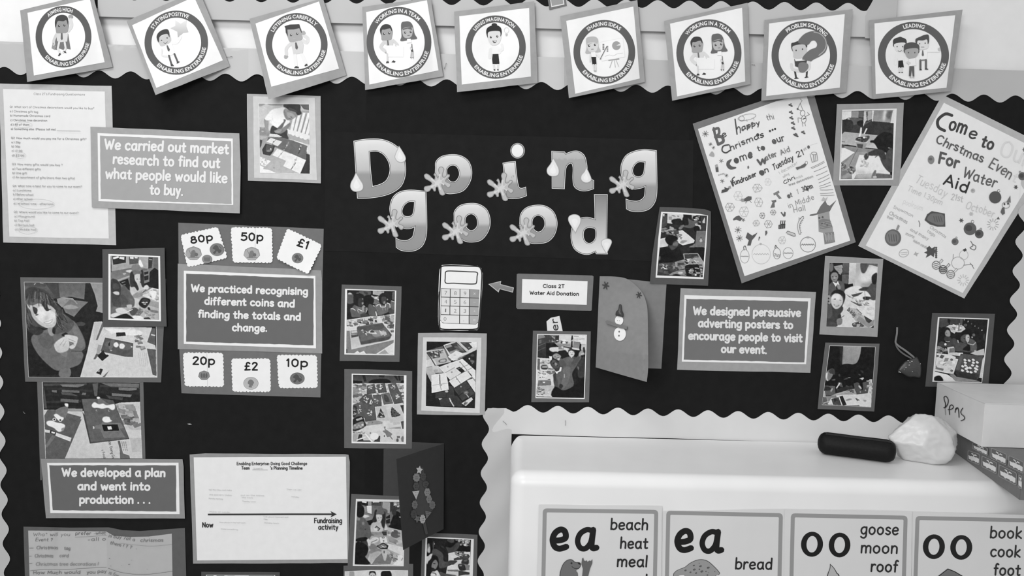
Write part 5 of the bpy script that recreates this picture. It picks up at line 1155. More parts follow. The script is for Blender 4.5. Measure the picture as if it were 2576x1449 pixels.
# ================================================================== word posters on the casing front
TW = crop(1340, 1240, 1980, 2576); TX = crop(1960, 1240, 2576, 2576)
def rrect(q, rad, n=5):
    out = []
    for i in range(4):
        a, b, c = q[i-1], q[i], q[(i+1) % 4]
        la = math.hypot(a[0]-b[0], a[1]-b[1]); lc = math.hypot(c[0]-b[0], c[1]-b[1])
        p0 = lerp2(b, a, rad/la); p1 = lerp2(b, c, rad/lc)
        for k in range(n+1):
            t = k/n; out.append(lerp2(lerp2(p0, b, t), lerp2(b, p1, t), t))
    return out
def word_poster(label, T, page, frame, Y, draw, seed):
    q = cpt(T, *page); s = Surf([q[0], q[1], q[2], q[3]], Y, fn=lambda u, v: 0.0007*math.sin(u*8+seed)*max(0, 1-v*6)+0.0007)
    r = root('word_poster', P(*qmid(q), Y), label, 'poster', 'laminated word posters on the white casing')
    sheet('laminate', quad_edge(q, 0.4, 40, seed), s, 214, r, mat_ink('laminate', 0.30, 0.01, 40.0, 0.5, 0.03), t=0.0004, fine=16, wr=226)
    pr = Print(s, 0.00045, T, wr=226); fr = cpt(T, *frame)
    pr.poly(rrect(fr, 11), 148, holes=[rrect(inset(fr, 10), 3)], raw=True); draw(pr); pr.build('lettering', r, mat_ink('laminate', 0.30, 0.01, 40.0, 0.5, 0.03))
YP = YF+0.0004
def big(pr, ch, cx, cy, rx, ry, wd=15.2):
    """heavy round letters e, a, o drawn as thick strokes"""
    K = 12
    if ch == 'o': pr.poly(ell(cx, cy, rx, ry, 30, 4), K, holes=[ell(cx, cy, rx*.5, ry*.66, 26, 4)])
    elif ch == 'e': pr.stroke([(cx-rx*.55, cy+ry*.12), (cx+rx*.1, cy+ry*.08), (cx+rx*.62, cy-ry*.12), (cx+rx*.55, cy-ry*.62), (cx+rx*.1, cy-ry*.78), (cx-rx*.45, cy-ry*.5), (cx-rx*.72, cy+ry*.05), (cx-rx*.5, cy+ry*.6), (cx, cy+ry*.78), (cx+rx*.7, cy+ry*.62)], wd, K, sm=True, n=8)
    elif ch == 'a':
        pr.stroke([(cx+rx*.5, cy-ry*.72), (cx+rx*.05, cy-ry*.78), (cx-rx*.5, cy-ry*.45), (cx-rx*.72, cy+ry*.15), (cx-rx*.5, cy+ry*.68), (cx-rx*.05, cy+ry*.75), (cx+rx*.35, cy+ry*.35), (cx+rx*.5, cy-ry*.1)], wd*.9, K, sm=True, n=8)
        pr.stroke([(cx+rx*.62, cy-ry*.78), (cx+rx*.48, cy+ry*.4), (cx+rx*.6, cy+ry*.72), (cx+rx*.9, cy+ry*.68)], wd, K, sm=True, n=8)
def w1(pr):
    big(pr, 'e', 272, 468, 98, 124); big(pr, 'a', 540, 470, 118, 124)
    for t, x0, y, x1, y1 in (("beach", 780, 376, 1170, 380), ("heat", 877, 566, 1168, 570), ("meal", 845, 750, 1165, 754), ("seal", 900, 940, 1162, 944)): pr.text(t, (x0, y), (x1, y1), 21.5, 4.3, 34, raw=False, slant=0.06)
    pr.poly(pl(270, 850, 285, 780, 310, 720, 350, 682, 395, 676, 430, 700, 480, 708, 484, 735, 470, 765, 440, 790, 460, 850, 450, 1230, 250, 1230), 110, sm=True)
    pr.stroke(pl(275, 840, 285, 780, 310, 720, 350, 682, 395, 676, 430, 702, 478, 708, 483, 738, 465, 763, 420, 762, 398, 745), 1.3, 40, sm=True)
    pr.poly(ell(393, 712, 10, 10, 10), 45); pr.poly(pl(455, 706, 480, 706, 484, 722, 470, 725), 35, sm=True)
    pr.poly(pl(500, 850, 508, 770, 493, 720, 500, 665, 512, 655, 520, 685, 535, 690, 545, 682, 555, 698, 575, 685, 590, 690, 605, 670, 604, 710, 580, 770, 560, 850, 560, 1230, 500, 1230), 98)
def w2(pr):
    big(pr, 'e', 1535, 482, 98, 124); big(pr, 'a', 1803, 492, 120, 126)
    pr.text("bread", (2042, 775), (2428, 780), 21.5, 4.3, 34, raw=False, slant=0.06)
    lo = pl(1420, 870, 1440, 800, 1490, 770, 1540, 750, 1600, 705, 1680, 674, 1760, 682, 1830, 735, 1893, 805, 1885, 830, 1850, 870, 1850, 1230, 1420, 1230)
    pr.poly(lo, 50, sm=True); pr.poly([(1655+(x-1655)*.975, 840+(y-840)*.965) for x, y in lo], 150, sm=True)
    for x, y, a, b in ((1548, 785, 12, 8), (1598, 804, 10, 7), (1637, 776, 14, 9), (1655, 812, 10, 7), (1632, 735, 11, 6), (1700, 742, 13, 8), (1688, 773, 8, 6), (1713, 795, 15, 9), (1755, 795, 7, 5), (1778, 757, 14, 9), (1770, 832, 8, 6), (1845, 797, 4, 5), (1686, 712, 4, 3), (1780, 808, 3, 3)):
        pr.poly(ell(x, y, a, b, 10, -20), 70); pr.poly(ell(x+2, y+1, a*.55, b*.5, 8, -20), 110)
    pr.poly(pl(1470, 850, 1490, 835, 1530, 832, 1535, 850, 1500, 870), 225, sm=True)
def w3(pr):
    big(pr, 'o', 346, 540, 116, 132); big(pr, 'o', 636, 548, 114, 130)
    for t, x0, y, x1, y1 in (("goose", 848, 440, 1258, 446), ("moon", 850, 636, 1250, 642), ("roof", 955, 832, 1250, 838)): pr.text(t, (x0, y), (x1, y1), 22, 4.3, 34, raw=False, slant=0.06)
    pr.poly(pl(535, 745, 535, 745, 575, 785, 610, 840, 640, 900, 660, 1230, 480, 1230, 500, 900, 530, 800), 60, sm=True); pr.poly(pl(540, 758, 540, 758, 572, 792, 602, 845, 630, 905, 650, 1230, 490, 1230, 510, 900, 537, 800), 180, sm=True)
def w4(pr):
    big(pr, 'o', 1628, 566, 116, 130); big(pr, 'o', 1916, 573, 116, 130)
    for t, x0, y, x1, y1 in (("book", 2210, 478, 2555, 484), ("cook", 2213, 675, 2540, 681), ("foot", 2250, 870, 2540, 876)): pr.text(t, (x0, y), (x1, y1), 22, 4.3, 34, raw=False, slant=0.06)
    pr.poly(pl(1620, 915, 1775, 795, 1850, 825, 2010, 920, 2000, 1230, 1620, 1230), 30); pr.poly(pl(1635, 915, 1776, 805, 1848, 834, 1995, 922, 1990, 1230, 1635, 1230), 112)
word_poster("laminated word poster with 'ea', beach, heat, meal and a seal, first on the casing", TW, (62, 118, 1312, 133, 1290, 1760, 20, 1760), (103, 156, 1272, 172, 1240, 1745, 70, 1745), YP, w1, 1)
word_poster("laminated word poster with 'ea', bread and a loaf, second on the casing", TW, (1322, 186, 2562, 164, 2556, 1760, 1300, 1760), (1354, 180, 2534, 206, 2500, 1745, 1320, 1745), YP+0.0009, w2, 2)
word_poster("laminated word poster with 'oo', goose, moon, roof, third on the casing", TX, (58, 172, 1400, 195, 1375, 1760, 40, 1760), (124, 214, 1352, 240, 1310, 1745, 90, 1745), YP+0.0016, w3, 3)
word_poster("laminated word poster with 'oo', book, cook, foot at the bottom right corner", TX, (1402, 196, 2860, 240, 2830, 1760, 1377, 1760), (1436, 242, 2700, 270, 2660, 1745, 1385, 1745), YP+0.0004, w4, 4)
# ================================================================== mounted photographs
import numpy as np
def gblur(a, s):
    if s < 0.25: return a
    r = max(1, int(s*2.6+0.5)); k = np.exp(-0.5*(np.arange(-r, r+1)/s)**2); k /= k.sum()
    for ax in (0, 1):
        b = np.pad(a, [(r, r) if i == ax else (0, 0) for i in (0, 1)], mode='edge'); o = np.zeros_like(a); n = a.shape[ax]
        for j, w_ in enumerate(k): o += w_*(b[j:j+n] if ax == 0 else b[:, j:j+n])
        a = o
    return a
class Raster:
    """tones of one photographic print, worked out on a fine grid and then laid on the sheet as one flat mesh"""
    SS = 2.0
    def __init__(s, q, T, base, seed=1):
        s.T = T; s.q = q; s.x0 = min(p[0] for p in q)-3; s.y0 = min(p[1] for p in q)-3
        s.W = int((max(p[0] for p in q)+3-s.x0)*s.SS); s.H = int((max(p[1] for p in q)+3-s.y0)*s.SS)
        s.A = np.full((s.H, s.W), float(base[0] if isinstance(base, tuple) else base)); s.rs = np.random.RandomState(seed)
        s.put(q, base, 0)
    def put(s, pts, g, soft):
        P_ = [((x-s.x0)*s.SS, (y-s.y0)*s.SS) for x, y in pts]
        pad = int(soft*s.SS*3)+2
        X0 = max(0, int(min(p[0] for p in P_))-pad); X1 = min(s.W, int(max(p[0] for p in P_))+pad+1)
        Y0 = max(0, int(min(p[1] for p in P_))-pad); Y1 = min(s.H, int(max(p[1] for p in P_))+pad+1)
        if X1 <= X0 or Y1 <= Y0: return
        yy, xx = np.mgrid[Y0:Y1, X0:X1]; yy = yy+0.5; xx = xx+0.5; m = np.zeros(xx.shape, bool); n = len(P_); j = n-1
        for i in range(n):
            xi, yi = P_[i]; xj, yj = P_[j]
            if yi != yj: m ^= ((yi > yy) != (yj > yy)) & (xx < (xj-xi)*(yy-yi)/(yj-yi)+xi)
            j = i
        al = gblur(m.astype(float), soft*s.SS)
        if isinstance(g, tuple):
            if len(g) == 3: t = (xx-xx.min())/max(1, np.ptp(xx))
            else: t = (yy-yy.min())/max(1, np.ptp(yy))
            g = g[0]+(g[1]-g[0])*t
        s.A[Y0:Y1, X0:X1] = s.A[Y0:Y1, X0:X1]*(1-al)+g*al
    def p(s, g, *n): s.put(cpt(s.T, *n), g, 0.30)
    def q_(s, g, *n): s.put(smooth_pts(cpt(s.T, *n), True, 4), g, 0.75)
    def sf(s, g, r, *n): s.put(smooth_pts(cpt(s.T, *n), True, 4), g, r)
    def e(s, g, x, y, a, b, rot=0): s.put(cpt(s.T, *[v for p in ell(x, y, a, b, 14, rot) for v in p]), g, 0.4)
    def line(s, pts, w, g):
        for i in range(len(pts)-1):
            (x0, y0), (x1, y1) = pts[i], pts[i+1]; l = math.hypot(x1-x0, y1-y0)
            if l < 1e-3: continue
            nx, ny = -(y1-y0)/l*w/2, (x1-x0)/l*w/2
            s.put([(x0+nx, y0+ny), (x1+nx, y1+ny), (x1-nx, y1-ny), (x0-nx, y0-ny)], g, 0.3)
    def l(s, g, w, *n): s.line(cpt(s.T, *n), w, g)
    def sc(s, n, box, size, g0, g1, seed=1, asp=1.6, ang=0, soft=0.25):
        rd = random.Random(seed); bx = cpt(s.T, *box)
        for k in range(n):
            u, v = rd.random(), rd.random(); p = lerp2(lerp2(bx[0], bx[1], u), lerp2(bx[3], bx[2], u), v)
            a = math.radians(ang+rd.uniform(-25, 25)); sx = size/s.T[2]*rd.uniform(.5, 1.3)*asp; sy = size/s.T[2]*rd.uniform(.4, 1.1)
            c, d = math.cos(a), math.sin(a)
            s.put([(p[0]+x*sx*c-y*sy*d, p[1]+x*sx*d+y*sy*c) for x, y in ((-.5, -.5), (.5, -.4), (.55, .5), (-.4, .45))], rd.uniform(g0, g1), soft)
    def t(s, txt, x0, y0, x1, y1, xh, w, g):
        pr = Print(FL); pr.stroke = lambda pts, wd, gg, sm=False, raw=True, n=4, lay=None: s.line(smooth_pts(pts, False, 3) if sm else pts, wd, gg)
        pr.text(txt, cpt(s.T, x0, y0)[0], cpt(s.T, x1, y1)[0], xh, w, g, jit=0.5)
    def build(s, surf, dh, parent, wr=None):
        A = s.A
        # camera-like softness and paper grain
        n1 = gblur(s.rs.normal(0, 1, A.shape), 1.2); n2 = gblur(s.rs.normal(0, 1, A.shape), 5.0)
        A = gblur(A, 0.8)+n1/n1.std()*2.0+n2/n2.std()*3.0
        # slight unsharp, as phone pictures have
        A = np.clip(A+0.7*(A-gblur(A, 2.2)), 8, 250)
        q = s.q; w_ = max(math.hypot(q[1][0]-q[0][0], q[1][1]-q[0][1]), 4); h_ = max(math.hypot(q[3][0]-q[0][0], q[3][1]-q[0][1]), 4)
        nx, ny = int(w_*1.2)+1, int(h_*1.2)+1
        u, v = np.meshgrid(np.linspace(0, 1, nx), np.linspace(0, 1, ny)); u = u.ravel(); v = v.ravel()
        Q = [np.array(p) for p in q]; u1, v1 = u[:, None], v[:, None]
        XY = (Q[0]*(1-u1)+Q[1]*u1)*(1-v1)+(Q[3]*(1-u1)+Q[2]*u1)*v1; X, Y_ = XY[:, 0], XY[:, 1]
        if surf.flat: Hh = np.full(len(X), surf.h0+dh)
        else: Hh = np.array([surf.h(a, b) for a, b in XY])+dh
        D_ = np.array(Fw)*F_PX+np.outer(X-CX, np.array(Rt))-np.outer(Y_-CY, np.array(Up))
        co = np.array(CAM)+D_*((-Hh-CAM.y)/D_[:, 1])[:, None]-np.array(WORLD[parent.name])
        gx = np.clip((X-s.x0)*s.SS-0.5, 0, s.W-2); gy = np.clip((Y_-s.y0)*s.SS-0.5, 0, s.H-2); ix = gx.astype(int); iy = gy.astype(int); fx = gx-ix; fy = gy-iy
        S_ = (A[iy, ix]*(1-fx)+A[iy, ix+1]*fx)*(1-fy)+(A[iy+1, ix]*(1-fx)+A[iy+1, ix+1]*fx)*fy
        L_ = lambda g: ((g/255+0.055)/1.055)**2.4
        W_ = wr if wr else 243.0-30.0*X/2576.0-6.0*Y_/1449.0
        cl = np.ones((ny*nx, 4)); cl[:, :3] = np.minimum(0.86, 0.80*L_(S_)/L_(W_))[:, None]
        idx = np.arange(ny*nx).reshape(ny, nx)
        f = np.stack([idx[:-1, :-1], idx[1:, :-1], idx[1:, 1:], idx[:-1, 1:]], -1).reshape(-1, 4)
        me = bpy.data.meshes.new('picture'); me.vertices.add(len(co)); me.vertices.foreach_set('co', co.ravel())
        me.loops.add(f.size); me.loops.foreach_set('vertex_index', f.ravel().astype(np.int32)); me.polygons.add(len(f))
        me.polygons.foreach_set('loop_start', np.arange(0, f.size, 4, dtype=np.int32)); me.update(calc_edges=True)
        ca = me.color_attributes.new('tone', 'FLOAT_COLOR', 'POINT'); ca.data.foreach_set('color', cl.ravel())
        me.polygons.foreach_set('use_smooth', [True]*len(f)); me.materials.append(M_PHOTO())
        o = bpy.data.objects.new('picture', me); COL.objects.link(o); o.parent = parent
        return o
def photo(label, T, mount, g_m, pic_paper, pic, base, draw, h=0.0010, lift=(0, 0, 0, 0), bulge=0.0, mid=None, g_i=228, wr=None, jit=0.5, fn=None):
    r, s, pr = mounted('mounted_photo', label, 'photo', mount, g_m, pic_paper, g_i, h, T, lift, bulge, jit, inner_name='photo_print', mid=mid, fn=fn, imat=M_PHOTO())
    R_ = Raster(cpt(T, *pic), T, base, int(mount[0]+mount[1]+T[0])); R_.q4 = R_.q; R_.quad = R_.q
    draw(R_); R_.build(s, pr.dh+0.00004, r, wr); return r

# ---- child bending over cards, radiator behind
def d1(c):
    c.p((190, 205), 75, 75, 420, 80, 420, 560, 80, 560); c.q_(150, 75, 75, 200, 80, 100, 130); c.q_(150, 250, 80, 540, 85, 520, 110, 300, 110)
    c.p(90, 830, 90, 1000, 90, 1000, 195, 900, 180); c.p(165, 680, 210, 1000, 200, 1010, 700, 600, 560)
    c.p(208, 590, 560, 1015, 700, 1015, 1010, 600, 720); c.p(168, 600, 585, 1010, 740, 1010, 830, 620, 720)
    for k, (x0, x1) in enumerate(((700, 640), (780, 700), (860, 775), (945, 850), (1010, 920))):
        c.p(228, x0+25, 230+k*5, x0+70, 235+k*5, x1+60, 600+k*18, x1+5, 590+k*18)
        c.p(150, x0+72, 250+k*5, x0+98, 262+k*5, x1+88, 590+k*20, x1+60, 580+k*20)
        c.e(228, x1+10, 600+k*25, 42, 38)
    c.q_(226, 590, 530, 660, 560, 800, 590, 1010, 660, 1015, 710, 900, 690, 780, 640, 600, 590)
    c.p((150, 185), 90, 560, 250, 560, 600, 740, 1015, 1010, 1015, 1355, 100, 1345); c.p(178, 95, 660, 250, 680, 130, 730, 95, 730)
    c.p(140, 95, 505, 200, 510, 215, 650, 95, 650); c.e(170, 150, 520, 30, 12); c.e(175, 150, 585, 22, 12)
    # trousers, table, paper
    c.q_(58, 325, 480, 440, 520, 590, 545, 600, 640, 620, 725, 500, 700, 400, 640, 290, 620)
    c.p(218, 240, 650, 290, 625, 410, 635, 510, 685, 380, 685, 250, 672)
    c.p((108, 100), 250, 690, 500, 695, 740, 760, 965, 850, 940, 1105, 560, 940, 380, 870, 230, 760)
    c.p(222, 218, 770, 300, 700, 505, 770, 425, 855, 330, 815); c.l(120, 1.0, 395, 730, 320, 815); c.e(110, 352, 770, 14, 10)
    c.p(230, 325, 1015, 415, 900, 665, 995, 580, 1120); c.p(232, 630, 1030, 670, 990, 940, 1110, 835, 1355, 525, 1215, 580, 1115)
    c.l(170, 1.2, 530, 940, 430, 1060); c.l(175, 1.2, 780, 1050, 665, 1280); c.l(110, 2, 755, 1150, 715, 1210, 665, 1280); c.e(150, 488, 990, 14, 14); c.e(180, 750, 1100, 24, 18); c.e(235, 712, 1210, 9, 9)
    c.l(150, 1.4, 625, 770, 600, 840, 560, 890); c.e(190, 590, 840, 14, 16); c.e(180, 540, 918, 12, 8); c.l(60, 1.8, 850, 830, 825, 930, 800, 990); c.e(200, 845, 850, 14, 12); c.e(215, 822, 905, 10, 20); c.e(80, 822, 955, 14, 18)
    c.p(225, 715, 745, 890, 795, 880, 812, 725, 760); c.p(215, 955, 880, 972, 870, 965, 950, 950, 960)
    c.p(52, 205, 805, 375, 850, 345, 950, 285, 1028, 160, 1000, 140, 915); c.p(82, 220, 820, 350, 855, 320, 930, 270, 960, 210, 930); c.q_(128, 215, 940, 300, 905, 320, 925, 270, 960); c.e(205, 298, 903, 14, 16)
    c.p(75, 98, 730, 145, 745, 125, 850, 98, 890); c.p((52, 44), 945, 990, 1015, 1010, 1005, 1355, 835, 1352, 940, 1110)
    c.p(232, 100, 1040, 300, 1125, 205, 1215, 100, 1190); c.p(236, 100, 1200, 170, 1235, 160, 1270, 270, 1285, 400, 1345, 100, 1345); c.sc(10, (110, 1060, 260, 1090, 220, 1200, 110, 1200), 20, 150, 190, 3); c.e(135, 357, 1247, 10, 10)
    # child
    c.q_(150, 175, 360, 255, 380, 255, 500, 262, 640, 225, 660, 200, 560); c.q_(140, 215, 590, 262, 600, 275, 650, 250, 672, 215, 630)
    c.q_(238, 330, 185, 420, 160, 545, 150, 560, 280, 600, 370, 640, 380, 630, 430, 520, 530, 420, 525, 290, 430, 300, 375, 230, 385, 190, 350, 250, 260)
    c.q_(244, 350, 200, 470, 180, 520, 260, 520, 340, 440, 420, 350, 380); c.l(205, 1.0, 330, 350, 300, 430, 330, 480)
    c.q_(128, 640, 430, 650, 480, 560, 580, 470, 625, 370, 595, 370, 565, 480, 540); c.q_(150, 370, 580, 440, 540, 500, 545, 470, 600, 400, 620); c.l(110, .8, 375, 570, 450, 560)
    c.q_(100, 530, 365, 575, 375, 545, 440, 500, 530, 420, 530, 480, 460, 535, 400)
    c.q_(135, 545, 180, 640, 200, 760, 240, 780, 290, 720, 345, 640, 380, 580, 365, 535, 270); c.q_(160, 600, 230, 700, 260, 740, 320, 690, 345, 630, 340, 590, 290)
    c.q_(50, 590, 90, 700, 75, 830, 95, 840, 200, 860, 260, 790, 290, 740, 225, 640, 200, 570, 150, 530, 130); c.q_(60, 540, 90, 600, 90, 580, 140, 530, 120); c.q_(72, 640, 150, 740, 190, 780, 230, 700, 215, 620, 190)
    c.e(70, 672, 322, 20, 6, 15); c.e(110, 650, 352, 30, 6, 20); c.q_(150, 560, 170, 600, 190, 590, 240, 560, 230)
photo("photo of a child in shirt and tie bending over cards, below the third emblem sheet", crop(640, 250, 800, 1159),
      (-137, -100, 1207, -60, 1212, 1530, -118, 1480), 172, (70, 70, 1000, 85, 1025, 1365, 100, 1340), (78, 76, 992, 90, 1014, 1353, 104, 1338), 190, d1, 0.0012, (0, 0.002, 0.002, 0), mid=((-25, -58, 1100, -30, 1140, 1475, -5, 1430), 206))

# ---- smiling girl with tissue paper
def d2(c):
    c.p((105, 60), 60, 55, 530, 60, 545, 270, 60, 400); c.p((96, 118), 530, 60, 920, 60, 920, 300, 720, 260, 560, 270); c.p((40, 30), 920, 62, 985, 62, 1040, 200, 1090, 390, 1160, 480, 1160, 600, 1020, 700, 940, 940, 700, 1300, 520, 1350, 110, 1370, 90, 1000, 60, 800, 400, 300, 900, 330)
    c.p((150, 160), 985, 62, 1160, 62, 1160, 485, 1065, 465, 1090, 390, 1050, 230); c.q_(80, 80, 60, 340, 60, 340, 120, 80, 110); c.l(180, 2, 220, 70, 200, 90); c.l(150, 2, 280, 65, 330, 75)
    c.p(70, 540, 60, 560, 270, 520, 300, 350, 60); c.p((150, 145), 520, 290, 600, 260, 740, 280, 800, 360, 700, 340, 590, 410, 530, 350); c.p(120, 700, 300, 960, 330, 860, 420, 760, 540, 640, 480, 600, 400)
    c.q_(160, 605, 400, 720, 370, 820, 412, 740, 430, 650, 430); c.l(175, 1.2, 600, 280, 740, 285, 805, 360); c.e(70, 850, 640, 70, 30)
    # table and things
    c.p(210, 1040, 612, 1150, 605, 1200, 680, 1850, 690, 1910, 1000, 1920, 1390, 845, 1385, 940, 1050, 1000, 780)
    c.p(196, 1040, 612, 1150, 605, 1060, 870, 1030, 870); c.p(105, 1160, 605, 1065, 865, 1090, 865, 1165, 690); c.sc(24, (1170, 690, 1700, 690, 1700, 860, 1200, 860), 40, 195, 228, 4); c.q_(235, 1200, 700, 1500, 720, 1690, 740, 1700, 790, 1560, 800, 1300, 760)
    c.p(95, 1850, 700, 1895, 702, 1900, 940, 1785, 895); c.p(205, 1840, 780, 1898, 795, 1895, 810, 1838, 800); c.p(92, 1780, 985, 1905, 1000, 1915, 1370, 1860, 1350)
    for y in (800, 865, 935): c.sc(7, (1635, y, 1730, y+5, 1735, y+55, 1635, y+50), 38, 105, 165, y)
    for k in range(5): c.l(190, 1.2, 1660+k*28, 1040, 1690+k*26, 1240)
    c.p(40, 1350, 762, 1475, 757, 1485, 805, 1352, 818)
    c.p(88, 1195, 832, 1330, 858, 1588, 910, 1585, 1105, 1480, 1100, 1130, 1025); c.p(110, 1285, 850, 1330, 860, 1310, 960, 1270, 1010, 1240, 980); c.q_(104, 1195, 910, 1250, 880, 1270, 920, 1240, 955, 1200, 950)
    c.p(40, 1240, 915, 1265, 890, 1262, 950, 1240, 945); c.q_(105, 1360, 900, 1560, 930, 1550, 990, 1440, 1000); c.q_(236, 1320, 910, 1360, 897, 1385, 940, 1350, 970, 1315, 945); c.q_(236, 1400, 925, 1440, 915, 1472, 945, 1450, 985, 1400, 980); c.e(235, 1566, 962, 12, 8); c.e(175, 1280, 1012, 16, 8)
    c.p(36, 1085, 1090, 1170, 1005, 1190, 1050, 1250, 1085, 1155, 1160); c.p(205, 1185, 1045, 1240, 1060, 1210, 1075); c.p(100, 1070, 1055, 1110, 1060, 1060, 1135, 1030, 1135); c.p(165, 1100, 930, 1150, 940, 1120, 1055, 1070, 1050)
    c.p(45, 1068, 1328, 1130, 1265, 1165, 1275, 1135, 1355); c.p(200, 1090, 1300, 1125, 1290, 1110, 1315); c.p(110, 1255, 1290, 1190, 1390, 1150, 1390); c.l(220, 1.6, 1235, 745, 1140, 840)
    # jumper
    c.q_(110, 160, 830, 250, 760, 420, 700, 600, 600, 740, 590, 830, 700, 910, 870, 915, 980, 870, 1020, 890, 1080, 840, 1200, 700, 1262, 600, 1290, 480, 1280, 300, 1120, 190, 960)
    c.q_(122, 720, 640, 810, 700, 890, 860, 870, 980, 780, 930, 760, 800); c.q_(98, 260, 780, 420, 780, 480, 880, 420, 990, 320, 960, 260, 880); c.l(60, 1.5, 720, 1020, 880, 1025, 940, 1000); c.q_(118, 560, 1290, 700, 1262, 700, 1380, 560, 1380)
    c.q_(128, 560, 1030, 660, 1010, 650, 1100, 600, 1090)
    c.q_(55, 80, 650, 180, 640, 290, 700, 330, 750, 250, 800, 160, 770, 100, 720); c.q_(88, 440, 620, 560, 480, 700, 560, 760, 640, 700, 740, 600, 760, 480, 780)
    c.q_(70, 450, 330, 560, 400, 620, 520, 560, 640, 480, 720, 470, 500); c.q_(72, 80, 170, 200, 120, 380, 190, 470, 330, 520, 480, 540, 620, 500, 690, 420, 700, 250, 680, 120, 560, 75, 400)
    # face and hair
    c.q_((190, 200), 100, 300, 250, 330, 420, 380, 500, 450, 525, 530, 500, 650, 430, 702, 330, 680, 240, 620, 160, 520, 100, 380)
    c.q_(222, 200, 480, 300, 390, 380, 440, 480, 480, 500, 560, 450, 640, 350, 640, 260, 580); c.q_(165, 330, 620, 400, 600, 460, 575, 430, 630, 370, 640); c.q_(236, 345, 620, 400, 607, 455, 582, 425, 622, 375, 632)
    c.e(70, 240, 512, 24, 9, -15); c.e(75, 410, 438, 30, 8, -10); c.sf(200, 2.2, 335, 540, 395, 530, 398, 580, 350, 585); c.sf(232, 3.5, 250, 470, 330, 440, 350, 520, 290, 560); c.sf(232, 3, 430, 480, 490, 500, 470, 560, 420, 550)
    c.q_(66, 80, 180, 150, 130, 250, 140, 380, 220, 480, 330, 510, 430, 460, 400, 400, 290, 330, 260, 250, 280, 150, 300, 75, 310); c.q_(100, 90, 300, 200, 280, 330, 330, 380, 430, 350, 400, 270, 350, 180, 380, 100, 360)
    c.q_(52, 330, 250, 390, 400, 410, 450, 360, 450, 300, 330); c.q_(58, 180, 400, 245, 430, 235, 500, 200, 490); c.q_(80, 80, 420, 140, 440, 180, 560, 250, 680, 150, 640, 90, 520); c.p(165, 270, 240, 300, 260, 340, 330, 310, 290)
    c.q_(160, 390, 700, 470, 705, 480, 790, 420, 800); c.q_(45, 460, 700, 500, 700, 490, 780, 455, 760)
    rh = random.Random(5)
    for k in range(70):
        t = rh.random(); x0 = 90+t*400; y0 = 150+abs(t-.35)*260+rh.uniform(-20, 40); L_ = rh.uniform(90, 260); dx = (t-.45)*190
        L_ = min(L_, max(25, rh.uniform(285, 415)-y0))
        c.l(rh.choice((44, 55, 72, 90, 112, 130)), rh.uniform(.7, 1.5), x0, y0, x0+dx*.35, y0+L_*.5, x0+dx*.5, y0+L_)
    for k in range(46):
        lf_ = k % 2; x0 = rh.uniform(70, 125) if lf_ else rh.uniform(500, 600); y0 = rh.uniform(430, 600); c.l(rh.choice((42, 58, 78, 98, 112)), rh.uniform(.7, 1.4), x0, y0, x0+rh.uniform(0, 25), y0+70, x0+rh.uniform(10, 60)+(0 if lf_ else 30), y0+rh.uniform(110, 170))
    # hands
    c.q_(38, 585, 790, 640, 760, 670, 780, 640, 820, 600, 810)
    c.q_((215, 195), 480, 930, 560, 850, 640, 820, 690, 900, 680, 1000, 600, 1040, 520, 1030); c.l(160, 1.2, 560, 940, 620, 860); c.l(165, 1.2, 600, 960, 650, 880)
    c.q_(212, 625, 800, 700, 795, 800, 820, 810, 870, 770, 970, 720, 990, 690, 960, 760, 910, 680, 880); c.l(150, 1.2, 680, 850, 780, 890); c.l(150, 1.2, 690, 900, 770, 940)
photo("large photo of a smiling long-haired girl holding white tissue paper", crop(50, 700, 410, 2006),
      (5, -15, 2050, 10, 1980, 1460, 75, 1450), 102, (58, 52, 1905, 70, 1927, 1393, 120, 1385), (62, 55, 1900, 74, 1918, 1390, 124, 1382), 40, d2, 0.0012)

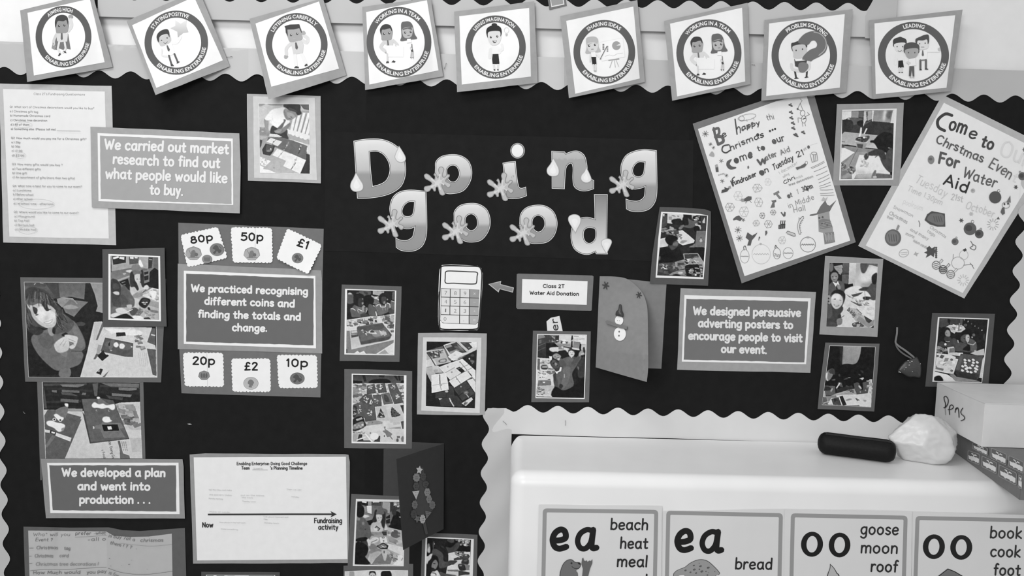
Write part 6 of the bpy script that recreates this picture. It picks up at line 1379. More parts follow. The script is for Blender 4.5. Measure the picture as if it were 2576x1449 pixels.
# ---- two girls at a table
def d3(c):
    c.p(165, 135, 100, 860, 125, 860, 380, 160, 400); c.p(45, 165, 110, 435, 115, 430, 235, 190, 275); c.p(228, 180, 135, 290, 105, 298, 140, 195, 172); c.p(226, 310, 118, 405, 130, 400, 180, 305, 160)
    c.p(88, 490, 120, 680, 130, 670, 250, 500, 270); c.p(225, 510, 120, 580, 125, 578, 165, 515, 160); c.p(215, 600, 122, 660, 128, 655, 155, 600, 150); c.q_(238, 685, 190, 765, 185, 770, 305, 695, 305)
    c.p(172, 690, 125, 865, 130, 860, 350, 790, 350); c.p(60, 865, 130, 950, 135, 930, 330, 860, 350); c.p(105, 960, 140, 1050, 135, 1050, 370, 960, 320); c.l(140, 2, 870, 170, 940, 180)
    c.p((110, 130), 150, 400, 560, 330, 860, 350, 770, 500, 500, 500, 250, 590, 150, 560); c.p(170, 250, 570, 500, 480, 505, 510, 270, 600); c.q_(215, 425, 395, 520, 370, 570, 395, 520, 430); c.q_(190, 370, 440, 440, 435, 400, 470); c.p(60, 160, 420, 150, 110, 140, 110, 150, 420)
    c.p(32, 880, 420, 980, 330, 1055, 380, 1055, 740, 860, 700, 740, 840, 430, 740, 300, 600, 470, 540, 520, 700); c.p(128, 740, 390, 890, 370, 880, 600, 770, 640); c.p(40, 780, 420, 865, 400, 860, 445, 790, 470); c.p(40, 780, 500, 865, 475, 865, 560, 790, 580); c.l(150, 1.4, 350, 620, 420, 598); c.l(130, 1.4, 355, 670, 425, 650)
    # table top
    c.p(178, 330, 1100, 590, 900, 930, 720, 1060, 745, 1060, 1325, 560, 1320, 440, 1200, 150, 1290, 140, 1240); c.p(220, 745, 870, 935, 715, 1060, 745, 1062, 990); c.p(155, 880, 960, 1062, 1000, 1062, 1110, 850, 1050); c.sc(26, (800, 820, 930, 740, 1055, 780, 1050, 960), 40, 140, 200, 5); c.q_(236, 870, 800, 930, 770, 1020, 800, 990, 920, 940, 930, 910, 840)
    c.p(200, 590, 905, 720, 950, 690, 1090, 600, 1100)
    # girl with pigtails
    c.q_(128, 560, 280, 660, 260, 720, 330, 740, 400, 600, 420, 540, 370)
    c.q_((185, 205), 510, 690, 620, 640, 720, 620, 790, 700, 800, 760, 700, 830, 560, 870, 530, 840); c.q_(215, 770, 700, 830, 660, 875, 700, 850, 750, 780, 740); c.q_(150, 560, 860, 700, 780, 750, 800, 740, 880, 600, 910); c.q_(170, 640, 800, 740, 760, 800, 745, 780, 770, 680, 810)
    c.q_(205, 585, 450, 650, 420, 720, 450, 725, 540, 700, 620, 650, 635, 600, 560); c.q_(52, 510, 480, 540, 400, 590, 430, 600, 560, 650, 650, 680, 740, 650, 770, 600, 700, 520, 690); c.q_(50, 710, 420, 740, 370, 770, 420, 780, 560, 780, 700, 740, 690, 710, 560)
    c.q_(112, 560, 400, 600, 380, 720, 400, 725, 450, 650, 450, 590, 470); c.e(110, 650, 550, 20, 7); c.e(110, 705, 548, 14, 6); c.e(150, 690, 600, 12, 5)
    # left girl
    c.q_(95, 350, 700, 420, 680, 560, 880, 600, 960, 580, 1080, 480, 1090, 300, 1100, 150, 1120, 150, 800); c.q_((60, 78), 150, 560, 250, 560, 320, 640, 340, 760, 330, 900, 340, 1060, 250, 1090, 170, 1020, 150, 800); c.q_(80, 310, 900, 380, 850, 480, 990, 380, 1050)
    c.q_(105, 500, 920, 590, 960, 580, 1060, 520, 1040); c.q_(205, 175, 800, 240, 785, 300, 800, 300, 850, 240, 850); c.q_(60, 150, 620, 260, 600, 320, 700, 320, 780, 240, 775, 160, 800); c.q_(78, 180, 640, 280, 640, 300, 730, 200, 750)
    c.q_(110, 150, 1090, 300, 1090, 330, 1150, 200, 1200, 145, 1200); c.q_(215, 245, 1120, 340, 1100, 460, 1160, 420, 1220, 280, 1200, 240, 1160); c.q_(218, 140, 1230, 280, 1200, 320, 1240, 200, 1290); c.q_(190, 450, 1050, 540, 1040, 540, 1100, 470, 1110)
    c.q_(28, 180, 1300, 330, 1240, 440, 1215, 560, 1290, 570, 1325, 160, 1320)
    c.q_(82, 500, 1170, 570, 1100, 640, 1110, 690, 1180, 560, 1250); c.p(120, 600, 1240, 700, 1100, 770, 1170, 680, 1270); c.sc(10, (620, 1220, 740, 1130, 760, 1170, 660, 1260), 18, 60, 190, 8); c.p(235, 440, 1180, 565, 1120, 560, 1138, 450, 1190)
    c.q_(36, 690, 980, 760, 905, 890, 935, 890, 1000, 800, 1110, 690, 1050); c.q_(60, 730, 980, 780, 930, 870, 955, 850, 1030, 790, 1060); c.sc(9, (740, 990, 840, 990, 840, 1040, 740, 1030), 24, 170, 225, 9)
    c.q_(40, 845, 1100, 880, 1090, 905, 1140, 870, 1145); c.q_(120, 900, 1140, 1000, 1150, 1050, 1160, 1040, 1200, 920, 1180); c.sc(12, (800, 1150, 980, 1200, 950, 1290, 790, 1260), 36, 120, 210, 11); c.q_(235, 560, 1260, 700, 1255, 770, 1300, 700, 1325, 600, 1320); c.p(60, 780, 1290, 870, 1280, 920, 1325, 780, 1325)
photo("photo of two girls at a table, overlapping the smiling girl's photo", crop(260, 630, 420, 1220),
      (-20, -25, 1175, -50, 1180, 250, 1215, 1460, -10, 1470), 84, (97, 68, 1088, 108, 1105, 1360, 97, 1330), (138, 100, 1052, 132, 1068, 1330, 138, 1298), 120, d3, 0.0030, (0, 0.002, 0.002, 0), g_i=240)

# ---- two santa cards
def d4(c):
    c.p((45, 30), 85, 50, 1765, 60, 1775, 400, 1330, 420, 780, 500, 110, 520)
    for k, (x0, y0, x1, y1, g) in enumerate(((100, 70, 850, 60, 70), (150, 130, 960, 180, 50), (120, 240, 900, 260, 44), (140, 370, 750, 360, 52), (160, 450, 760, 470, 40), (1080, 90, 1760, 120, 60), (1060, 200, 1760, 220, 44), (1100, 300, 1760, 330, 36))): c.p(g, x0, y0, x1, y1, x1, y1+38, x0, y0+38)
    c.p(120, 385, 85, 810, 80, 800, 100, 700, 135, 430, 120); c.p(105, 415, 175, 725, 190, 722, 232, 415, 215); c.p(108, 245, 180, 330, 185, 330, 225, 245, 215); c.p(84, 400, 215, 590, 235, 700, 285, 420, 260); c.p(105, 395, 330, 710, 350, 705, 405, 395, 380); c.p(108, 780, 225, 840, 230, 830, 270, 760, 265)
    c.p(95, 950, 70, 1050, 60, 1030, 290, 985, 280); c.p(110, 1100, 60, 1760, 70, 1755, 140, 1260, 120); c.p(118, 1405, 135, 1720, 145, 1715, 178, 1580, 195, 1405, 180); c.p(118, 1285, 235, 1635, 260, 1610, 305, 1285, 280); c.p(72, 1175, 260, 1280, 290, 1480, 310, 1470, 355, 1240, 330); c.p(80, 90, 60, 120, 200, 160, 500, 110, 500)
    c.p(205, 105, 520, 780, 545, 1330, 430, 1420, 400, 1775, 385, 1815, 1370, 130, 1370); c.p(150, 520, 500, 780, 505, 780, 555, 520, 550)
    c.p(96, 170, 525, 320, 530, 750, 645, 740, 690, 760, 690, 470, 1370, 140, 1370, 115, 620)
    c.p((165, 190), 1340, 430, 1660, 430, 1760, 670, 1800, 900, 1600, 860, 1440, 640); c.sc(30, (1360, 450, 1650, 440, 1770, 800, 1500, 800), 80, 105, 200, 3); c.p(128, 1650, 540, 1700, 535, 1760, 670, 1680, 670); c.sc(12, (1520, 650, 1680, 660, 1680, 780, 1540, 760), 60, 80, 140, 5)
    c.p(208, 1520, 880, 1795, 870, 1800, 1010, 1600, 1000); c.p(190, 1600, 1010, 1800, 1010, 1815, 1250, 1640, 1260)
    c.p(82, 760, 335, 1120, 330, 1310, 360, 1345, 430, 1590, 1030, 905, 1110); c.p(98, 770, 340, 1110, 335, 1300, 365, 1335, 430, 1575, 1015, 912, 1080); c.p(70, 775, 560, 820, 620, 925, 1100, 905, 1110)
    c.p(116, 1040, 330, 1085, 315, 1190, 400, 1250, 430, 1140, 440, 1040, 430); c.p(88, 1090, 320, 1310, 370, 1320, 430, 1240, 430)
    c.q_(242, 935, 445, 985, 392, 1060, 430, 1130, 415, 1180, 440, 1230, 440, 1280, 430, 1330, 430, 1340, 500, 1290, 530, 1220, 490, 1120, 505, 1040, 490, 970, 490); c.e(236, 1052, 316, 30, 20)
    for x, y in ((1025, 532), (1238, 540)): c.e(170, x, y, 20, 18); c.e(90, x+6, y-2, 13, 11)
    c.q_(242, 1120, 700, 1135, 655, 1180, 640, 1240, 650, 1262, 695, 1290, 715, 1230, 742, 1160, 740)
    c.p(120, 985, 805, 1100, 770, 1120, 740, 1290, 750, 1440, 755, 1500, 840, 1420, 850, 1520, 1000, 1150, 1015, 1080, 855, 990, 850); c.p(205, 955, 810, 975, 808, 990, 845, 960, 858); c.p(24, 1115, 785, 1385, 775, 1415, 885, 1145, 895); c.p(228, 1205, 812, 1275, 808, 1290, 862, 1220, 868)
    c.p(118, 470, 465, 530, 460, 520, 560, 480, 670, 300, 590, 320, 520, 400, 480); c.q_(242, 465, 420, 500, 410, 530, 425, 525, 468, 480, 460)
    c.q_(242, 280, 610, 330, 595, 400, 640, 450, 660, 430, 705, 360, 705, 300, 650); c.q_(242, 155, 730, 240, 710, 330, 745, 420, 760, 475, 800, 430, 880, 360, 905, 280, 840, 170, 790)
    for x, y in ((287, 692), (390, 705)): c.e(225, x, y, 32, 28); c.e(45, x, y-2, 16, 15)
    c.q_(150, 410, 850, 460, 830, 450, 880, 415, 890); c.p(218, 120, 862, 215, 880, 205, 925, 125, 915); c.p(40, 215, 875, 320, 905, 300, 955, 215, 930); c.p(235, 240, 895, 305, 915, 290, 940, 235, 925); c.p(222, 320, 920, 585, 1010, 565, 1075, 305, 975); c.p(118, 130, 1150, 250, 960, 310, 990, 160, 1180)
    c.t("s Final", 1105, 1215, 1140, 1372, 5.0, 1.0, 95); c.t("ise: Doing Go", 1225, 1075, 1290, 1372, 5.5, 1.1, 85); c.t("Ch", 1090, 1130, 1100, 1200, 4, .9, 185)
    c.p(105, 1385, 1062, 1430, 1060, 1480, 1280, 1590, 1320, 1600, 1372, 1430, 1372, 1420, 1200); c.p(205, 1425, 1065, 1540, 1060, 1590, 1270, 1480, 1280)
    for k in range(3): c.t("chance to win", 1450+k*32, 1075, 1482+k*32, 1240, 2.4, .7, 120)
photo("photo of two craft cards with cotton wool beards on a desk", crop(95, 955, 375, 1932),
      (-15, -60, 1830, -60, 1872, 1600, 70, 1600, 70, 1745, 45, 1745), 106, (72, 40, 1765, 50, 1818, 1400, 135, 1400), (82, 42, 1765, 52, 1815, 1400, 138, 1400), 40, d4, 0.0008, g_i=235)
# ---- two girls and a tray
def d5(c):
    c.p(30, 130, 110, 1030, 130, 1025, 600, 690, 620, 130, 670); c.q_(88, 140, 190, 250, 195, 265, 340, 140, 355); c.q_(190, 145, 185, 180, 155, 225, 175, 215, 190); c.q_(185, 300, 170, 350, 160, 340, 185)
    c.q_(90, 370, 130, 570, 130, 560, 210, 470, 235, 430, 190, 370, 170); c.q_(58, 440, 140, 520, 150, 500, 200); c.p((170, 160), 615, 125, 830, 135, 820, 170, 740, 215, 615, 190); c.p(90, 980, 150, 1028, 135, 1025, 290, 975, 285)
    c.sc(16, (560, 230, 730, 230, 740, 360, 620, 370), 40, 60, 215, 3); c.q_(110, 620, 290, 700, 280, 730, 340, 640, 370)
    c.q_(95, 190, 480, 215, 450, 290, 375, 420, 390, 510, 430, 510, 480, 480, 540, 500, 600, 250, 620, 210, 560); c.q_(112, 300, 380, 440, 400, 430, 560, 340, 530)
    c.l(220, 1.6, 200, 460, 250, 460, 290, 490); c.l(220, 1.6, 335, 460, 420, 505, 455, 510); c.l(215, 1.4, 440, 400, 500, 430, 510, 470, 485, 530); c.p(150, 415, 410, 450, 400, 450, 520, 415, 510); c.l(190, 1, 330, 480, 345, 530)
    c.q_(26, 260, 210, 320, 170, 400, 185, 440, 250, 430, 330, 400, 420, 300, 400, 255, 330); c.q_(52, 350, 270, 430, 260, 450, 320, 430, 400, 390, 430, 340, 390); c.q_(150, 412, 340, 445, 345, 430, 380, 412, 375); c.e(110, 425, 275, 14, 16)
    c.q_(62, 390, 560, 480, 545, 560, 600, 520, 620, 400, 625)
    c.q_(22, 440, 250, 520, 200, 580, 220, 640, 300, 600, 390, 530, 400, 480, 440)
    c.q_(88, 540, 375, 620, 400, 700, 500, 700, 600, 570, 600, 530, 520); c.l(220, 1.8, 620, 395, 680, 440, 710, 510); c.p(205, 660, 510, 680, 510, 700, 600, 685, 610)
    c.q_(105, 640, 400, 740, 360, 900, 350, 945, 400, 940, 460, 900, 520, 760, 580, 700, 570, 700, 500); c.l(225, 1.8, 745, 370, 765, 425, 850, 425, 860, 370); c.l(220, 1.8, 880, 350, 935, 370, 940, 440); c.l(220, 1.8, 680, 410, 725, 375)
    for x in (795, 850, 890): c.l(150, 1, x, 440, x+8, 490)
    c.q_(28, 735, 220, 790, 165, 850, 175, 880, 230, 860, 330, 830, 390, 760, 370, 730, 300); c.q_(65, 780, 240, 860, 240, 870, 310, 830, 370, 780, 330); c.q_(140, 820, 320, 850, 325, 840, 365, 815, 365); c.e(130, 890, 285, 14, 14)
    c.q_(75, 900, 480, 960, 440, 1025, 490, 1020, 570, 940, 560); c.q_(100, 950, 320, 1025, 330, 1020, 480, 960, 440); c.l(200, 1.4, 960, 310, 1020, 330)
    # table
    c.p(208, 130, 665, 560, 600, 700, 600, 1020, 550, 1020, 1310, 115, 1290); c.sc(46, (140, 680, 700, 610, 700, 720, 140, 800), 55, 60, 215, 6, 1.2); c.p(212, 700, 600, 760, 640, 800, 720, 720, 730); c.sc(36, (760, 600, 1020, 560, 1020, 740, 850, 720), 55, 60, 205, 8); c.sc(14, (900, 780, 1010, 740, 1010, 900, 960, 880), 50, 70, 200, 9)
    c.p(215, 130, 800, 330, 790, 330, 860, 125, 870); c.p(128, 120, 870, 185, 870, 215, 1220, 1015, 1040, 1010, 1090, 680, 1300, 120, 1290); c.p((180, 205), 185, 880, 330, 860, 400, 1120, 920, 1040, 220, 1220)
    c.p(75, 205, 870, 330, 865, 350, 975, 215, 1000); c.p(190, 212, 875, 325, 868, 330, 905, 215, 920); c.q_(150, 215, 925, 330, 920, 310, 945, 220, 950)
    c.p(215, 680, 1300, 850, 1200, 1010, 1090, 1010, 1310); c.p(160, 720, 1300, 840, 1220, 915, 1302); c.p(225, 265, 1290, 330, 1245, 370, 1280, 450, 1245, 485, 1300); c.p(50, 120, 1210, 138, 1210, 135, 1290, 118, 1290)
    c.q_(74, 320, 810, 420, 780, 720, 735, 800, 730, 830, 780, 960, 930, 960, 970, 900, 1040, 640, 1090, 420, 1130, 385, 1100, 350, 960); c.q_(100, 350, 810, 770, 745, 930, 940, 880, 985, 640, 1020, 400, 1070, 380, 1000); c.q_(82, 355, 815, 780, 745, 800, 830, 620, 860, 400, 870); c.q_(140, 600, 870, 760, 870, 800, 950, 640, 985)
    c.e(228, 420, 860, 16, 14); c.e(160, 435, 900, 16, 16); c.q_(232, 475, 920, 510, 890, 525, 930, 500, 955); c.sc(10, (400, 850, 520, 860, 520, 960, 420, 950), 26, 50, 200, 4); c.q_(215, 530, 910, 590, 850, 680, 910, 680, 930); c.q_(70, 560, 900, 600, 855, 650, 900)
    for k in range(16): c.l(205-k % 3*12, 1.6, 735+k*8, 860+(k*23) % 50, 770+k*7, 900+(k*31) % 70)
photo("photo of two pupils in pinafores behind a deep tray of decorations", crop(855, 715, 1010, 1152),
      (35, 5, 1155, 40, 1115, 1450, -5, 1437), 96, (98, 86, 1055, 118, 1018, 1330, 84, 1312), (135, 108, 1030, 130, 1000, 1312, 118, 1290), 40, d5, 0.0012, g_i=238)
# ---- ribbon-tied white cards
def d6(c):
    c.p(22, 165, 135, 600, 140, 450, 215, 165, 300); c.p(90, 165, 300, 450, 215, 470, 260, 165, 330)
    c.p((185, 175), 150, 300, 480, 260, 600, 500, 330, 560, 155, 600); c.p(62, 170, 325, 385, 290, 405, 415, 270, 440); c.sc(14, (200, 330, 380, 300, 380, 400, 270, 430), 30, 90, 190, 3); c.p(175, 160, 335, 235, 410, 225, 460, 158, 465)
    c.sc(5, (395, 290, 460, 290, 460, 340, 395, 340), 26, 80, 150, 5); c.q_(90, 375, 480, 410, 455, 500, 440, 520, 470, 500, 500, 400, 510); c.q_(180, 400, 480, 425, 460, 495, 450, 505, 475, 480, 495, 410, 500); c.p(205, 155, 470, 250, 440, 320, 560, 155, 590)
    c.p(205, 460, 200, 600, 150, 900, 135, 1060, 150, 1055, 280, 700, 470, 590, 470); c.p(60, 480, 215, 700, 145, 900, 320, 800, 340, 700, 300, 580, 350); c.p(150, 485, 225, 590, 180, 620, 220, 510, 260); c.p(140, 565, 320, 700, 270, 760, 300, 590, 355); c.q_(95, 650, 220, 760, 230, 840, 310, 720, 280); c.q_(120, 700, 180, 780, 230, 820, 290, 760, 260)
    c.p(70, 760, 150, 960, 150, 985, 240, 910, 290, 800, 190); c.sc(6, (790, 160, 940, 160, 970, 250, 900, 270), 30, 50, 140, 7); c.p(220, 915, 165, 1060, 140, 1060, 240, 990, 250); c.p(190, 700, 150, 735, 145, 920, 310, 890, 330)
    c.l(60, 1.3, 720, 440, 900, 360, 1050, 290); c.l(70, 1.1, 700, 470, 860, 400, 1000, 330)
    c.p(36, 865, 380, 1050, 290, 1045, 650, 920, 520, 865, 470); c.e(70, 980, 380, 35, 25); c.e(200, 925, 440, 14, 16); c.q_(100, 940, 460, 1010, 480, 1000, 520, 950, 500); c.e(150, 975, 525, 8, 8)
    c.p(105, 470, 260, 500, 265, 610, 480, 560, 470); c.p((185, 160), 155, 600, 370, 560, 460, 700, 240, 860, 160, 690); c.p(90, 310, 690, 440, 690, 460, 710, 330, 720)
    c.p(220, 540, 405, 690, 295, 805, 355, 645, 480); c.e(200, 660, 378, 22, 14)
    for (pts, g) in (((380, 590, 590, 510, 780, 480, 760, 580, 470, 700), 214), ((600, 510, 800, 440, 1035, 650, 1035, 830, 960, 770, 780, 600), 218), ((480, 700, 660, 590, 780, 690, 590, 830), 210), ((560, 840, 680, 750, 860, 660, 970, 760, 655, 960), 220), ((880, 830, 1035, 770, 1030, 1050), 214)): c.p(g, *pts)
    for a in ((705, 630, 910, 545), (770, 710, 975, 600), (490, 695, 665, 595), (575, 825, 780, 700), (875, 825, 980, 765)): c.l(140, 1.3, *a)
    for a in ((760, 500, 880, 640), (900, 670, 1035, 850), (680, 760, 770, 885)): c.l(125, 1.6, *a)
    for x, y in ((757, 500), (905, 672), (705, 805), (540, 585), (612, 680), (858, 860), (1020, 815)): c.e(150, x, y, 16, 14)
    c.l(80, 2.2, 920, 690, 970, 750); c.p(95, 545, 830, 570, 860, 545, 880)
    c.q_(200, 225, 520, 260, 440, 320, 480, 340, 560, 310, 590, 260, 580); c.l(60, 2.4, 165, 330, 240, 430, 325, 575); c.q_(195, 275, 580, 370, 570, 380, 650, 340, 685, 280, 670); c.q_(165, 290, 640, 370, 630, 350, 680, 300, 680)
    c.p(28, 150, 690, 245, 860, 245, 1050, 380, 1140, 410, 1285, 150, 1285); c.p(222, 248, 730, 510, 690, 545, 870, 560, 990, 252, 1053); c.l(120, 3.0, 395, 720, 402, 900); c.l(150, 1.6, 402, 900, 425, 1000); c.l(170, 1.4, 265, 915, 540, 875); c.e(160, 415, 910, 22, 20)
    c.p(58, 555, 925, 640, 925, 660, 1120, 320, 1140, 320, 1055, 560, 1000); c.p(62, 640, 965, 870, 835, 1025, 1060, 800, 1190); c.p(55, 385, 1160, 700, 1100, 820, 1240, 780, 1290, 415, 1285); c.p(50, 820, 1240, 1020, 1060, 1020, 1110, 860, 1285)
    c.l(35, 1.4, 720, 1110, 950, 950); c.l(40, 1.2, 510, 1040, 515, 1130)
    for k in range(6): a = k*PI/6; c.l(190, 1.1, 520-30*math.cos(a), 1020-26*math.sin(a), 520+30*math.cos(a), 1020+26*math.sin(a))
    for k in range(5): a = k*PI/5; c.l(140, 1.2, 865-45*math.cos(a), 1045-38*math.sin(a), 865+45*math.cos(a), 1045+38*math.sin(a))
    c.l(170, 2.2, 870, 1070, 915, 1130); c.p(205, 785, 1235, 960, 1125, 990, 1165, 860, 1285); c.sc(5, (830, 1210, 890, 1200, 890, 1250, 840, 1260), 28, 70, 140, 3); c.l(185, 3, 570, 1140, 600, 1210, 650, 1290); c.e(215, 590, 1192, 14, 14); c.p(190, 370, 1145, 450, 1145, 395, 1175); c.e(180, 775, 938, 10, 14)
photo("photo of many white cards tied with ribbon, below the paper calculator", crop(1050, 840, 1225, 1237),
      (12, -15, 600, -22, 1235, -8, 1200, 1432, 1090, 1447, -8, 1430), 160, (160, 130, 1065, 145, 1025, 1335, 148, 1300), (165, 135, 1062, 148, 1022, 1325, 150, 1285), 30, d6, 0.0012, (0, 0.001, 0.003, 0.001), mid=((100, 60, 1140, 68, 1108, 1408, 68, 1362), 208))
# ---- decorated cards drying on newspaper
def d7(c):
    c.p((60, 85), 130, 90, 1060, 105, 1055, 250, 130, 250); c.p(35, 300, 100, 350, 100, 380, 215, 330, 220); c.p(40, 600, 95, 710, 95, 700, 140, 600, 130); c.p(38, 870, 105, 920, 105, 960, 195, 930, 195); c.p(34, 950, 105, 985, 105, 1000, 200, 970, 200); c.p(26, 130, 195, 300, 205, 300, 250, 130, 255)
    c.q_(22, 440, 245, 450, 200, 520, 175, 700, 165, 780, 185, 800, 240); c.q_(24, 1000, 240, 1010, 205, 1058, 195, 1058, 250)
    c.p(208, 130, 258, 1058, 245, 1058, 1320, 125, 1310); c.sc(60, (130, 270, 390, 265, 250, 640, 130, 640), 55, 90, 220, 3); c.sc(36, (920, 265, 1055, 265, 1055, 600, 1040, 600), 45, 90, 215, 5); c.sc(22, (530, 260, 590, 260, 600, 450, 540, 440), 36, 100, 225, 6); c.sc(12, (730, 250, 780, 250, 830, 470, 790, 450), 36, 130, 220, 7)
    for k in range(7): c.l(95, 1.2, 190+k*14, 345-k*2, 210+k*14, 280)
    R7 = ((385, 290, 520, 255, 545, 420, 380, 440), (560, 270, 710, 245, 745, 405, 590, 420), (765, 265, 910, 240, 975, 390, 810, 450), (310, 470, 470, 445, 520, 640, 240, 620), (490, 460, 640, 455, 650, 660, 520, 665), (640, 440, 790, 415, 860, 605, 690, 630), (810, 440, 980, 390, 1045, 590, 880, 620), (200, 600, 330, 600, 340, 860, 130, 850), (320, 660, 520, 640, 555, 910, 350, 940))
    for k, q in enumerate(R7): c.p(48, *[v+(8 if i % 2 else 4) for i, v in enumerate(q)]); c.p((90, 84) if k != 5 else (112, 104), *q)
    c.p(88, 130, 640, 340, 560, 520, 640, 350, 880, 130, 860); c.p(80, 230, 560, 350, 440, 480, 455, 400, 640)
    for (x, y, s1, gs) in ((450, 330, 1, 0), (640, 320, 1.1, 1), (860, 320, 1.2, 2), (370, 540, 1.3, 3), (455, 600, 1, 4), (555, 570, 1.2, 5), (930, 480, 1.2, 6), (250, 740, 1.4, 7), (435, 790, 1.3, 8)):
        rd = random.Random(gs)
        for k in range(16): a = rd.uniform(0, 6.28); rr = rd.uniform(8, 45)*s1; c.e(rd.choice((60, 130, 160, 190, 215, 225)), x+rr*math.cos(a)*.8, y+rr*math.sin(a), rd.uniform(7, 15), rd.uniform(6, 13))
    c.q_(70, 700, 450, 760, 480, 800, 580, 740, 590, 700, 540); c.e(235, 637, 342, 16, 16); c.e(225, 255, 658, 15, 13); c.e(235, 465, 773, 16, 15); c.e(230, 410, 795, 16, 15); c.p(220, 455, 545, 475, 550, 450, 620, 432, 615)
    c.p(192, 540, 680, 740, 650, 790, 930, 550, 930, 570, 830); c.p((205, 190), 740, 650, 1000, 640, 1055, 920, 810, 975, 740, 730); c.p(58, 990, 650, 1055, 640, 1055, 810)
    c.p(62, 635, 700, 700, 830, 715, 870, 640, 880, 570, 870, 600, 800); c.sc(14, (600, 770, 680, 770, 700, 870, 590, 870), 22, 40, 170, 3); c.e(215, 640, 855, 16, 8)
    c.p(85, 845, 685, 900, 740, 960, 800, 1000, 830, 900, 865, 830, 850, 825, 770); 
    for k in range(22): t = k/22; P3 = [(845, 690), (995, 830), (850, 855), (828, 770), (845, 690)]; a = P3[int(t*4)]; b = P3[int(t*4)+1]; u = t*4-int(t*4); c.e(40 if k % 3 else 90, a[0]+(b[0]-a[0])*u, a[1]+(b[1]-a[1])*u, 12, 10)
    c.e(50, 885, 785, 14, 13)
    c.p(150, 355, 950, 540, 920, 670, 950, 665, 985, 360, 1025); c.e(205, 380, 972, 22, 14); c.e(120, 487, 960, 14, 14); c.p(150, 600, 945, 660, 945, 650, 980, 600, 965)
    c.q_(34, 130, 900, 290, 850, 350, 960, 350, 1040, 130, 1120); c.q_(128, 140, 1010, 300, 940, 335, 1000, 310, 1050, 140, 1090); 
    for k in range(6): c.p(220, 185+k*18, 905-k*6, 198+k*18, 898-k*6, 215+k*18, 930-k*6, 205+k*18, 936-k*6)
    for x, y in ((165, 1015), (235, 1018), (303, 1005), (205, 1050), (270, 1040)): c.e(165 if x != 303 else 200, x, y, 22, 20)
    c.q_(45, 130, 670, 200, 680, 180, 850, 130, 860); c.sc(8, (135, 680, 180, 690, 170, 820, 135, 820), 24, 60, 190, 2)
    c.p(215, 340, 1040, 640, 1000, 700, 1100, 560, 1130, 330, 1120); c.p(185, 860, 960, 980, 945, 990, 990, 870, 1015); c.p(150, 740, 1068, 1000, 1040, 1005, 1078); c.p(82, 1000, 945, 1055, 935, 1055, 1080, 1030, 1080)
    c.p(128, 690, 1040, 725, 1035, 720, 1080, 790, 1130, 850, 1170, 820, 1210, 860, 1270, 845, 1275, 800, 1220, 750, 1230, 720, 1160, 675, 1130, 680, 1110, 715, 1105)
    c.p(60, 235, 1175, 300, 1180, 320, 1290, 460, 1290, 480, 1320, 205, 1315); c.p(66, 590, 1210, 628, 1205, 622, 1318, 500, 1315); c.p(170, 130, 1170, 225, 1175, 205, 1310, 125, 1310); c.e(200, 365, 1220, 70, 65); c.e(236, 520, 1215, 78, 66); c.l(225, 3.2, 195, 1285, 365, 1225); c.l(235, 3.2, 245, 1110, 365, 1180, 480, 1318); c.p(130, 437, 1140, 462, 1140, 458, 1172, 435, 1170)
    c.q_(90, 920, 1270, 950, 1250, 965, 1300, 930, 1318); c.p(110, 930, 1210, 990, 1210, 985, 1250, 930, 1245); c.q_(120, 1010, 1240, 1035, 1210, 1055, 1230, 1050, 1315, 1015, 1300); c.e(90, 703, 1210, 12, 18); c.sc(26, (140, 1125, 340, 1130, 340, 1160, 140, 1160), 22, 110, 190, 12)
photo("photo of many button-decorated dark cards drying on newspaper", crop(870, 930, 1040, 1232),
      (-28, -12, 400, -8, 1210, 25, 1205, 1440, -30, 1428), 98, (107, 72, 1105, 102, 1098, 1358, 105, 1340), (127, 90, 1060, 105, 1058, 1322, 123, 1312), 200, d7, 0.0012, g_i=236)
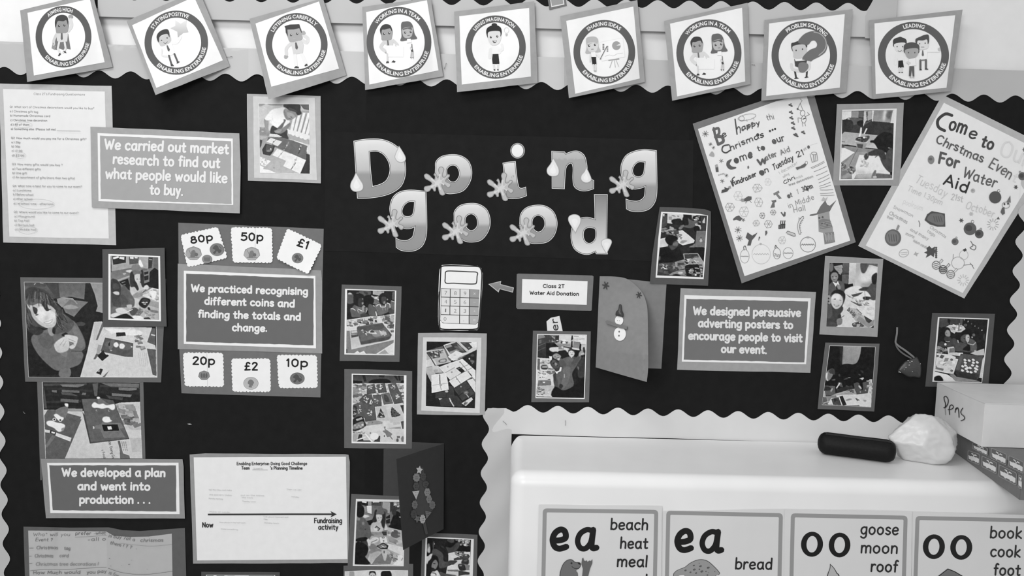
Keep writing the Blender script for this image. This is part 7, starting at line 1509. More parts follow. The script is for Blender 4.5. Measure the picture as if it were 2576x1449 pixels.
# ---- three boys pointing
def d8(c):
    c.p((75, 40), 140, 95, 480, 100, 480, 300, 300, 560, 130, 545); c.p(130, 140, 95, 255, 95, 290, 145, 145, 180); c.p(60, 150, 190, 290, 150, 290, 270, 150, 310); c.p(95, 160, 200, 210, 190, 210, 260, 160, 275); c.p(100, 145, 310, 290, 255, 290, 265, 145, 325); c.p(85, 145, 400, 290, 340, 290, 350, 145, 415); c.p(62, 290, 100, 370, 100, 370, 240, 290, 250); c.sc(16, (370, 100, 480, 100, 480, 240, 370, 240), 28, 50, 150, 3)
    c.p(175, 480, 100, 1090, 110, 1085, 400, 480, 290); c.p(55, 480, 105, 560, 105, 555, 240, 485, 260); c.p(205, 560, 105, 800, 110, 790, 250, 560, 240); c.p(145, 480, 265, 780, 280, 780, 330, 480, 310); c.q_(228, 620, 200, 690, 200, 690, 265, 625, 265); c.q_(60, 590, 260, 605, 210, 625, 260); c.q_(66, 690, 260, 705, 225, 730, 262); c.sc(10, (500, 200, 600, 220, 780, 240, 560, 260), 22, 80, 220, 4); c.p(50, 800, 220, 825, 220, 830, 360, 780, 370)
    c.p(215, 830, 115, 1090, 115, 1085, 280, 850, 260); c.p(190, 850, 170, 940, 165, 940, 210, 850, 215); c.l(120, 1, 850, 130, 950, 130); c.l(130, 1, 950, 180, 1060, 178); c.p((118, 140), 850, 225, 980, 240, 970, 370, 830, 360); c.p(30, 970, 260, 1000, 290, 990, 400, 950, 390); c.p(205, 810, 345, 960, 370, 960, 400, 820, 385); c.p(190, 1000, 300, 1080, 290, 1070, 400, 1000, 400); c.p(60, 810, 100, 830, 105, 840, 180, 790, 215)
    c.p(24, 300, 260, 470, 260, 560, 340, 900, 400, 1080, 420, 1060, 1340, 440, 1330, 300, 560); c.q_(205, 365, 385, 400, 345, 560, 335, 700, 350, 775, 380, 740, 440, 600, 415, 540, 440, 420, 430); c.q_(28, 540, 430, 600, 405, 700, 410, 720, 560, 560, 560); c.p(130, 545, 305, 650, 310, 650, 390, 550, 385); c.q_(195, 600, 340, 630, 320, 640, 370)
    # boys behind
    c.q_(98, 620, 580, 740, 530, 830, 520, 900, 560, 860, 680, 640, 720); c.q_(84, 560, 570, 640, 580, 700, 700, 560, 720); c.q_(75, 840, 540, 900, 540, 860, 640)
    c.q_(55, 740, 400, 800, 370, 850, 390, 865, 440, 760, 480); c.q_(205, 750, 430, 800, 405, 850, 430, 865, 470, 840, 520, 790, 530, 750, 490); c.e(100, 790, 440, 10, 5); c.e(100, 832, 442, 9, 5); c.q_(75, 785, 478, 840, 480, 810, 490); c.p(200, 785, 520, 830, 515, 800, 555)
    c.q_(32, 400, 470, 470, 430, 540, 440, 600, 510, 560, 580, 440, 570); c.q_(148, 430, 510, 500, 460, 570, 490, 600, 530, 540, 590, 480, 575); c.q_(190, 520, 570, 570, 555, 570, 590, 530, 605); c.e(60, 480, 530, 14, 6); c.e(60, 535, 500, 12, 5); c.l(60, 1.3, 500, 560, 560, 540)
    # table
    c.p(205, 130, 545, 370, 560, 480, 800, 470, 1100, 425, 1320, 110, 1310); c.p(225, 365, 515, 420, 520, 420, 640, 370, 620); c.p(95, 135, 560, 185, 570, 180, 790, 130, 780); c.q_(165, 200, 640, 300, 600, 380, 640, 320, 680, 220, 680); c.sc(16, (180, 600, 380, 600, 380, 660, 200, 660), 28, 100, 200, 3)
    c.q_(50, 200, 720, 240, 690, 330, 700, 345, 740, 310, 780, 220, 770); c.q_(165, 225, 720, 320, 710, 330, 745, 230, 740); c.q_(85, 330, 770, 400, 745, 470, 770, 420, 780); c.q_(210, 330, 670, 420, 680, 440, 760, 350, 740)
    c.p(112, 325, 805, 490, 800, 480, 850, 380, 880, 310, 840); c.p(230, 385, 825, 420, 815, 420, 840); c.q_(215, 160, 880, 280, 850, 330, 900, 290, 950, 190, 950); c.sc(22, (140, 800, 320, 810, 320, 940, 150, 940), 18, 70, 160, 9)
    c.p(112, 150, 990, 400, 995, 405, 1090, 135, 1105); c.p(232, 240, 1025, 285, 1020, 280, 1045, 245, 1045); c.e(60, 205, 1025, 12, 8); c.p((175, 200), 130, 1110, 470, 1095, 430, 1300, 110, 1290); c.sc(22, (130, 1130, 260, 1120, 220, 1270, 120, 1270), 34, 80, 200, 11); c.sc(12, (250, 1180, 420, 1180, 410, 1290, 250, 1280), 30, 130, 215, 12); c.q_(60, 330, 985, 370, 965, 390, 985)
    # front boy
    c.q_(92, 490, 880, 620, 730, 760, 690, 850, 600, 920, 520, 960, 490, 1000, 540, 960, 640, 850, 790, 820, 880, 850, 1060, 800, 1140, 640, 1190, 540, 1130, 470, 1100, 450, 960); c.q_(104, 640, 760, 760, 720, 780, 860, 720, 1060, 640, 1160, 600, 1080, 640, 900); c.q_(82, 800, 650, 930, 540, 960, 580, 860, 720); c.q_(48, 580, 1060, 640, 1100, 600, 1160, 560, 1130); c.q_(75, 450, 960, 520, 960, 540, 1120, 480, 1110)
    c.q_(150, 945, 490, 960, 440, 1020, 390, 1060, 440, 1060, 490, 1000, 500, 960, 520); c.q_(50, 1030, 350, 1060, 340, 1075, 430, 1050, 460, 1030, 400); c.q_(190, 990, 470, 1050, 445, 1050, 465, 1000, 490)
    c.q_(48, 380, 640, 410, 590, 470, 570, 530, 590, 560, 660, 580, 720, 540, 800, 490, 780, 420, 730); c.q_(72, 400, 640, 470, 590, 540, 640, 570, 710, 540, 760, 480, 760, 420, 710); c.q_(135, 470, 650, 510, 650, 520, 700, 490, 710); c.e(30, 455, 655, 18, 9, -20); c.e(30, 515, 632, 14, 7, -20); c.q_(45, 500, 700, 545, 690, 530, 715); c.q_(90, 420, 600, 470, 590, 480, 620, 430, 640)
    c.q_(58, 480, 770, 560, 740, 570, 800, 510, 820); c.p(225, 480, 800, 510, 820, 560, 800, 580, 730, 612, 735, 600, 810, 540, 835, 520, 868, 495, 850)
    c.p(160, 655, 870, 672, 868, 675, 940, 655, 940); c.q_(60, 440, 880, 490, 860, 500, 1000, 460, 980); c.q_(56, 900, 720, 1000, 560, 1070, 540, 1065, 900, 940, 930); c.q_(30, 820, 860, 920, 760, 920, 940, 870, 1030); c.q_(110, 920, 720, 950, 740, 940, 800); c.q_(18, 480, 1120, 640, 1200, 860, 1100, 1060, 960, 1060, 1340, 440, 1330)
photo("photo of three boys leaning together, one pointing up, above the lower border", crop(1335, 830, 1490, 1214),
      (45, 15, 1185, 28, 1150, 1427, 12, 1425), 96, (128, 80, 1107, 95, 1062, 1362, 95, 1343), (145, 95, 1090, 110, 1048, 1340, 110, 1325), 40, d8, 0.0016, (0, 0, 0, 0.0), g_i=240)
# ---- boy holding up a snowman card
def d9(c):
    c.p(40, 235, 118, 1042, 165, 960, 1285, 130, 1250); c.p(200, 320, 125, 610, 135, 605, 240, 400, 310, 315, 300); c.p(150, 340, 180, 400, 180, 400, 240, 340, 240); c.sc(10, (330, 150, 600, 150, 600, 220, 340, 230), 24, 120, 200, 2); c.p(72, 240, 140, 320, 160, 310, 340, 215, 390); c.p(205, 240, 130, 268, 135, 260, 180, 238, 170)
    c.q_(30, 400, 240, 560, 220, 560, 330, 420, 310); c.q_(28, 600, 200, 700, 130, 760, 250, 700, 420, 600, 330); c.q_(92, 690, 210, 740, 240, 860, 290, 870, 330, 740, 390, 580, 360, 560, 340, 700, 330); c.q_(120, 520, 390, 600, 330, 620, 350, 560, 420)
    c.sc(22, (800, 150, 920, 160, 910, 420, 860, 400), 36, 90, 215, 5); c.q_(22, 800, 370, 880, 350, 910, 430, 820, 460); c.p(58, 930, 160, 1042, 170, 1030, 440, 930, 430); c.p(190, 955, 270, 1000, 190, 1005, 300, 960, 300); c.p(170, 760, 150, 785, 150, 770, 240)
    c.sc(20, (210, 380, 480, 380, 480, 500, 210, 520), 45, 60, 180, 7); c.p(170, 260, 440, 420, 390, 450, 410, 280, 450)
    c.p(212, 510, 440, 590, 425, 700, 510, 815, 610, 800, 655, 600, 705, 500, 650, 180, 745, 170, 590, 290, 560, 440, 510); c.p(200, 180, 600, 300, 570, 330, 720, 180, 745); c.q_(150, 545, 650, 600, 610, 680, 620, 640, 650, 590, 670); c.q_(70, 440, 440, 520, 440, 520, 540, 450, 520); c.sc(10, (500, 500, 570, 500, 570, 600, 500, 600), 28, 110, 190, 4); c.p(30, 570, 710, 780, 670, 780, 685, 600, 715)
    c.p(110, 850, 440, 1022, 440, 1000, 752, 820, 735); c.e(205, 930, 592, 11, 11); c.e(205, 930, 623, 24, 22); c.e(150, 930, 625, 14, 12); c.e(60, 930, 568, 12, 12); c.q_(120, 705, 740, 780, 700, 820, 670, 810, 750, 740, 780)
    c.q_(26, 180, 800, 260, 740, 400, 760, 560, 720, 700, 740, 860, 740, 1000, 760, 985, 1010, 600, 960, 400, 1010, 160, 1020); c.q_(40, 560, 740, 720, 750, 700, 850, 600, 900); c.q_(20, 180, 800, 340, 760, 460, 900, 400, 1000, 160, 1010)
    c.q_(70, 340, 690, 420, 600, 500, 620, 515, 680, 480, 750, 400, 790, 360, 740); c.q_(105, 420, 670, 500, 640, 515, 680, 490, 720, 430, 710); c.q_(22, 275, 600, 310, 540, 400, 515, 490, 545, 505, 600, 430, 640, 400, 700, 330, 690); c.q_(90, 160, 910, 190, 905, 185, 970, 160, 970)
    c.p(66, 160, 1030, 440, 1010, 500, 1140, 340, 1240, 130, 1245); c.sc(30, (170, 1040, 480, 1020, 480, 1180, 150, 1230), 50, 40, 120, 8); c.p((150, 130), 450, 1010, 620, 960, 700, 1100, 660, 1260, 340, 1245, 480, 1150); c.sc(18, (470, 1010, 660, 1000, 660, 1240, 400, 1230), 55, 60, 175, 10); c.e(195, 555, 1205, 45, 20)
    c.sc(9, (210, 1060, 320, 1060, 320, 1140, 210, 1130), 20, 130, 235, 3); c.e(235, 243, 1103, 14, 14); c.e(225, 308, 1133, 11, 11)
    c.p(150, 605, 860, 870, 848, 985, 1025, 960, 1110, 640, 1080); c.p(60, 625, 865, 865, 858, 900, 920, 640, 950); c.sc(34, (650, 930, 900, 900, 960, 1080, 650, 1070), 34, 40, 215, 12); c.l(160, 1.5, 610, 860, 870, 852, 980, 1020); c.e(225, 695, 992, 14, 12)
    c.q_(24, 640, 1080, 800, 1050, 890, 1060, 880, 1170, 760, 1280, 680, 1260); c.sc(26, (720, 1120, 950, 1090, 950, 1280, 720, 1240), 34, 90, 190, 14); c.e(228, 832, 1243, 20, 18); c.l(50, 2, 350, 1210, 500, 1160, 720, 1120); c.q_(20, 410, 1250, 480, 1225, 560, 1255, 520, 1262)
photo("photo of a dark-haired boy holding up a snowman card, on a curled mount", crop(1635, 520, 1795, 1159),
      (178, 5, 600, 15, 1000, 45, 1110, 85, 1112, 500, 1060, 1442, -2, 1405, 40, 900), 82, (205, 93, 600, 108, 900, 130, 1058, 160, 1030, 700, 978, 1318, 103, 1293, 150, 600), (235, 118, 1042, 165, 960, 1285, 130, 1250), 40, d9, 0.0020, (0, 0.001, 0.0, 0.002), g_i=228)
# ---- child writing a poster
def d10(c):
    c.p(60, 160, 150, 1040, 150, 1040, 570, 160, 520); c.p(210, 160, 165, 320, 165, 315, 280, 240, 290, 200, 320, 160, 310); c.p(140, 320, 165, 440, 165, 435, 280, 320, 275); c.p(95, 440, 165, 530, 165, 525, 270, 440, 265)
    c.q_(92, 250, 290, 300, 275, 440, 285, 500, 300, 500, 330, 420, 380, 340, 400, 280, 350); c.q_(185, 245, 310, 270, 280, 290, 310, 265, 340); c.q_(48, 170, 320, 330, 330, 330, 480, 165, 500); c.q_(38, 420, 340, 510, 320, 510, 420, 420, 400)
    c.p(190, 530, 165, 590, 165, 585, 310, 555, 340, 545, 370, 515, 435); c.p(100, 560, 170, 595, 170, 575, 330); c.p(165, 595, 165, 665, 160, 660, 300, 590, 330); c.p(205, 665, 158, 700, 158, 680, 340, 660, 340); c.p((128, 150), 700, 158, 1020, 150, 975, 360, 680, 335); c.sf(215, 2.5, 870, 160, 910, 160, 890, 300, 860, 340, 850, 260); c.sf(95, 2, 920, 200, 1000, 160, 970, 300, 910, 260); c.p(205, 1020, 150, 1045, 150, 1040, 370, 975, 365); c.p(52, 535, 380, 660, 305, 665, 345, 1035, 375, 1035, 580, 520, 540); c.p(85, 530, 380, 655, 308, 660, 330, 545, 395)
    c.p((165, 180), 155, 560, 200, 515, 760, 575, 700, 650, 760, 810, 560, 790, 150, 735); c.p(190, 560, 780, 700, 700, 760, 805); c.p(36, 150, 732, 250, 735, 400, 760, 400, 772, 150, 755); c.p(48, 560, 785, 760, 805, 760, 815, 560, 795); c.p(135, 150, 750, 400, 775, 560, 800, 760, 820, 1000, 1200, 1000, 1300, 140, 1310)
    c.p(150, 370, 870, 560, 850, 640, 920, 420, 1240, 180, 1310, 150, 1100); c.l(95, 1.2, 430, 800, 380, 880, 280, 1090); c.l(80, 1.2, 155, 680, 210, 688); c.p(82, 150, 740, 195, 745, 195, 780, 150, 780)
    c.p(226, 150, 790, 200, 790, 370, 865, 135, 1040); c.p((230, 215), 450, 905, 560, 915, 780, 930, 860, 1100, 985, 1200, 970, 1235, 760, 1215, 400, 1240, 385, 1100); c.sf(190, 3, 420, 1180, 600, 1200, 760, 1210, 600, 1230, 420, 1230)
    for k in range(4): c.sc(9, (460+k*36, 960+k*25, 500+k*36, 965+k*25, 500+k*36, 1120, 460+k*36, 1110), 18, 155, 200, k)
    c.p(150, 390, 690, 620, 640, 610, 660, 540, 800, 410, 780); c.p(75, 410, 720, 515, 730, 500, 800, 420, 785); c.p(190, 370, 665, 560, 690, 615, 635, 625, 650, 575, 710, 380, 690)
    c.q_(70, 385, 650, 420, 610, 520, 600, 600, 580, 625, 610, 560, 690, 450, 680); c.sc(12, (400, 620, 580, 600, 560, 680, 430, 680), 34, 45, 150, 9); c.e(225, 530, 613, 20, 16); c.p(218, 470, 440, 495, 445, 490, 530, 465, 600, 435, 605, 455, 530); c.p(220, 565, 455, 588, 460, 540, 555, 520, 555)
    c.q_(30, 640, 665, 710, 650, 780, 570, 870, 520, 980, 540, 1030, 600, 1020, 800, 940, 870, 850, 850, 770, 800, 700, 710, 640, 700); c.e(120, 955, 790, 22, 12, 15); c.q_(72, 920, 860, 1010, 800, 1010, 1190, 930, 1180, 850, 1080, 810, 970, 880, 960)
    c.q_(60, 590, 880, 680, 830, 780, 810, 870, 850, 870, 960, 800, 950, 780, 920, 620, 920); c.q_(66, 530, 920, 570, 880, 610, 900, 600, 960, 560, 995, 535, 960); c.q_(55, 790, 900, 880, 880, 900, 980, 830, 980); c.q_(170, 880, 870, 900, 870, 895, 910); c.l(115, 1.6, 600, 830, 590, 930); c.l(90, 2.2, 715, 950, 775, 905)
    c.p(98, 730, 1230, 1000, 1245, 1000, 1300, 720, 1300); c.p((190, 160), 400, 1245, 680, 1225, 650, 1300, 380, 1305); c.p(215, 325, 1240, 390, 1180, 400, 1240, 360, 1315, 325, 1315); c.q_(112, 655, 1280, 700, 1180, 735, 1170, 720, 1250, 680, 1300); c.e(185, 712, 1282, 34, 20); c.p(28, 975, 1200, 1005, 1190, 1000, 1250, 970, 1240)
    for (x, y, r9) in ((315, 1170, 60), (180, 1100, 50)): c.e(95, x, y, r9, r9*1.1); c.sc(22, (x-r9, y-r9, x+r9, y-r9, x+r9, y+r9*.8, x-r9, y+r9*.8), 26, 45, 180, int(x)); 
    c.e(190, 322, 1193, 18, 14); c.q_(120, 140, 1190, 240, 1170, 230, 1230, 150, 1260)
photo("photo of a child bent over a desk drawing, between the two tilted posters", crop(2095, 255, 2275, 1213),
      (70, 45, 500, 40, 1205, 22, 1160, 1050, 1118, 1430, 0, 1425), 146, (160, 142, 1085, 122, 1025, 1328, 108, 1340), (163, 162, 1040, 148, 1005, 1305, 136, 1315), 60, d10, 0.0018, (0.001, 0.002, 0, 0), g_i=218)
# ---- grinning boy and classmate
def d11(c):
    c.p(36, 185, 148, 530, 148, 510, 540, 175, 540); c.p((95, 70), 415, 150, 530, 150, 520, 330, 400, 340); c.p(140, 260, 205, 400, 180, 420, 225, 400, 240, 410, 290, 380, 355, 345, 340, 270, 240)
    for k in range(5): c.l(175, 1, 290+k*5, 215+k*28, 405-k*3, 205+k*28)
    c.q_(105, 190, 170, 245, 160, 245, 270, 195, 300); c.p(92, 400, 350, 515, 345, 505, 510, 400, 500)
    c.p((205, 175), 530, 145, 660, 145, 640, 560, 510, 540); c.p((165, 195), 650, 145, 1025, 155, 1015, 560, 620, 560); c.sf(215, 4, 720, 330, 800, 330, 860, 220, 1020, 210, 980, 420, 860, 520, 740, 520, 700, 400); c.sf(150, 4, 720, 500, 860, 480, 980, 430, 940, 560, 760, 570); c.q_(78, 725, 148, 850, 150, 830, 260, 790, 325, 735, 300); c.p(98, 840, 150, 1025, 155, 1020, 215, 930, 190, 870, 180, 820, 290)
    c.p(26, 435, 530, 590, 505, 595, 555, 500, 590, 450, 600)
    c.p(205, 440, 650, 560, 570, 700, 545, 800, 600, 960, 690, 980, 1270, 300, 1260, 350, 1050, 420, 850); c.q_(214, 450, 620, 560, 560, 680, 545, 740, 590, 740, 640, 590, 690, 460, 680); c.p(80, 560, 700, 760, 655, 740, 700, 600, 740); c.p(100, 470, 690, 560, 740, 540, 750); c.p(150, 560, 740, 610, 745, 580, 775); c.l(120, 1, 640, 655, 650, 670)
    c.p(218, 600, 770, 800, 640, 950, 700, 860, 740, 780, 890, 640, 830); c.p(215, 700, 870, 980, 770, 970, 1120, 880, 1120, 660, 930); c.p(90, 550, 805, 760, 885, 700, 900, 560, 820); c.sc(30, (620, 770, 860, 810, 840, 890, 680, 850), 20, 80, 200, 5, 2.5, 20); c.sc(16, (670, 900, 960, 870, 960, 1080, 760, 1000), 45, 185, 215, 7)
    c.p(110, 640, 945, 660, 940, 750, 1030, 740, 1040); c.p(170, 560, 930, 640, 940, 900, 1190, 850, 1270, 700, 1250, 500, 960); c.sc(30, (500, 950, 640, 950, 760, 1100, 620, 1080), 24, 140, 200, 8, 2.2, 40); c.t("Do be big", 480, 970, 610, 1090, 8, 1.8, 90)
    c.p(140, 700, 1070, 880, 1190, 960, 1130, 950, 1230, 860, 1270, 650, 1140); c.p(60, 780, 1060, 930, 1150, 870, 1195, 820, 1160); c.p(80, 570, 1220, 690, 1160, 790, 1240, 760, 1262, 600, 1260); c.sc(14, (580, 1200, 700, 1170, 770, 1250, 620, 1255), 34, 60, 190, 9); c.p(165, 660, 1210, 720, 1210, 700, 1262, 650, 1262); c.p(36, 900, 1270, 955, 1230, 950, 1275)
    c.q_(76, 740, 620, 860, 560, 920, 500, 1010, 520, 990, 780, 880, 770, 900, 730, 830, 640); c.q_(36, 915, 400, 940, 350, 1010, 325, 1000, 500, 930, 505); c.q_(60, 690, 612, 780, 570, 860, 580, 820, 625, 740, 630); c.q_(50, 765, 745, 820, 730, 900, 745, 860, 790, 780, 785); c.l(140, 1.3, 795, 640, 805, 790)
    c.q_(86, 165, 560, 240, 470, 330, 450, 430, 490, 445, 620, 400, 700, 180, 710); c.p(222, 235, 470, 290, 560, 320, 520, 360, 530, 330, 460, 305, 500); c.p(40, 300, 550, 330, 560, 325, 610, 300, 610); c.q_(135, 310, 540, 360, 530, 380, 590, 340, 610)
    c.q_(30, 205, 330, 250, 280, 310, 285, 345, 340, 330, 400, 220, 390); c.q_(135, 210, 350, 250, 315, 310, 320, 335, 380, 315, 450, 280, 475, 230, 455, 208, 400); c.e(60, 240, 388, 16, 6); c.e(60, 300, 382, 14, 6); c.q_(165, 255, 390, 285, 390, 285, 425, 255, 420); c.l(80, 1.2, 248, 440, 285, 438)
    c.q_(62, 140, 880, 220, 860, 290, 960, 400, 900, 420, 960, 370, 1040, 330, 1160, 240, 1200, 130, 1180); c.q_(80, 140, 900, 210, 880, 230, 1060, 140, 1100); c.q_(48, 330, 1060, 380, 1040, 380, 1130, 330, 1140); c.q_(120, 320, 1120, 400, 1110, 400, 1200, 340, 1230, 310, 1180); c.l(100, 1.6, 370, 1110, 440, 1060); c.q_(70, 130, 1180, 300, 1190, 310, 1250, 125, 1252)
    c.q_(36, 215, 700, 260, 630, 350, 610, 440, 660, 460, 740, 430, 840, 390, 900, 350, 760); c.q_((212, 185), 215, 740, 270, 680, 360, 690, 410, 760, 410, 850, 350, 930, 280, 945, 225, 880, 205, 800); c.sf(228, 2, 240, 730, 320, 700, 380, 740, 340, 780, 250, 780)
    c.e(55, 275, 776, 22, 7, -5); c.e(55, 375, 795, 22, 7, 8); c.sf(186, 2.2, 302, 815, 340, 812, 340, 842, 305, 842); c.sf(186, 2.5, 385, 720, 412, 760, 405, 850, 370, 880); c.q_(90, 258, 862, 310, 880, 355, 878, 330, 900, 280, 895); c.q_(235, 268, 868, 310, 882, 345, 880, 325, 892, 285, 888); c.q_(150, 150, 720, 200, 720, 210, 840, 160, 850); c.e(70, 165, 765, 18, 18); c.e(70, 165, 815, 18, 18)
photo("photo of a grinning boy and a classmate leaning over newspapers", crop(2060, 640, 2225, 1138),
      (108, 25, 1118, 80, 1015, 1432, 8, 1388), 148, (185, 143, 1026, 152, 955, 1278, 125, 1255), (187, 147, 1024, 156, 953, 1274, 128, 1252), 60, d11, 0.0012, g_i=205)
# ---- very dark photo
def d12(c):
    c.p((150, 138), 545, 85, 925, 98, 905, 250, 870, 370, 830, 440, 770, 475, 650, 458, 520, 478, 530, 300); c.sf(45, 2, 490, 85, 540, 85, 520, 470, 490, 480); c.q_(20, 500, 500, 620, 455, 740, 470, 840, 430, 900, 330, 950, 540, 900, 700, 760, 900, 560, 900, 430, 700)
    c.q_(120, 200, 640, 260, 580, 330, 555, 360, 620, 320, 720, 260, 800, 200, 800); c.q_(60, 240, 620, 300, 560, 370, 580, 370, 680, 320, 670); c.q_(205, 180, 680, 210, 640, 225, 650, 215, 760, 235, 800, 200, 800); c.e(70, 290, 650, 24, 12); c.q_(95, 300, 795, 380, 770, 370, 805); c.q_(58, 445, 680, 480, 670, 490, 715, 455, 715)
    c.q_(75, 550, 780, 640, 745, 660, 755, 600, 785); c.e(140, 675, 745, 28, 8); c.q_(80, 860, 670, 910, 680, 900, 705); c.p(190, 885, 765, 970, 738, 980, 765, 940, 800, 900, 795); c.q_(50, 900, 600, 960, 600, 960, 650)
    c.q_(100, 440, 850, 510, 850, 520, 900, 450, 920); c.l(205, 3.0, 405, 970, 480, 855); c.sc(10, (400, 910, 760, 930, 740, 990, 430, 1020), 46, 30, 90, 3)
    c.p(90, 165, 1020, 150, 910, 380, 920, 390, 1110, 180, 1120); c.q_(45, 160, 930, 260, 940, 300, 1000, 170, 1010); c.q_(165, 280, 1020, 310, 970, 335, 975, 300, 1040); c.q_(44, 390, 1050, 500, 960, 700, 930, 770, 970, 560, 1040, 430, 1090)
    c.p(170, 140, 1020, 165, 1020, 190, 1160, 120, 1150); c.p(150, 385, 1080, 740, 985, 800, 970, 830, 1090, 760, 1130, 200, 1170); c.p(165, 385, 1085, 560, 1030, 740, 985, 750, 1010, 560, 1085, 400, 1115); c.sc(8, (620, 1010, 750, 1000, 760, 1060, 640, 1070), 34, 70, 130, 4)
    c.p((195, 215), 190, 1140, 550, 1100, 840, 1095, 1100, 780, 1150, 780, 1130, 1360, 880, 1345, 820, 1325, 560, 1325, 110, 1300); c.p(130, 190, 1130, 400, 1120, 420, 1170, 300, 1170, 230, 1290, 215, 1200); c.p(95, 125, 1160, 200, 1150, 230, 1305, 110, 1300); c.l(180, 2, 130, 1280, 260, 1235)
    c.p(72, 300, 1190, 450, 1150, 515, 1320, 340, 1310); c.q_(40, 360, 1180, 440, 1220, 400, 1225, 370, 1260); c.p(40, 470, 1140, 535, 1120, 620, 1310, 540, 1330); c.p(205, 452, 1150, 468, 1145, 530, 1325, 518, 1325)
    c.q_(135, 590, 1220, 680, 1180, 730, 1200, 640, 1225); c.p(80, 800, 1175, 830, 1175, 855, 1230, 840, 1235); c.p(85, 840, 1180, 890, 1215, 880, 1225, 850, 1220); c.q_(150, 960, 1205, 1030, 1215, 1010, 1250, 980, 1235); c.q_(80, 820, 1330, 870, 1320, 895, 1350)
    c.p(80, 765, 870, 840, 840, 900, 870, 950, 850, 1080, 810, 1090, 900, 1060, 1070, 840, 1095, 790, 1000); c.q_(20, 880, 780, 940, 800, 960, 980, 920, 1000, 890, 900); c.q_(195, 865, 930, 885, 905, 925, 950, 925, 990); c.e(185, 905, 1045, 12, 14); c.e(160, 1012, 1010, 12, 18); c.q_(130, 1020, 930, 1060, 950, 1050, 970); c.sc(14, (1060, 780, 1150, 780, 1140, 1060, 1080, 1060), 50, 110, 210, 7)
photo("very dark photo of children around a desk, dark mount lowest in its column", crop(2055, 860, 2215, 1325),
      (175, 15, 1305, 38, 1240, 900, 1195, 1452, 15, 1398, 60, 900), 94, (262, 72, 1225, 102, 1130, 1365, 103, 1315), (272, 84, 1215, 108, 1128, 1358, 108, 1305), 22, d12, 0.0014, (0, 0, 0, 0.001), g_i=190)
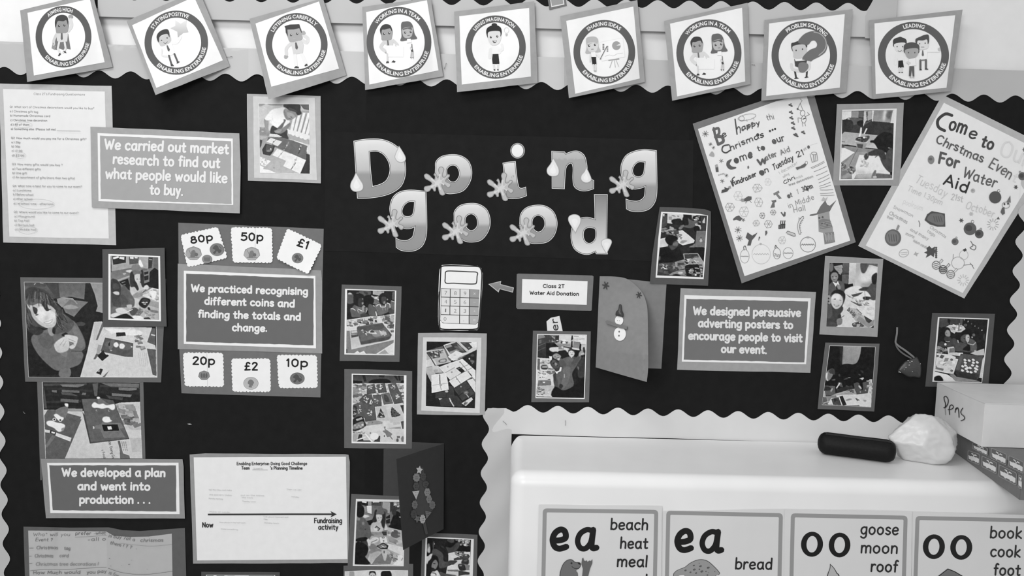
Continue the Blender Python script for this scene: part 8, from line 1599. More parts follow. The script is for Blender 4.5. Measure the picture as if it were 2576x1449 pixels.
# ---- tray of hearts
def d13(c):
    c.p((72, 60), 290, 115, 450, 125, 480, 250, 330, 300, 270, 280); c.p(60, 450, 125, 740, 135, 730, 250, 500, 240); c.q_(28, 450, 140, 500, 150, 490, 210, 455, 200); c.p(80, 690, 135, 740, 140, 725, 240, 690, 240)
    for k in range(26): c.e(random.Random(k).choice((70, 90, 150, 205)), 770+(k*67) % 400, 150+(k*41) % 250, 9, 8)
    c.e(80, 790, 250, 34, 28); c.e(95, 950, 440, 28, 28); c.e(150, 920, 485, 16, 18); c.q_(60, 1130, 480, 1160, 420, 1160, 560)
    c.p(190, 400, 295, 490, 245, 750, 265, 795, 325, 700, 390, 600, 385, 580, 415, 500, 370); c.sc(14, (500, 250, 740, 265, 700, 350, 530, 340), 44, 120, 215, 3); c.p(130, 665, 215, 690, 215, 675, 345, 645, 345)
    c.q_(26, 330, 330, 400, 290, 490, 320, 520, 480, 500, 560, 380, 600, 280, 570); c.q_(140, 400, 390, 440, 340, 490, 370, 500, 450, 460, 480, 410, 450); c.e(75, 425, 408, 14, 6); c.q_(56, 390, 480, 500, 480, 520, 560, 400, 555)
    c.q_(64, 270, 620, 330, 560, 430, 590, 560, 500, 640, 560, 600, 680, 440, 670, 330, 660); c.l(170, 1.6, 410, 560, 450, 572, 490, 562); c.e(228, 406, 619, 22, 24); c.q_(140, 255, 650, 330, 670, 370, 720, 300, 780, 250, 720)
    c.q_(22, 700, 480, 760, 360, 880, 340, 900, 460, 800, 450); c.q_(80, 710, 470, 780, 430, 860, 440, 870, 540, 830, 600, 760, 590, 700, 540); c.q_(175, 800, 450, 860, 440, 865, 540, 830, 590, 800, 540); c.e(45, 770, 510, 18, 8); c.e(60, 845, 485, 14, 7); c.q_(60, 770, 570, 810, 560, 820, 600)
    c.q_(72, 590, 640, 640, 580, 740, 590, 850, 640, 900, 760, 730, 760, 590, 740); c.q_(84, 870, 530, 900, 510, 1000, 590, 1000, 780, 920, 780, 850, 640); c.p(185, 635, 535, 655, 540, 660, 590, 645, 590); c.l(160, 2, 830, 605, 940, 630, 990, 580); c.q_(120, 770, 680, 830, 640, 860, 680, 800, 700); c.q_(22, 740, 710, 860, 620, 880, 740, 800, 740); c.p(160, 960, 730, 1000, 730, 990, 790, 960, 790)
    c.sc(22, (260, 690, 440, 700, 440, 800, 250, 780), 46, 60, 170, 8); c.p(190, 440, 680, 560, 660, 580, 690, 500, 700, 480, 770, 750, 780, 720, 850, 460, 820); c.p(115, 485, 700, 585, 690, 590, 770, 480, 780); c.e(228, 700, 808, 40, 24); c.p(180, 880, 790, 1150, 700, 1150, 830, 1000, 830)
    c.p((205, 195), 240, 790, 470, 810, 610, 860, 600, 890, 655, 905, 560, 1195, 200, 1130); c.p(85, 290, 870, 330, 815, 390, 840, 350, 895); c.p(128, 345, 1020, 400, 880, 475, 880, 420, 1030); c.p(110, 215, 1090, 225, 1010, 250, 1060, 375, 1090, 360, 1130); c.sc(12, (230, 940, 600, 950, 580, 1100, 400, 1100), 60, 180, 225, 9)
    for x, y in ((525, 915), (525, 1125), (255, 845)): c.e(85, x, y, 26, 22); c.sc(4, (x-15, y-15, x+15, y-15, x+15, y+15, x-15, y+15), 12, 50, 170, x)
    c.p(215, 195, 1140, 450, 1200, 640, 1330, 180, 1320); c.q_(24, 190, 1250, 300, 1220, 365, 1320, 190, 1312); c.p((120, 145), 560, 1180, 620, 1240, 1000, 1310, 1090, 1340, 600, 1330, 480, 1200); c.p(190, 1100, 930, 1150, 850, 1110, 1270, 1050, 1260); c.p(75, 600, 850, 700, 860, 680, 910, 610, 880)
    c.p(68, 700, 800, 1130, 840, 1060, 1250, 1000, 1310, 640, 1240, 590, 1120); c.p(88, 690, 830, 750, 830, 680, 1110, 600, 1110); c.p(76, 750, 800, 1125, 845, 1050, 1190, 690, 1140); c.p(50, 595, 1130, 1050, 1200, 1000, 1300, 640, 1235)
    for x, y in ((785, 920), (865, 930), (945, 918), (1020, 965), (790, 970), (945, 970), (795, 1025), (930, 1022), (1015, 1040), (740, 1040), (835, 1068), (885, 1072), (985, 1080), (805, 1090), (735, 1120), (835, 1140), (900, 1155), (985, 1140), (1010, 1100)):
        c.p(225, x-32, y-8, x-12, y-26, x+5, y-18, x+30, y+2, x+26, y+16, x, y+24, x-26, y+12)
photo("photo of a dark tray filled with white hearts, partly behind the pens box", crop(2325, 785, 2505, 1373),
      (152, 15, 1358, 35, 1290, 800, 1225, 1460, 18, 1430, 80, 800), 76, (262, 95, 1248, 125, 1190, 700, 1110, 1362, 155, 1338, 210, 700), (292, 114, 1222, 145, 1100, 1345, 185, 1322), 30, d13, 0.0012, g_i=210)
# ---- girl with pigtails at the table, bottom
def d14(c):
    c.p((100, 120), 165, 150, 910, 160, 920, 420, 700, 560, 160, 420); c.p(30, 165, 165, 240, 140, 350, 145, 350, 235, 220, 200); c.p(220, 245, 140, 330, 150, 325, 178, 245, 165); c.p(72, 415, 150, 585, 155, 580, 230, 415, 215); c.p(215, 430, 150, 560, 150, 540, 165, 440, 168); c.p(165, 615, 160, 740, 165, 730, 360, 640, 330, 600, 240); c.p(150, 355, 150, 410, 150, 410, 220, 355, 220); c.p(60, 740, 165, 910, 170, 900, 280, 740, 330); c.sc(14, (810, 170, 905, 170, 900, 240, 810, 240), 28, 120, 215, 4)
    c.p(225, 330, 225, 415, 225, 415, 365, 340, 345); c.p(140, 275, 240, 330, 240, 335, 345, 290, 340); c.p(130, 290, 340, 440, 400, 430, 500, 320, 480, 260, 400); c.q_(220, 260, 410, 290, 380, 380, 405, 300, 435); c.p(28, 330, 490, 440, 460, 440, 560, 340, 560)
    c.q_(24, 760, 480, 840, 320, 940, 400, 950, 660, 720, 600); c.q_(28, 880, 420, 930, 440, 940, 500, 740, 560); c.p(120, 650, 390, 750, 350, 740, 560, 680, 580); c.p(38, 665, 420, 735, 380, 735, 440, 670, 450); c.p(38, 665, 475, 735, 450, 735, 530, 670, 535); c.q_(58, 770, 290, 840, 260, 840, 380, 780, 380); c.p(215, 885, 420, 925, 410, 925, 435)
    c.p((150, 195), 330, 860, 500, 700, 720, 600, 940, 660, 990, 1000, 975, 1275, 350, 1240); c.p(185, 690, 600, 940, 655, 950, 870, 820, 910, 700, 850, 670, 680); c.sc(20, (700, 620, 920, 660, 900, 860, 720, 800), 50, 110, 215, 6); c.q_(92, 750, 730, 790, 650, 870, 660, 870, 720, 895, 760, 850, 790, 780, 770); c.e(225, 787, 660, 14, 14)
    c.p((180, 120), 680, 740, 820, 790, 850, 900, 720, 850); c.p(215, 690, 880, 980, 950, 990, 1110, 700, 980); c.q_(228, 850, 1110, 920, 1080, 970, 1120, 940, 1190, 860, 1170); c.p(225, 780, 1250, 860, 1180, 980, 1130, 975, 1275); c.l(150, 2.2, 960, 1130, 935, 1180)
    c.q_(98, 560, 300, 620, 270, 690, 300, 680, 360, 600, 380, 510, 330); c.q_((185, 200), 395, 600, 420, 530, 500, 500, 580, 520, 620, 620, 600, 680, 480, 690, 400, 680); c.q_(205, 640, 600, 650, 530, 690, 590, 690, 640, 640, 650); c.q_(145, 400, 680, 520, 690, 700, 650, 640, 700, 480, 740)
    c.q_(46, 455, 400, 470, 310, 510, 300, 510, 420, 500, 500, 440, 510, 425, 470); c.q_(44, 600, 360, 650, 330, 660, 440, 640, 600, 600, 590, 580, 480); c.q_(200, 495, 380, 560, 360, 600, 400, 590, 470, 550, 520, 510, 490); c.e(95, 530, 437, 16, 6); c.e(95, 580, 435, 12, 5); c.e(130, 545, 485, 10, 5); c.q_(104, 495, 370, 520, 300, 600, 310, 640, 350, 600, 380, 550, 375)
    c.p(66, 465, 610, 500, 570, 570, 625, 530, 665); c.p(140, 480, 610, 505, 590, 550, 625, 525, 650); c.q_(215, 460, 620, 500, 610, 525, 640, 490, 660, 460, 650); c.p(60, 590, 680, 680, 670, 680, 740, 620, 740); c.l(100, 1.2, 600, 670, 690, 650)
    c.q_(172, 390, 770, 440, 750, 460, 800, 440, 840, 390, 830); c.q_(210, 370, 840, 460, 770, 540, 790, 520, 850, 420, 880); c.p(222, 555, 775, 670, 765, 695, 865, 570, 870); c.e(70, 618, 780, 26, 14); c.e(200, 618, 782, 18, 9); c.e(80, 625, 838, 14, 10); c.l(90, 1.4, 405, 865, 515, 815)
    c.p(40, 495, 930, 620, 865, 710, 920, 690, 980, 580, 980); c.p(110, 515, 930, 620, 885, 680, 920, 650, 955, 580, 950); c.sc(8, (540, 910, 660, 900, 650, 950, 560, 950), 26, 100, 215, 5); c.l(40, 2, 470, 970, 520, 920)
    c.q_(125, 370, 900, 450, 890, 520, 960, 450, 1000, 380, 980); c.q_(135, 380, 1010, 470, 970, 560, 980, 580, 1020, 500, 1020, 400, 1060); c.q_(140, 300, 1100, 370, 1020, 380, 1060, 340, 1160); c.p(178, 390, 1080, 520, 1020, 600, 1030, 480, 1180, 390, 1200); c.p(120, 490, 1140, 590, 1050, 610, 1110, 700, 1070, 780, 1120, 740, 1245, 420, 1240); c.q_(192, 600, 1000, 640, 985, 690, 1010, 665, 1170, 630, 1175, 610, 1080); c.p(75, 625, 1010, 642, 1010, 640, 1055, 625, 1055); c.sc(30, (690, 1010, 860, 1080, 820, 1200, 760, 1150), 34, 90, 215, 8, 1.6, 35)
    c.q_(92, 150, 440, 230, 425, 330, 490, 390, 620, 400, 760, 340, 800, 310, 770, 150, 800); c.q_(100, 240, 500, 300, 500, 290, 570, 250, 570); c.e(130, 268, 530, 22, 30); c.q_(130, 155, 400, 210, 430, 205, 480, 155, 470); c.q_(24, 160, 175, 220, 190, 280, 260, 280, 380, 230, 425, 160, 400); c.q_(26, 150, 800, 320, 770, 330, 840, 150, 860); c.l(215, 1.6, 135, 855, 225, 855); c.e(60, 305, 635, 14, 12)
    c.q_(22, 140, 880, 250, 860, 330, 900, 360, 980, 330, 1080, 300, 1110, 370, 1200, 380, 1240, 120, 1250); c.q_(210, 330, 820, 370, 800, 400, 880, 380, 930, 340, 890); c.q_(60, 250, 850, 330, 840, 350, 920, 300, 890)
photo("photo of a girl with pigtails crafting, left of the button tree card", crop(875, 1240, 1045, 1179),
      (60, 15, 900, 55, 1080, 62, 1070, 1240, 1060, 1348, -5, 1345, 40, 400), 96, (142, 103, 905, 120, 1003, 125, 975, 1280, 86, 1275), (165, 145, 990, 160, 965, 1268, 118, 1248), 110, d14, 0.0014, g_i=228)
def d15(c):
    c.p(22, 260, 175, 1725, 240, 1700, 640, 930, 680, 250, 780); c.q_(70, 930, 270, 970, 215, 1150, 230, 1150, 320, 1050, 340); c.sc(24, (1370, 240, 1700, 260, 1640, 440, 1380, 430), 60, 90, 215, 3); c.p(60, 1650, 330, 1720, 300, 1710, 480, 1640, 430); c.q_(165, 1280, 240, 1350, 235, 1370, 300, 1310, 325, 1290, 290); c.e(150, 1240, 250, 35, 12)
    c.q_(66, 880, 480, 1000, 500, 1090, 480, 1260, 330, 1370, 340, 1300, 520, 1180, 640, 1060, 690, 930, 670); c.q_(130, 270, 400, 340, 380, 360, 660, 265, 650); c.q_(185, 280, 540, 350, 470, 355, 650, 280, 640)
    c.p(205, 930, 700, 1230, 630, 1700, 640, 1690, 1449, 880, 1449, 960, 950); c.p(210, 950, 760, 1400, 740, 1150, 870, 1140, 940, 980, 940); c.sc(14, (1220, 640, 1480, 640, 1480, 740, 1230, 740), 60, 50, 180, 5)
    c.q_(34, 430, 230, 700, 190, 900, 250, 850, 420, 950, 640, 970, 900, 950, 960, 820, 970, 800, 780, 700, 640, 540, 540); c.q_(80, 440, 560, 560, 545, 720, 640, 800, 740, 830, 960, 1150, 940, 1260, 950, 1080, 1070, 900, 1150, 700, 1190, 630, 1080, 600, 860, 430, 720); c.q_(62, 980, 940, 1180, 930, 1270, 960, 1150, 1060, 1040, 1140, 980, 1080); c.e(205, 490, 372, 26, 30); c.q_(80, 450, 330, 500, 300, 480, 520, 450, 540); c.q_(60, 720, 450, 800, 450, 820, 520, 760, 500)
    c.p(66, 1145, 870, 1400, 770, 1520, 720, 1640, 720, 1690, 790, 1640, 880, 1420, 900, 1160, 930); c.p(150, 1520, 735, 1590, 735, 1590, 780, 1520, 780); c.e(165, 1330, 828, 26, 14); c.e(165, 1430, 785, 24, 14); c.e(84, 1450, 660, 48, 40); c.l(110, 4, 1470, 690, 1460, 760); c.q_(52, 1460, 890, 1640, 880, 1640, 1060, 1500, 1060, 1400, 1020); c.q_(95, 1490, 920, 1600, 900, 1580, 960, 1500, 960); c.q_(44, 1300, 1060, 1500, 1060, 1570, 1180, 1540, 1260, 1350, 1260); c.p(120, 1340, 1075, 1420, 1070, 1430, 1120, 1340, 1130); c.p(118, 1520, 1080, 1680, 1080, 1670, 1250, 1560, 1250)
    c.p(215, 945, 1130, 1080, 1070, 1200, 1075, 1330, 1220, 960, 1240); c.p(120, 930, 1240, 1300, 1240, 1300, 1310, 950, 1290); c.p(196, 890, 1340, 1290, 1310, 1280, 1449, 900, 1449); c.p(60, 1310, 1260, 1680, 1330, 1680, 1400, 1480, 1410, 1310, 1449); c.q_(80, 690, 1310, 880, 1370, 1200, 1420, 1190, 1449, 690, 1449)
    c.q_(205, 235, 800, 300, 780, 370, 710, 440, 710, 400, 820, 400, 880, 300, 960, 260, 1060, 235, 980); c.q_(26, 260, 1080, 400, 850, 470, 760, 580, 780, 640, 900, 640, 1180, 560, 1220, 480, 1000, 400, 1180, 400, 1449, 240, 1449); c.q_((120, 135), 440, 1000, 540, 900, 620, 1020, 600, 1120, 560, 1200, 480, 1210, 400, 1140); c.e(40, 500, 1035, 46, 16, 10); c.q_(40, 410, 1180, 500, 1200, 480, 1290, 400, 1300); c.q_(215, 430, 1310, 500, 1300, 600, 1260, 680, 1400, 690, 1449, 380, 1449); c.l(120, 3, 430, 1340, 540, 1360, 560, 1430)
photo("photo of pupils reaching over a white desk, cut by the bottom edge", crop(1055, 1340, 1210, 2061),
      (90, 130, 300, 40, 560, 15, 1945, 70, 1900, 2700, 10, 2700), 90, (208, 130, 1822, 210, 1750, 2500, 140, 2500), (262, 175, 1728, 240, 1650, 2400, 190, 2400), 36, d15, 0.0016, g_i=222)
def d16(c):
    c.p(215, 30, 100, 760, 90, 760, 400, 30, 400); c.q_(160, 30, 110, 90, 100, 115, 180, 110, 400, 30, 400); c.p(225, 500, 100, 560, 100, 600, 400, 500, 400)
    c.q_(36, 372, 180, 380, 125, 430, 110, 480, 130, 492, 200, 470, 180, 380, 190); c.q_(190, 385, 165, 430, 140, 475, 165, 480, 240, 430, 290, 385, 230); c.e(70, 408, 195, 10, 5); c.e(70, 455, 195, 10, 5); c.q_(24, 575, 165, 600, 120, 660, 105, 730, 110, 765, 180, 750, 300, 640, 340, 590, 260); c.p(90, 300, 290, 560, 290, 560, 500, 300, 500); c.p(50, 560, 330, 800, 330, 800, 500, 560, 500)
photo("photo showing two children's heads, mostly hidden below the bottom edge", crop(875, 1420, 1045, 1179),
      (-75, 22, 480, -12, 1140, -10, 1125, 1900, -95, 1900), 94, (-55, 118, 500, 92, 1053, 102, 1040, 1500, -60, 1500), (-50, 122, 1050, 106, 1037, 1490, -56, 1490), 205, d16, 0.0010, g_i=215)
def d17(c):
    c.p(30, 110, 80, 900, 70, 900, 400, 110, 400); c.p(40, 110, 70, 175, 70, 175, 400, 110, 400); c.p(205, 175, 70, 210, 70, 210, 400, 175, 400); c.p(45, 210, 80, 300, 80, 300, 400, 210, 400); c.p((170, 150), 300, 80, 590, 80, 590, 400, 300, 400); c.p(60, 590, 85, 860, 80, 860, 400, 590, 400); c.q_(120, 330, 120, 420, 100, 430, 300, 330, 300)
photo("photo mount barely showing at the bottom edge under the timeline sheet", crop(500, 1425, 1050, 2576),
      (30, 62, 955, 68, 955, 900, 25, 900), 78, (85, 98, 900, 102, 900, 800, 85, 800), (95, 107, 890, 107, 890, 780, 95, 780), 40, d17, 0.0010, g_i=215)
# ================================================================== things with depth
class PlaneSurf:
    """the face of a box seen in the photograph: a point and its outward normal"""
    def __init__(s, p0, n): s.p0 = Vector(p0); s.n = Vector(n).normalized(); s.flat = True; s.h0 = 0
    def pt(s, x, y, dh=0.0):
        d = Fw*F_PX + Rt*(x-CX) - Up*(y-CY); o = s.p0+s.n*dh
        return CAM + d*((o-CAM).dot(s.n)/d.dot(s.n))
def dome(name, outline, surf, g, parent, H, dh=0.0, ins=(0, 0.5, 1.3, 2.6), hts=(0, .55, .85, 1), mat=None, smooth=True):
    rings = [inset(outline, k) for k in ins]; verts = []; cols = []; faces = []; n = len(outline)
    for rg, ht in zip(rings, hts):
        for x, y in rg: verts.append(surf.pt(x, y, dh+H*ht)); cols.append(alb(g, x, y))
    for r in range(len(rings)-1):
        for i in range(n): j = (i+1) % n; faces.append((r*n+i, r*n+j, (r+1)*n+j, (r+1)*n+i))
    V_, T_ = tess([rings[-1]]); b0 = len(verts)
    for x, y in V_: verts.append(surf.pt(x, y, dh+H)); cols.append(alb(g, x, y))
    faces += [(a+b0, b+b0, c+b0) for a, b, c in T_]
    o = link_mesh(name, verts, faces, mat or M_PAPER(), parent, cols, smooth=smooth)
    bm = bmesh.new(); bm.from_mesh(o.data); bmesh.ops.remove_doubles(bm, verts=bm.verts, dist=1e-6); bmesh.ops.recalc_face_normals(bm, faces=bm.faces); bm.to_mesh(o.data); bm.free()
    return o
def M_BTN(): return mat_ink('button_plastic', 0.30, 0.03, 40.0, 0.5, 0.02)
def button(outline, holes, surf, g, parent, t=0.0022, dh=0.0006):
    o = sheet('button', [outline]+[ell(x, y, r1, r2, 8) for x, y, r1, r2 in holes], surf, g, parent, M_BTN(), t=t, dh=dh, fine=9999)
    return o
# ---- open card with a button snowman
qf = cpt(T5, 1065, 190, 1480, 215, 1472, 1107, 1030, 980)
sb = Surf(cpt(T5, 1065, 190, 1645, 235, 1600, 992, 1030, 985), 0.0008)
sf = Surf(qf, 0.0022, fn=lambda u, v: 0.100*u*min(1, v*1.22)**1.5)
r = root('snowman_card', P(*qmid(qf), 0.002), 'half-open grey card with a snowman of two white buttons, right of the donation label', 'greeting card')
sheet('back_leaf', quad_edge(cpt(T5, 1065, 190, 1645, 250, 1607, 885, 1600, 992, 1030, 976), 0.3, 60, 3), sb, 122, r, M_CARD())
sheet('front_leaf', smooth_pts(cpt(T5, 1065, 190, 1065, 190, 1200, 193, 1300, 212, 1385, 275, 1442, 345, 1470, 425, 1481, 510, 1484, 760, 1485, 985, 1473, 1107, 1473, 1107, 1250, 1044, 1030, 980, 1030, 980, 1042, 720, 1053, 450), True, 4), sf, 128, r, M_CARD(), fine=8)
for x, y, R in ((1117, 270, 36), (1405, 352, 30)):
    pts = []
    for k in range(12):
        a = math.radians(k*30+10); rr = R if k % 2 == 0 else R*0.42
        pts += [(x+rr*.85*math.cos(a-.12), y+rr*math.sin(a-.12)), (x+rr*.85*math.cos(a+.12), y+rr*math.sin(a+.12))]
    sheet('sticker', cpt(T5, *[v for p in pts for v in p]), sf, 62, r, M_CARD(), t=0.0012, dh=0.0006, fine=9999)
dome('hat', smooth_pts(cpt(T5, 1236, 433, 1254, 438, 1258, 480, 1272, 515, 1266, 544, 1235, 540, 1203, 530, 1206, 497, 1224, 478, 1230, 450), True, 3), sf, 48, r, 0.007, 0.0004, ins=(0, .5, 1.2, 1.8), mat=mat_ink('glitter_clay', 0.35, 0.35, 900.0, 0.6, 0.5))
b1 = cpt(T5, *[v for p in ell(1233, 572, 36, 41, 24) for v in p]); b2 = cpt(T5, *[v for p in ell(1240, 690, 52, 60, 28) for v in p])
button(b1, [(*cpt(T5, 1219, 574)[0], .8, .9), (*cpt(T5, 1236, 576)[0], .8, .9)], sf, 222, r)
button(b2, [(*cpt(T5, 1234, 671)[0], 2.0, 2.6), (*cpt(T5, 1232, 706)[0], 2.0, 2.6)], sf, 226, r)
sheet('scarf', cpt(T5, 1112, 582, 1128, 572, 1180, 592, 1250, 612, 1303, 622, 1300, 650, 1245, 640, 1190, 622, 1125, 602), sf, 112, r, M_CARD(), t=0.003, dh=0.003, fine=9999)
# ---- open card with a tree of buttons
T9 = crop(980, 1150, 1130, 869)
qt = pl(997, 1155, 1117, 1116, 1116, 1331, 1014, 1384)
sb = Surf(pl(965, 1129, 1117, 1114, 1116, 1331, 965, 1340), 0.0006)
sf = Surf(qt, 0.0026, fn=lambda u, v: 0.100*(1-u))
r = root('tree_card', P(*qmid(qt), 0.002), 'half-open dark card with a tree outline made of buttons at the bottom centre', 'greeting card')
sheet('back_leaf', pl(965, 1129.7, 1037, 1112, 1117, 1115.5, 1116, 1331, 963, 1331), sb, 66, r, M_CARD())
sheet('front_leaf', pl(997, 1155, 1057, 1134.5, 1117, 1116, 1116.5, 1225, 1116, 1331, 1065, 1357, 1014, 1384, 1005, 1270), sf, 53, r, M_CARD(), fine=8)
sheet('felt_tree', smooth_pts(cpt(T9, 480, 150, 500, 200, 540, 400, 640, 700, 600, 800, 480, 860, 360, 800, 380, 600, 430, 350, 400, 160), True, 3), sf, 72, r, M_CARD(), t=0.0006, dh=0.0005, fine=9999)
def flower(x, y, rx, ry, n=8, k=.10): return cpt(T9, *[v for i in range(n*4) for v in (x+rx*(1+k*math.cos(i*PI/2))*math.cos(i*2*PI/(n*4)), y+ry*(1+k*math.cos(i*PI/2))*math.sin(i*2*PI/(n*4)))])
def hl(x, y, s=10): return [(*cpt(T9, x+a*s, y+b*s*1.4)[0], .75, .95) for a in (-1, 1) for b in (-1, 1)]
star = [v for k in range(10) for v in (435+(52 if k % 2 == 0 else 26)*math.cos(k*PI/5-PI/2+.15), 188+(66 if k % 2 == 0 else 34)*math.sin(k*PI/5-PI/2+.15))]
button(cpt(T9, *star), [(*cpt(T9, 432, 190)[0], .6, .8)], sf, 190, r)
for x, y, rx, ry, g, n in ((392, 298, 50, 62, 128, 9), (491, 283, 40, 58, 66, 9), (388, 423, 44, 58, 72, 6), (550, 512, 44, 60, 132, 6), (576, 612, 40, 60, 120, 6), (622, 697, 44, 60, 104, 9), (367, 693, 42, 62, 102, 9), (352, 830, 44, 64, 62, 8), (482, 903, 42, 64, 168, 9)):
    button(flower(x, y, rx, ry, n), hl(x+3, y+2), sf, g, r)
button(cpt(T9, 480, 365, 545, 345, 578, 385, 530, 458, 485, 420), hl(530, 400), sf, 66, r)
button(cpt(T9, 330, 500, 435, 488, 388, 618), hl(388, 535, 12), sf, 186, r); button(cpt(T9, 520, 782, 612, 802, 535, 905), hl(556, 820, 11), sf, 106, r)
star = [v for k in range(10) for v in (405+(48 if k % 2 == 0 else 24)*math.cos(k*PI/5+.5), 900+(66 if k % 2 == 0 else 32)*math.sin(k*PI/5+.5))]
button(cpt(T9, *star), [(*cpt(T9, 405, 895)[0], .6, .8)], sf, 98, r)
sheet('trunk_stick', cpt(T9, 487, 975, 525, 950, 545, 1040, 560, 1120, 525, 1130, 505, 1060), sf, 74, r, M_CARD(), t=0.002, dh=0.0006, fine=9999)
# ---- hanging clay ornament
T10 = crop(2230, 815, 2340, 1099)
so = Surf(pl(2250, 820, 2320, 820, 2320, 955, 2250, 955), 0.0012)
ol = smooth_pts(cpt(T10, 765, 818, 830, 930, 875, 1040, 878, 1180, 860, 1335, 800, 1365, 680, 1340, 560, 1345, 420, 1270, 330, 1220, 268, 1195, 330, 1080, 400, 1000, 470, 930, 560, 895, 590, 880, 680, 850), True, 3)
r = root('clay_ornament', P(*qmid(ol), 0.004), 'dark glittery triangular clay ornament hanging on a ribbon between the photos', 'ornament')
dome('clay_body', ol, so, 56, r, 0.011, 0.0, ins=(0, .8, 2.2, 4.5), hts=(0, .5, .85, 1), mat=mat_ink('glitter_clay', 0.35, 0.35, 900.0, 0.6, 0.5))
def strip(path, wd): 
    n = len(path); L, R2 = [], []
    for i in range(n):
        a = path[max(0, i-1)]; b = path[min(n-1, i+1)]; dx, dy = b[0]-a[0], b[1]-a[1]; l = math.hypot(dx, dy)
        L.append((path[i][0]-dy/l*wd/2, path[i][1]+dx/l*wd/2)); R2.append((path[i][0]+dy/l*wd/2, path[i][1]-dx/l*wd/2))
    return L+R2[::-1]
s2 = Surf(pl(2250, 820, 2320, 820, 2320, 955, 2250, 955), 0.004)
sheet('ribbon', strip(smooth_pts(cpt(T10, 268, 85, 264, 230, 240, 370, 232, 470, 310, 555, 450, 650, 590, 755, 690, 840, 735, 905), False, 4), 4.6), s2, 112, r, M_PAPER(), t=0.0006, dh=0.0015, fine=9999)
sheet('ribbon', strip(smooth_pts(cpt(T10, 232, 400, 236, 500, 268, 590, 350, 690, 480, 785, 600, 850, 650, 890), False, 4), 4.0), s2, 92, r, M_PAPER(), t=0.0006, dh=0.0002, fine=9999)
for x, y, rr in ((543, 917, 20), (640, 940, 18), (590, 968, 15), (570, 1032, 16), (490, 1090, 15), (320, 1205, 24), (355, 1218, 14), (852, 1000, 13), (652, 1198, 13), (445, 1150, 9)):
    sheet('glitter_fleck', cpt(T10, x-rr, y+rr*.2, x, y-rr*.6, x+rr, y-rr*.1, x+rr*.3, y+rr*.6), so, 215, r, M_BTN(), t=0.001, dh=0.0112 if 400 < x < 800 else 0.008, fine=9999)

# ---- dark pencil case, crumpled bag, pens box and patterned box on top of the casing
zt = z_top
def lathe_between(a, b, prof, n=28, squash=1.0):
    ax = (b-a); L = ax.length; ax.normalize(); up = Vector((0, 0, 1)); sd = ax.cross(up).normalized(); up2 = sd.cross(ax)
    V = []; Fc = []
    for (t, rr) in prof:
        for i in range(n):
            an = 2*PI*i/n; V.append(a+ax*(t*L)+sd*(rr*math.cos(an))+up2*(rr*squash*math.sin(an)))
    for k in range(len(prof)-1):
        for i in range(n): j = (i+1) % n; Fc.append((k*n+i, k*n+j, (k+1)*n+j, (k+1)*n+i))
    V += [a+ax*(prof[0][0]*L), a+ax*(prof[-1][0]*L)]; c0, c1 = len(V)-2, len(V)-1; m = (len(prof)-1)*n
    for i in range(n): j = (i+1) % n; Fc.append((c0, j, i)); Fc.append((c1, m+i, m+j))
    return V, Fc
RR = 0.0215
pa = at_z(2057, 1112, zt+RR); pb = at_z(2254, 1137, zt+RR)
prof = [(0.0, 0.005), (0.012, 0.011), (0.035, 0.0165), (0.075, 0.0203), (0.12, RR), (0.3, RR*1.0), (0.5, RR*0.985), (0.7, RR*1.0), (0.88, RR), (0.93, 0.0200), (0.972, 0.0165), (0.992, 0.0115), (1.0, 0.005)]
V, Fc = lathe_between(pa, pb, prof)
M_ROLL = mat_plain('dark_neoprene', 0.009, 0.55, 0.35, 260.0, 0.2, 0.15)
c = (pa+pb)/2; r = root('pencil_case', Vector((c.x, c.y, zt)), 'long dark rounded pencil case lying on the white casing', 'pencil case')
o = link_mesh('case_body', V, Fc, M_ROLL, r, smooth=True)
bm = bmesh.new(); bm.from_mesh(o.data); bmesh.ops.recalc_face_normals(bm, faces=bm.faces); bm.to_mesh(o.data); bm.free()
ax = (pb-pa).normalized(); upv = Vector((0, -0.35, 0.94)); zp = [pa+ax*((pb-pa).length*t)+upv*(RR+0.0004) for t in (0.08, 0.3, 0.5, 0.7, 0.92)]
V, Fc = [], []
for i, p in enumerate(zp):
    sd = ax.cross(upv).normalized(); V += [p+sd*0.0022-upv*0.001, p+sd*0.0018+upv*0.0006, p-sd*0.0018+upv*0.0006, p-sd*0.0022-upv*0.001]
for i in range(len(zp)-1):
    for k in range(4): j = (k+1) % 4; Fc.append((i*4+k, i*4+j, i*4+4+j, i*4+4+k))
Fc += [(3, 2, 1, 0), tuple(range(len(V)-4, len(V)))]
link_mesh('zip_seam', V, Fc, mat_plain('dark_zip', 0.024, 0.5, 0.4, 400.0, 0.2), r)

# crumpled thin bag
def crumple(ctr, rx, ry, rz, seed, nsub=5, planes=24):
    rnd = random.Random(seed); bm = bmesh.new(); bmesh.ops.create_icosphere(bm, subdivisions=nsub, radius=1)
    pls = []
    for k in range(planes):
        n = Vector((rnd.gauss(0, 1), rnd.gauss(0, 1), rnd.gauss(0, 1))).normalized(); pls.append((n, rnd.uniform(.78, 1.0)))
    from mathutils import noise
    for v in bm.verts:
        d = v.co.normalized(); rr = 1.22
        for n, k in pls:
            c = d.dot(n)
            if c > 0.05: rr = min(rr, k/c)
        q = d*3.1; rr *= 1+0.030*noise.ridged_multi_fractal(q+Vector((seed, 0, 0)), 0.9, 2.1, 3, 1.0, 2.0)-0.04 + 0.012*noise.noise(d*14)
        v.co = Vector((d.x*rx, d.y*ry, d.z*rz))*rr
    V = [ctr+v.co for v in bm.verts]; Fc = [tuple(v.index for v in f.verts) for f in bm.faces]; bm.free(); return V, Fc
bc = at_z(2350, 1172, zt); bc = Vector((bc.x, bc.y+0.036, zt+0.043))
V, Fc = crumple(bc, 0.0655, 0.040, 0.046, 11)
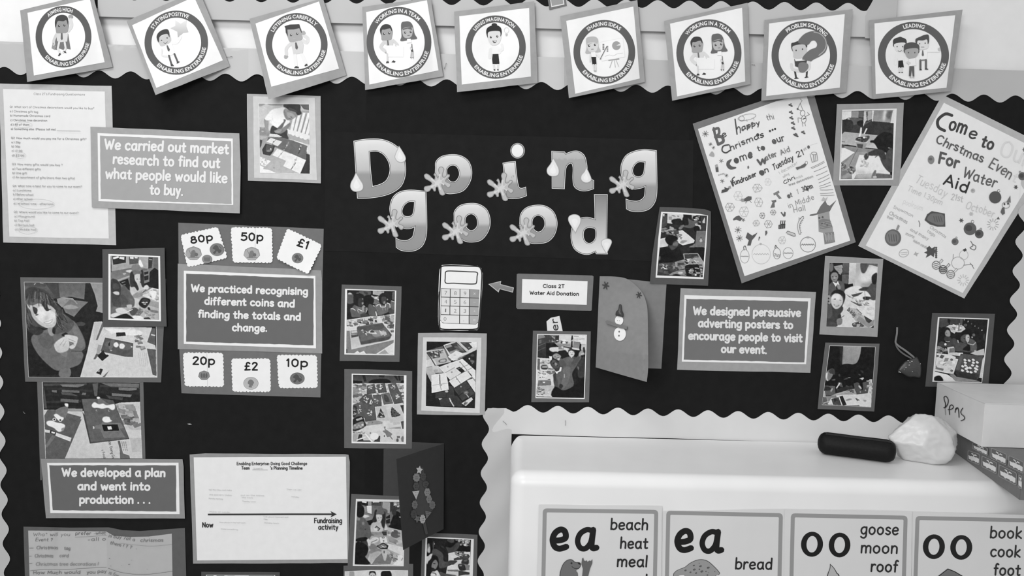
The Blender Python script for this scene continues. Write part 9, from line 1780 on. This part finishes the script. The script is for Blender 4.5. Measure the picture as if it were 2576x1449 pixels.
zf = zt+0.0006; V = [Vector((p.x, p.y, max(zf, p.z))) for p in V]
m = mat_plain('thin_plastic', 0.72, 0.34, 0.3, 60.0, 0.03, 0.5)
m.node_tree.nodes['Principled BSDF'].inputs['Transmission Weight'].default_value = 0.12
r = root('plastic_bag', Vector((bc.x, bc.y, zt)), 'crumpled pale plastic bag between the dark pencil case and the pens box', 'bag')
o = link_mesh('bag_body', V, Fc, m, r, smooth=True)
tp = [P(2377, 1050, -bc.y), P(2362, 1082, -bc.y+0.012), P(2408, 1085, -bc.y+0.01), P(2432, 1120, -bc.y+0.004), P(2330, 1110, -bc.y+0.025), P(2385, 1150, -bc.y+0.03)]
V, Fc = [], []
def flap(a, b, c, th=0.0012):
    n = (b-a).cross(c-a).normalized()*th; k = len(V); V.extend([a, b, c, a+n, b+n, c+n]); Fc.extend([(k, k+1, k+2), (k+5, k+4, k+3), (k, k+3, k+4, k+1), (k+1, k+4, k+5, k+2), (k+2, k+5, k+3, k)])

# patterned box, then the pens box standing on it
FLc = Vector((0.893, -0.045, 0)); NLc = Vector((0.852, -0.322, 0)); dv = (NLc-FLc).normalized(); rv = Vector((-dv.y, dv.x, 0)); H1 = 0.0520
if rv.x < 0: rv = -rv
def prism(name, base, z0, z1, mat, parent):
    V = [Vector((p.x, p.y, z0)) for p in base]+[Vector((p.x, p.y, z1)) for p in base]; n = len(base)
    Fc = [tuple(range(n)), tuple(range(n, 2*n))[::-1]]+[(i, n+i, n+(i+1) % n, (i+1) % n) for i in range(n)]
    o = link_mesh(name, V, Fc, mat, parent); bm = bmesh.new(); bm.from_mesh(o.data); bmesh.ops.recalc_face_normals(bm, faces=bm.faces)
    bmesh.ops.bevel(bm, geom=[e for e in bm.edges], offset=0.0008, segments=2, affect='EDGES'); bm.to_mesh(o.data); bm.free(); return o
base = [FLc, NLc, NLc+rv*0.26, FLc+rv*0.26]
r = root('patterned_box', Vector((0.95, -0.18, zt)), 'grey box printed with rows of little ships, under the white pens box', 'box')
prism('box_body', base, zt+0.0003, zt+H1, mat_plain('grey_printed_card', 0.155, 0.5, 0.2, 80.0, 0.06), r)
PS = PlaneSurf((FLc.x, FLc.y, zt), (-rv.x, -rv.y, 0)); TB2 = crop(2240, 940, 2576, 1521)
pr = Print(PS, 0.0005, TB2, wr=205)
def tile(x0, y0, x1, y1, hh, last=False):
    q = [(x0, y0), (x1, y1), (x1-4, y1+hh), (x0-6, y0+hh*.94)]
    qq = [pr.map(p) for p in q]; pr.poly(rrect(qq, 4.5), 132, raw=True); pr.poly(rrect(inset(qq, 1.9), 3.2), 92, raw=True)
    f = lambda u, v: (x0+(x1-x0)*u-5*v, y0+(y1-y0)*u+hh*v)
    pr.poly([f(.07, .44), f(.28, .46), f(.30, .42), f(.66, .44), f(.70, .40), f(.93, .46), f(.93, .80), f(.82, .86), f(.76, .80), f(.66, .86), f(.60, .78), f(.44, .78), f(.36, .86), f(.28, .76), f(.12, .76)], 205)
    for a, b in (((.34, .2), (.44, .22)), ((.58, .22), (.70, .26))): pr.stroke([f(*a), f(*b)], 2.4, 205)
    pr.stroke([f(.40, .22), f(.50, .34), f(.62, .24)], 1.5, 205); pr.stroke([f(.50, .34), f(.50, .46)], 2.0, 205)
for x0, y0, x1, y1, hh in ((880, 868, 1020, 915, 128), (1040, 930, 1215, 1010, 138), (1235, 1030, 1440, 1130, 148), (1458, 1145, 1500, 1165, 160), (935, 770, 1112, 850, 90), (1145, 840, 1325, 915, 132), (1345, 925, 1520, 1005, 140)): tile(x0, y0, x1, y1, hh)
pr.build('ship_print', r)
A_ = P(2357, 963, 0.012); zb = A_.z; Yn = solve_Y(2478, 1016, zb); B_ = P(2478, 1016, Yn)
nb = Vector((B_.x+0.36, B_.y-0.006, 0)); fb = Vector((A_.x+0.36, A_.y-0.004, 0))
base = [Vector((A_.x, A_.y, 0)), Vector((B_.x, B_.y, 0)), nb, fb]
r = root('pens_box', Vector((1.03, -0.1, zt+H1)), "white cardboard box with 'Pens' handwritten on its side, at the right edge", 'box')
M_WC = mat_plain('white_cardboard', 0.70, 0.5, 0.25, 30.0, 0.03)
prism('box_body', base, zt+H1+0.0006, zb, M_WC, r)
# lid: a thin top board with its own seam
lb = [v+Vector((-0.00005, 0, 0)) for v in base[:2]]+[nb, fb]
prism('lid', lb, zb+0.00005, zb+0.0012, M_WC, r)
dd = (base[1]-base[0]).normalized(); PS = PlaneSurf(base[0]+Vector((0, 0, zt)), (dd.y, -dd.x, 0))
if PS.n.x > 0: PS.n = -PS.n
pr = Print(PS, 0.0012, TB2, wr=205)
for pth in ((608, 268, 612, 300, 625, 340, 622, 380, 605, 388), (612, 264, 632, 258, 655, 290, 655, 330, 640, 365, 618, 392), (622, 400, 626, 465), (655, 408, 690, 405, 715, 385, 705, 358, 680, 362, 668, 400, 672, 465), (735, 440, 742, 400, 765, 388, 775, 420, 780, 498), (745, 410, 760, 392, 772, 400), (822, 392, 800, 430, 808, 460, 840, 490, 838, 520, 802, 536)):
    pr.stroke(pl(*pth), 2.0, 48 if pth[0] != 622 else 150, sm=True)
pr.build('lettering', r)
# tiny loose scraps stuck to the dark paper
def scrap(pts, label, g=190):
    s = Surf(pl(0, 0, 100, 0, 100, 100, 0, 100), 0.0006); o = sheet('paper_fleck', pts, s, g, None, M_PAPER(), t=0.0004); tag(o, label, 'paper fleck')
scrap(pl(471, 1066, 478, 1065.5, 483, 1067.5, 476, 1068.5), 'tiny white fleck on the dark paper above the timeline sheet')
scrap(pl(57, 1034, 60, 1037, 64, 1041, 61, 1040), 'tiny pale fleck on the dark paper left of the santa cards photo', 150)
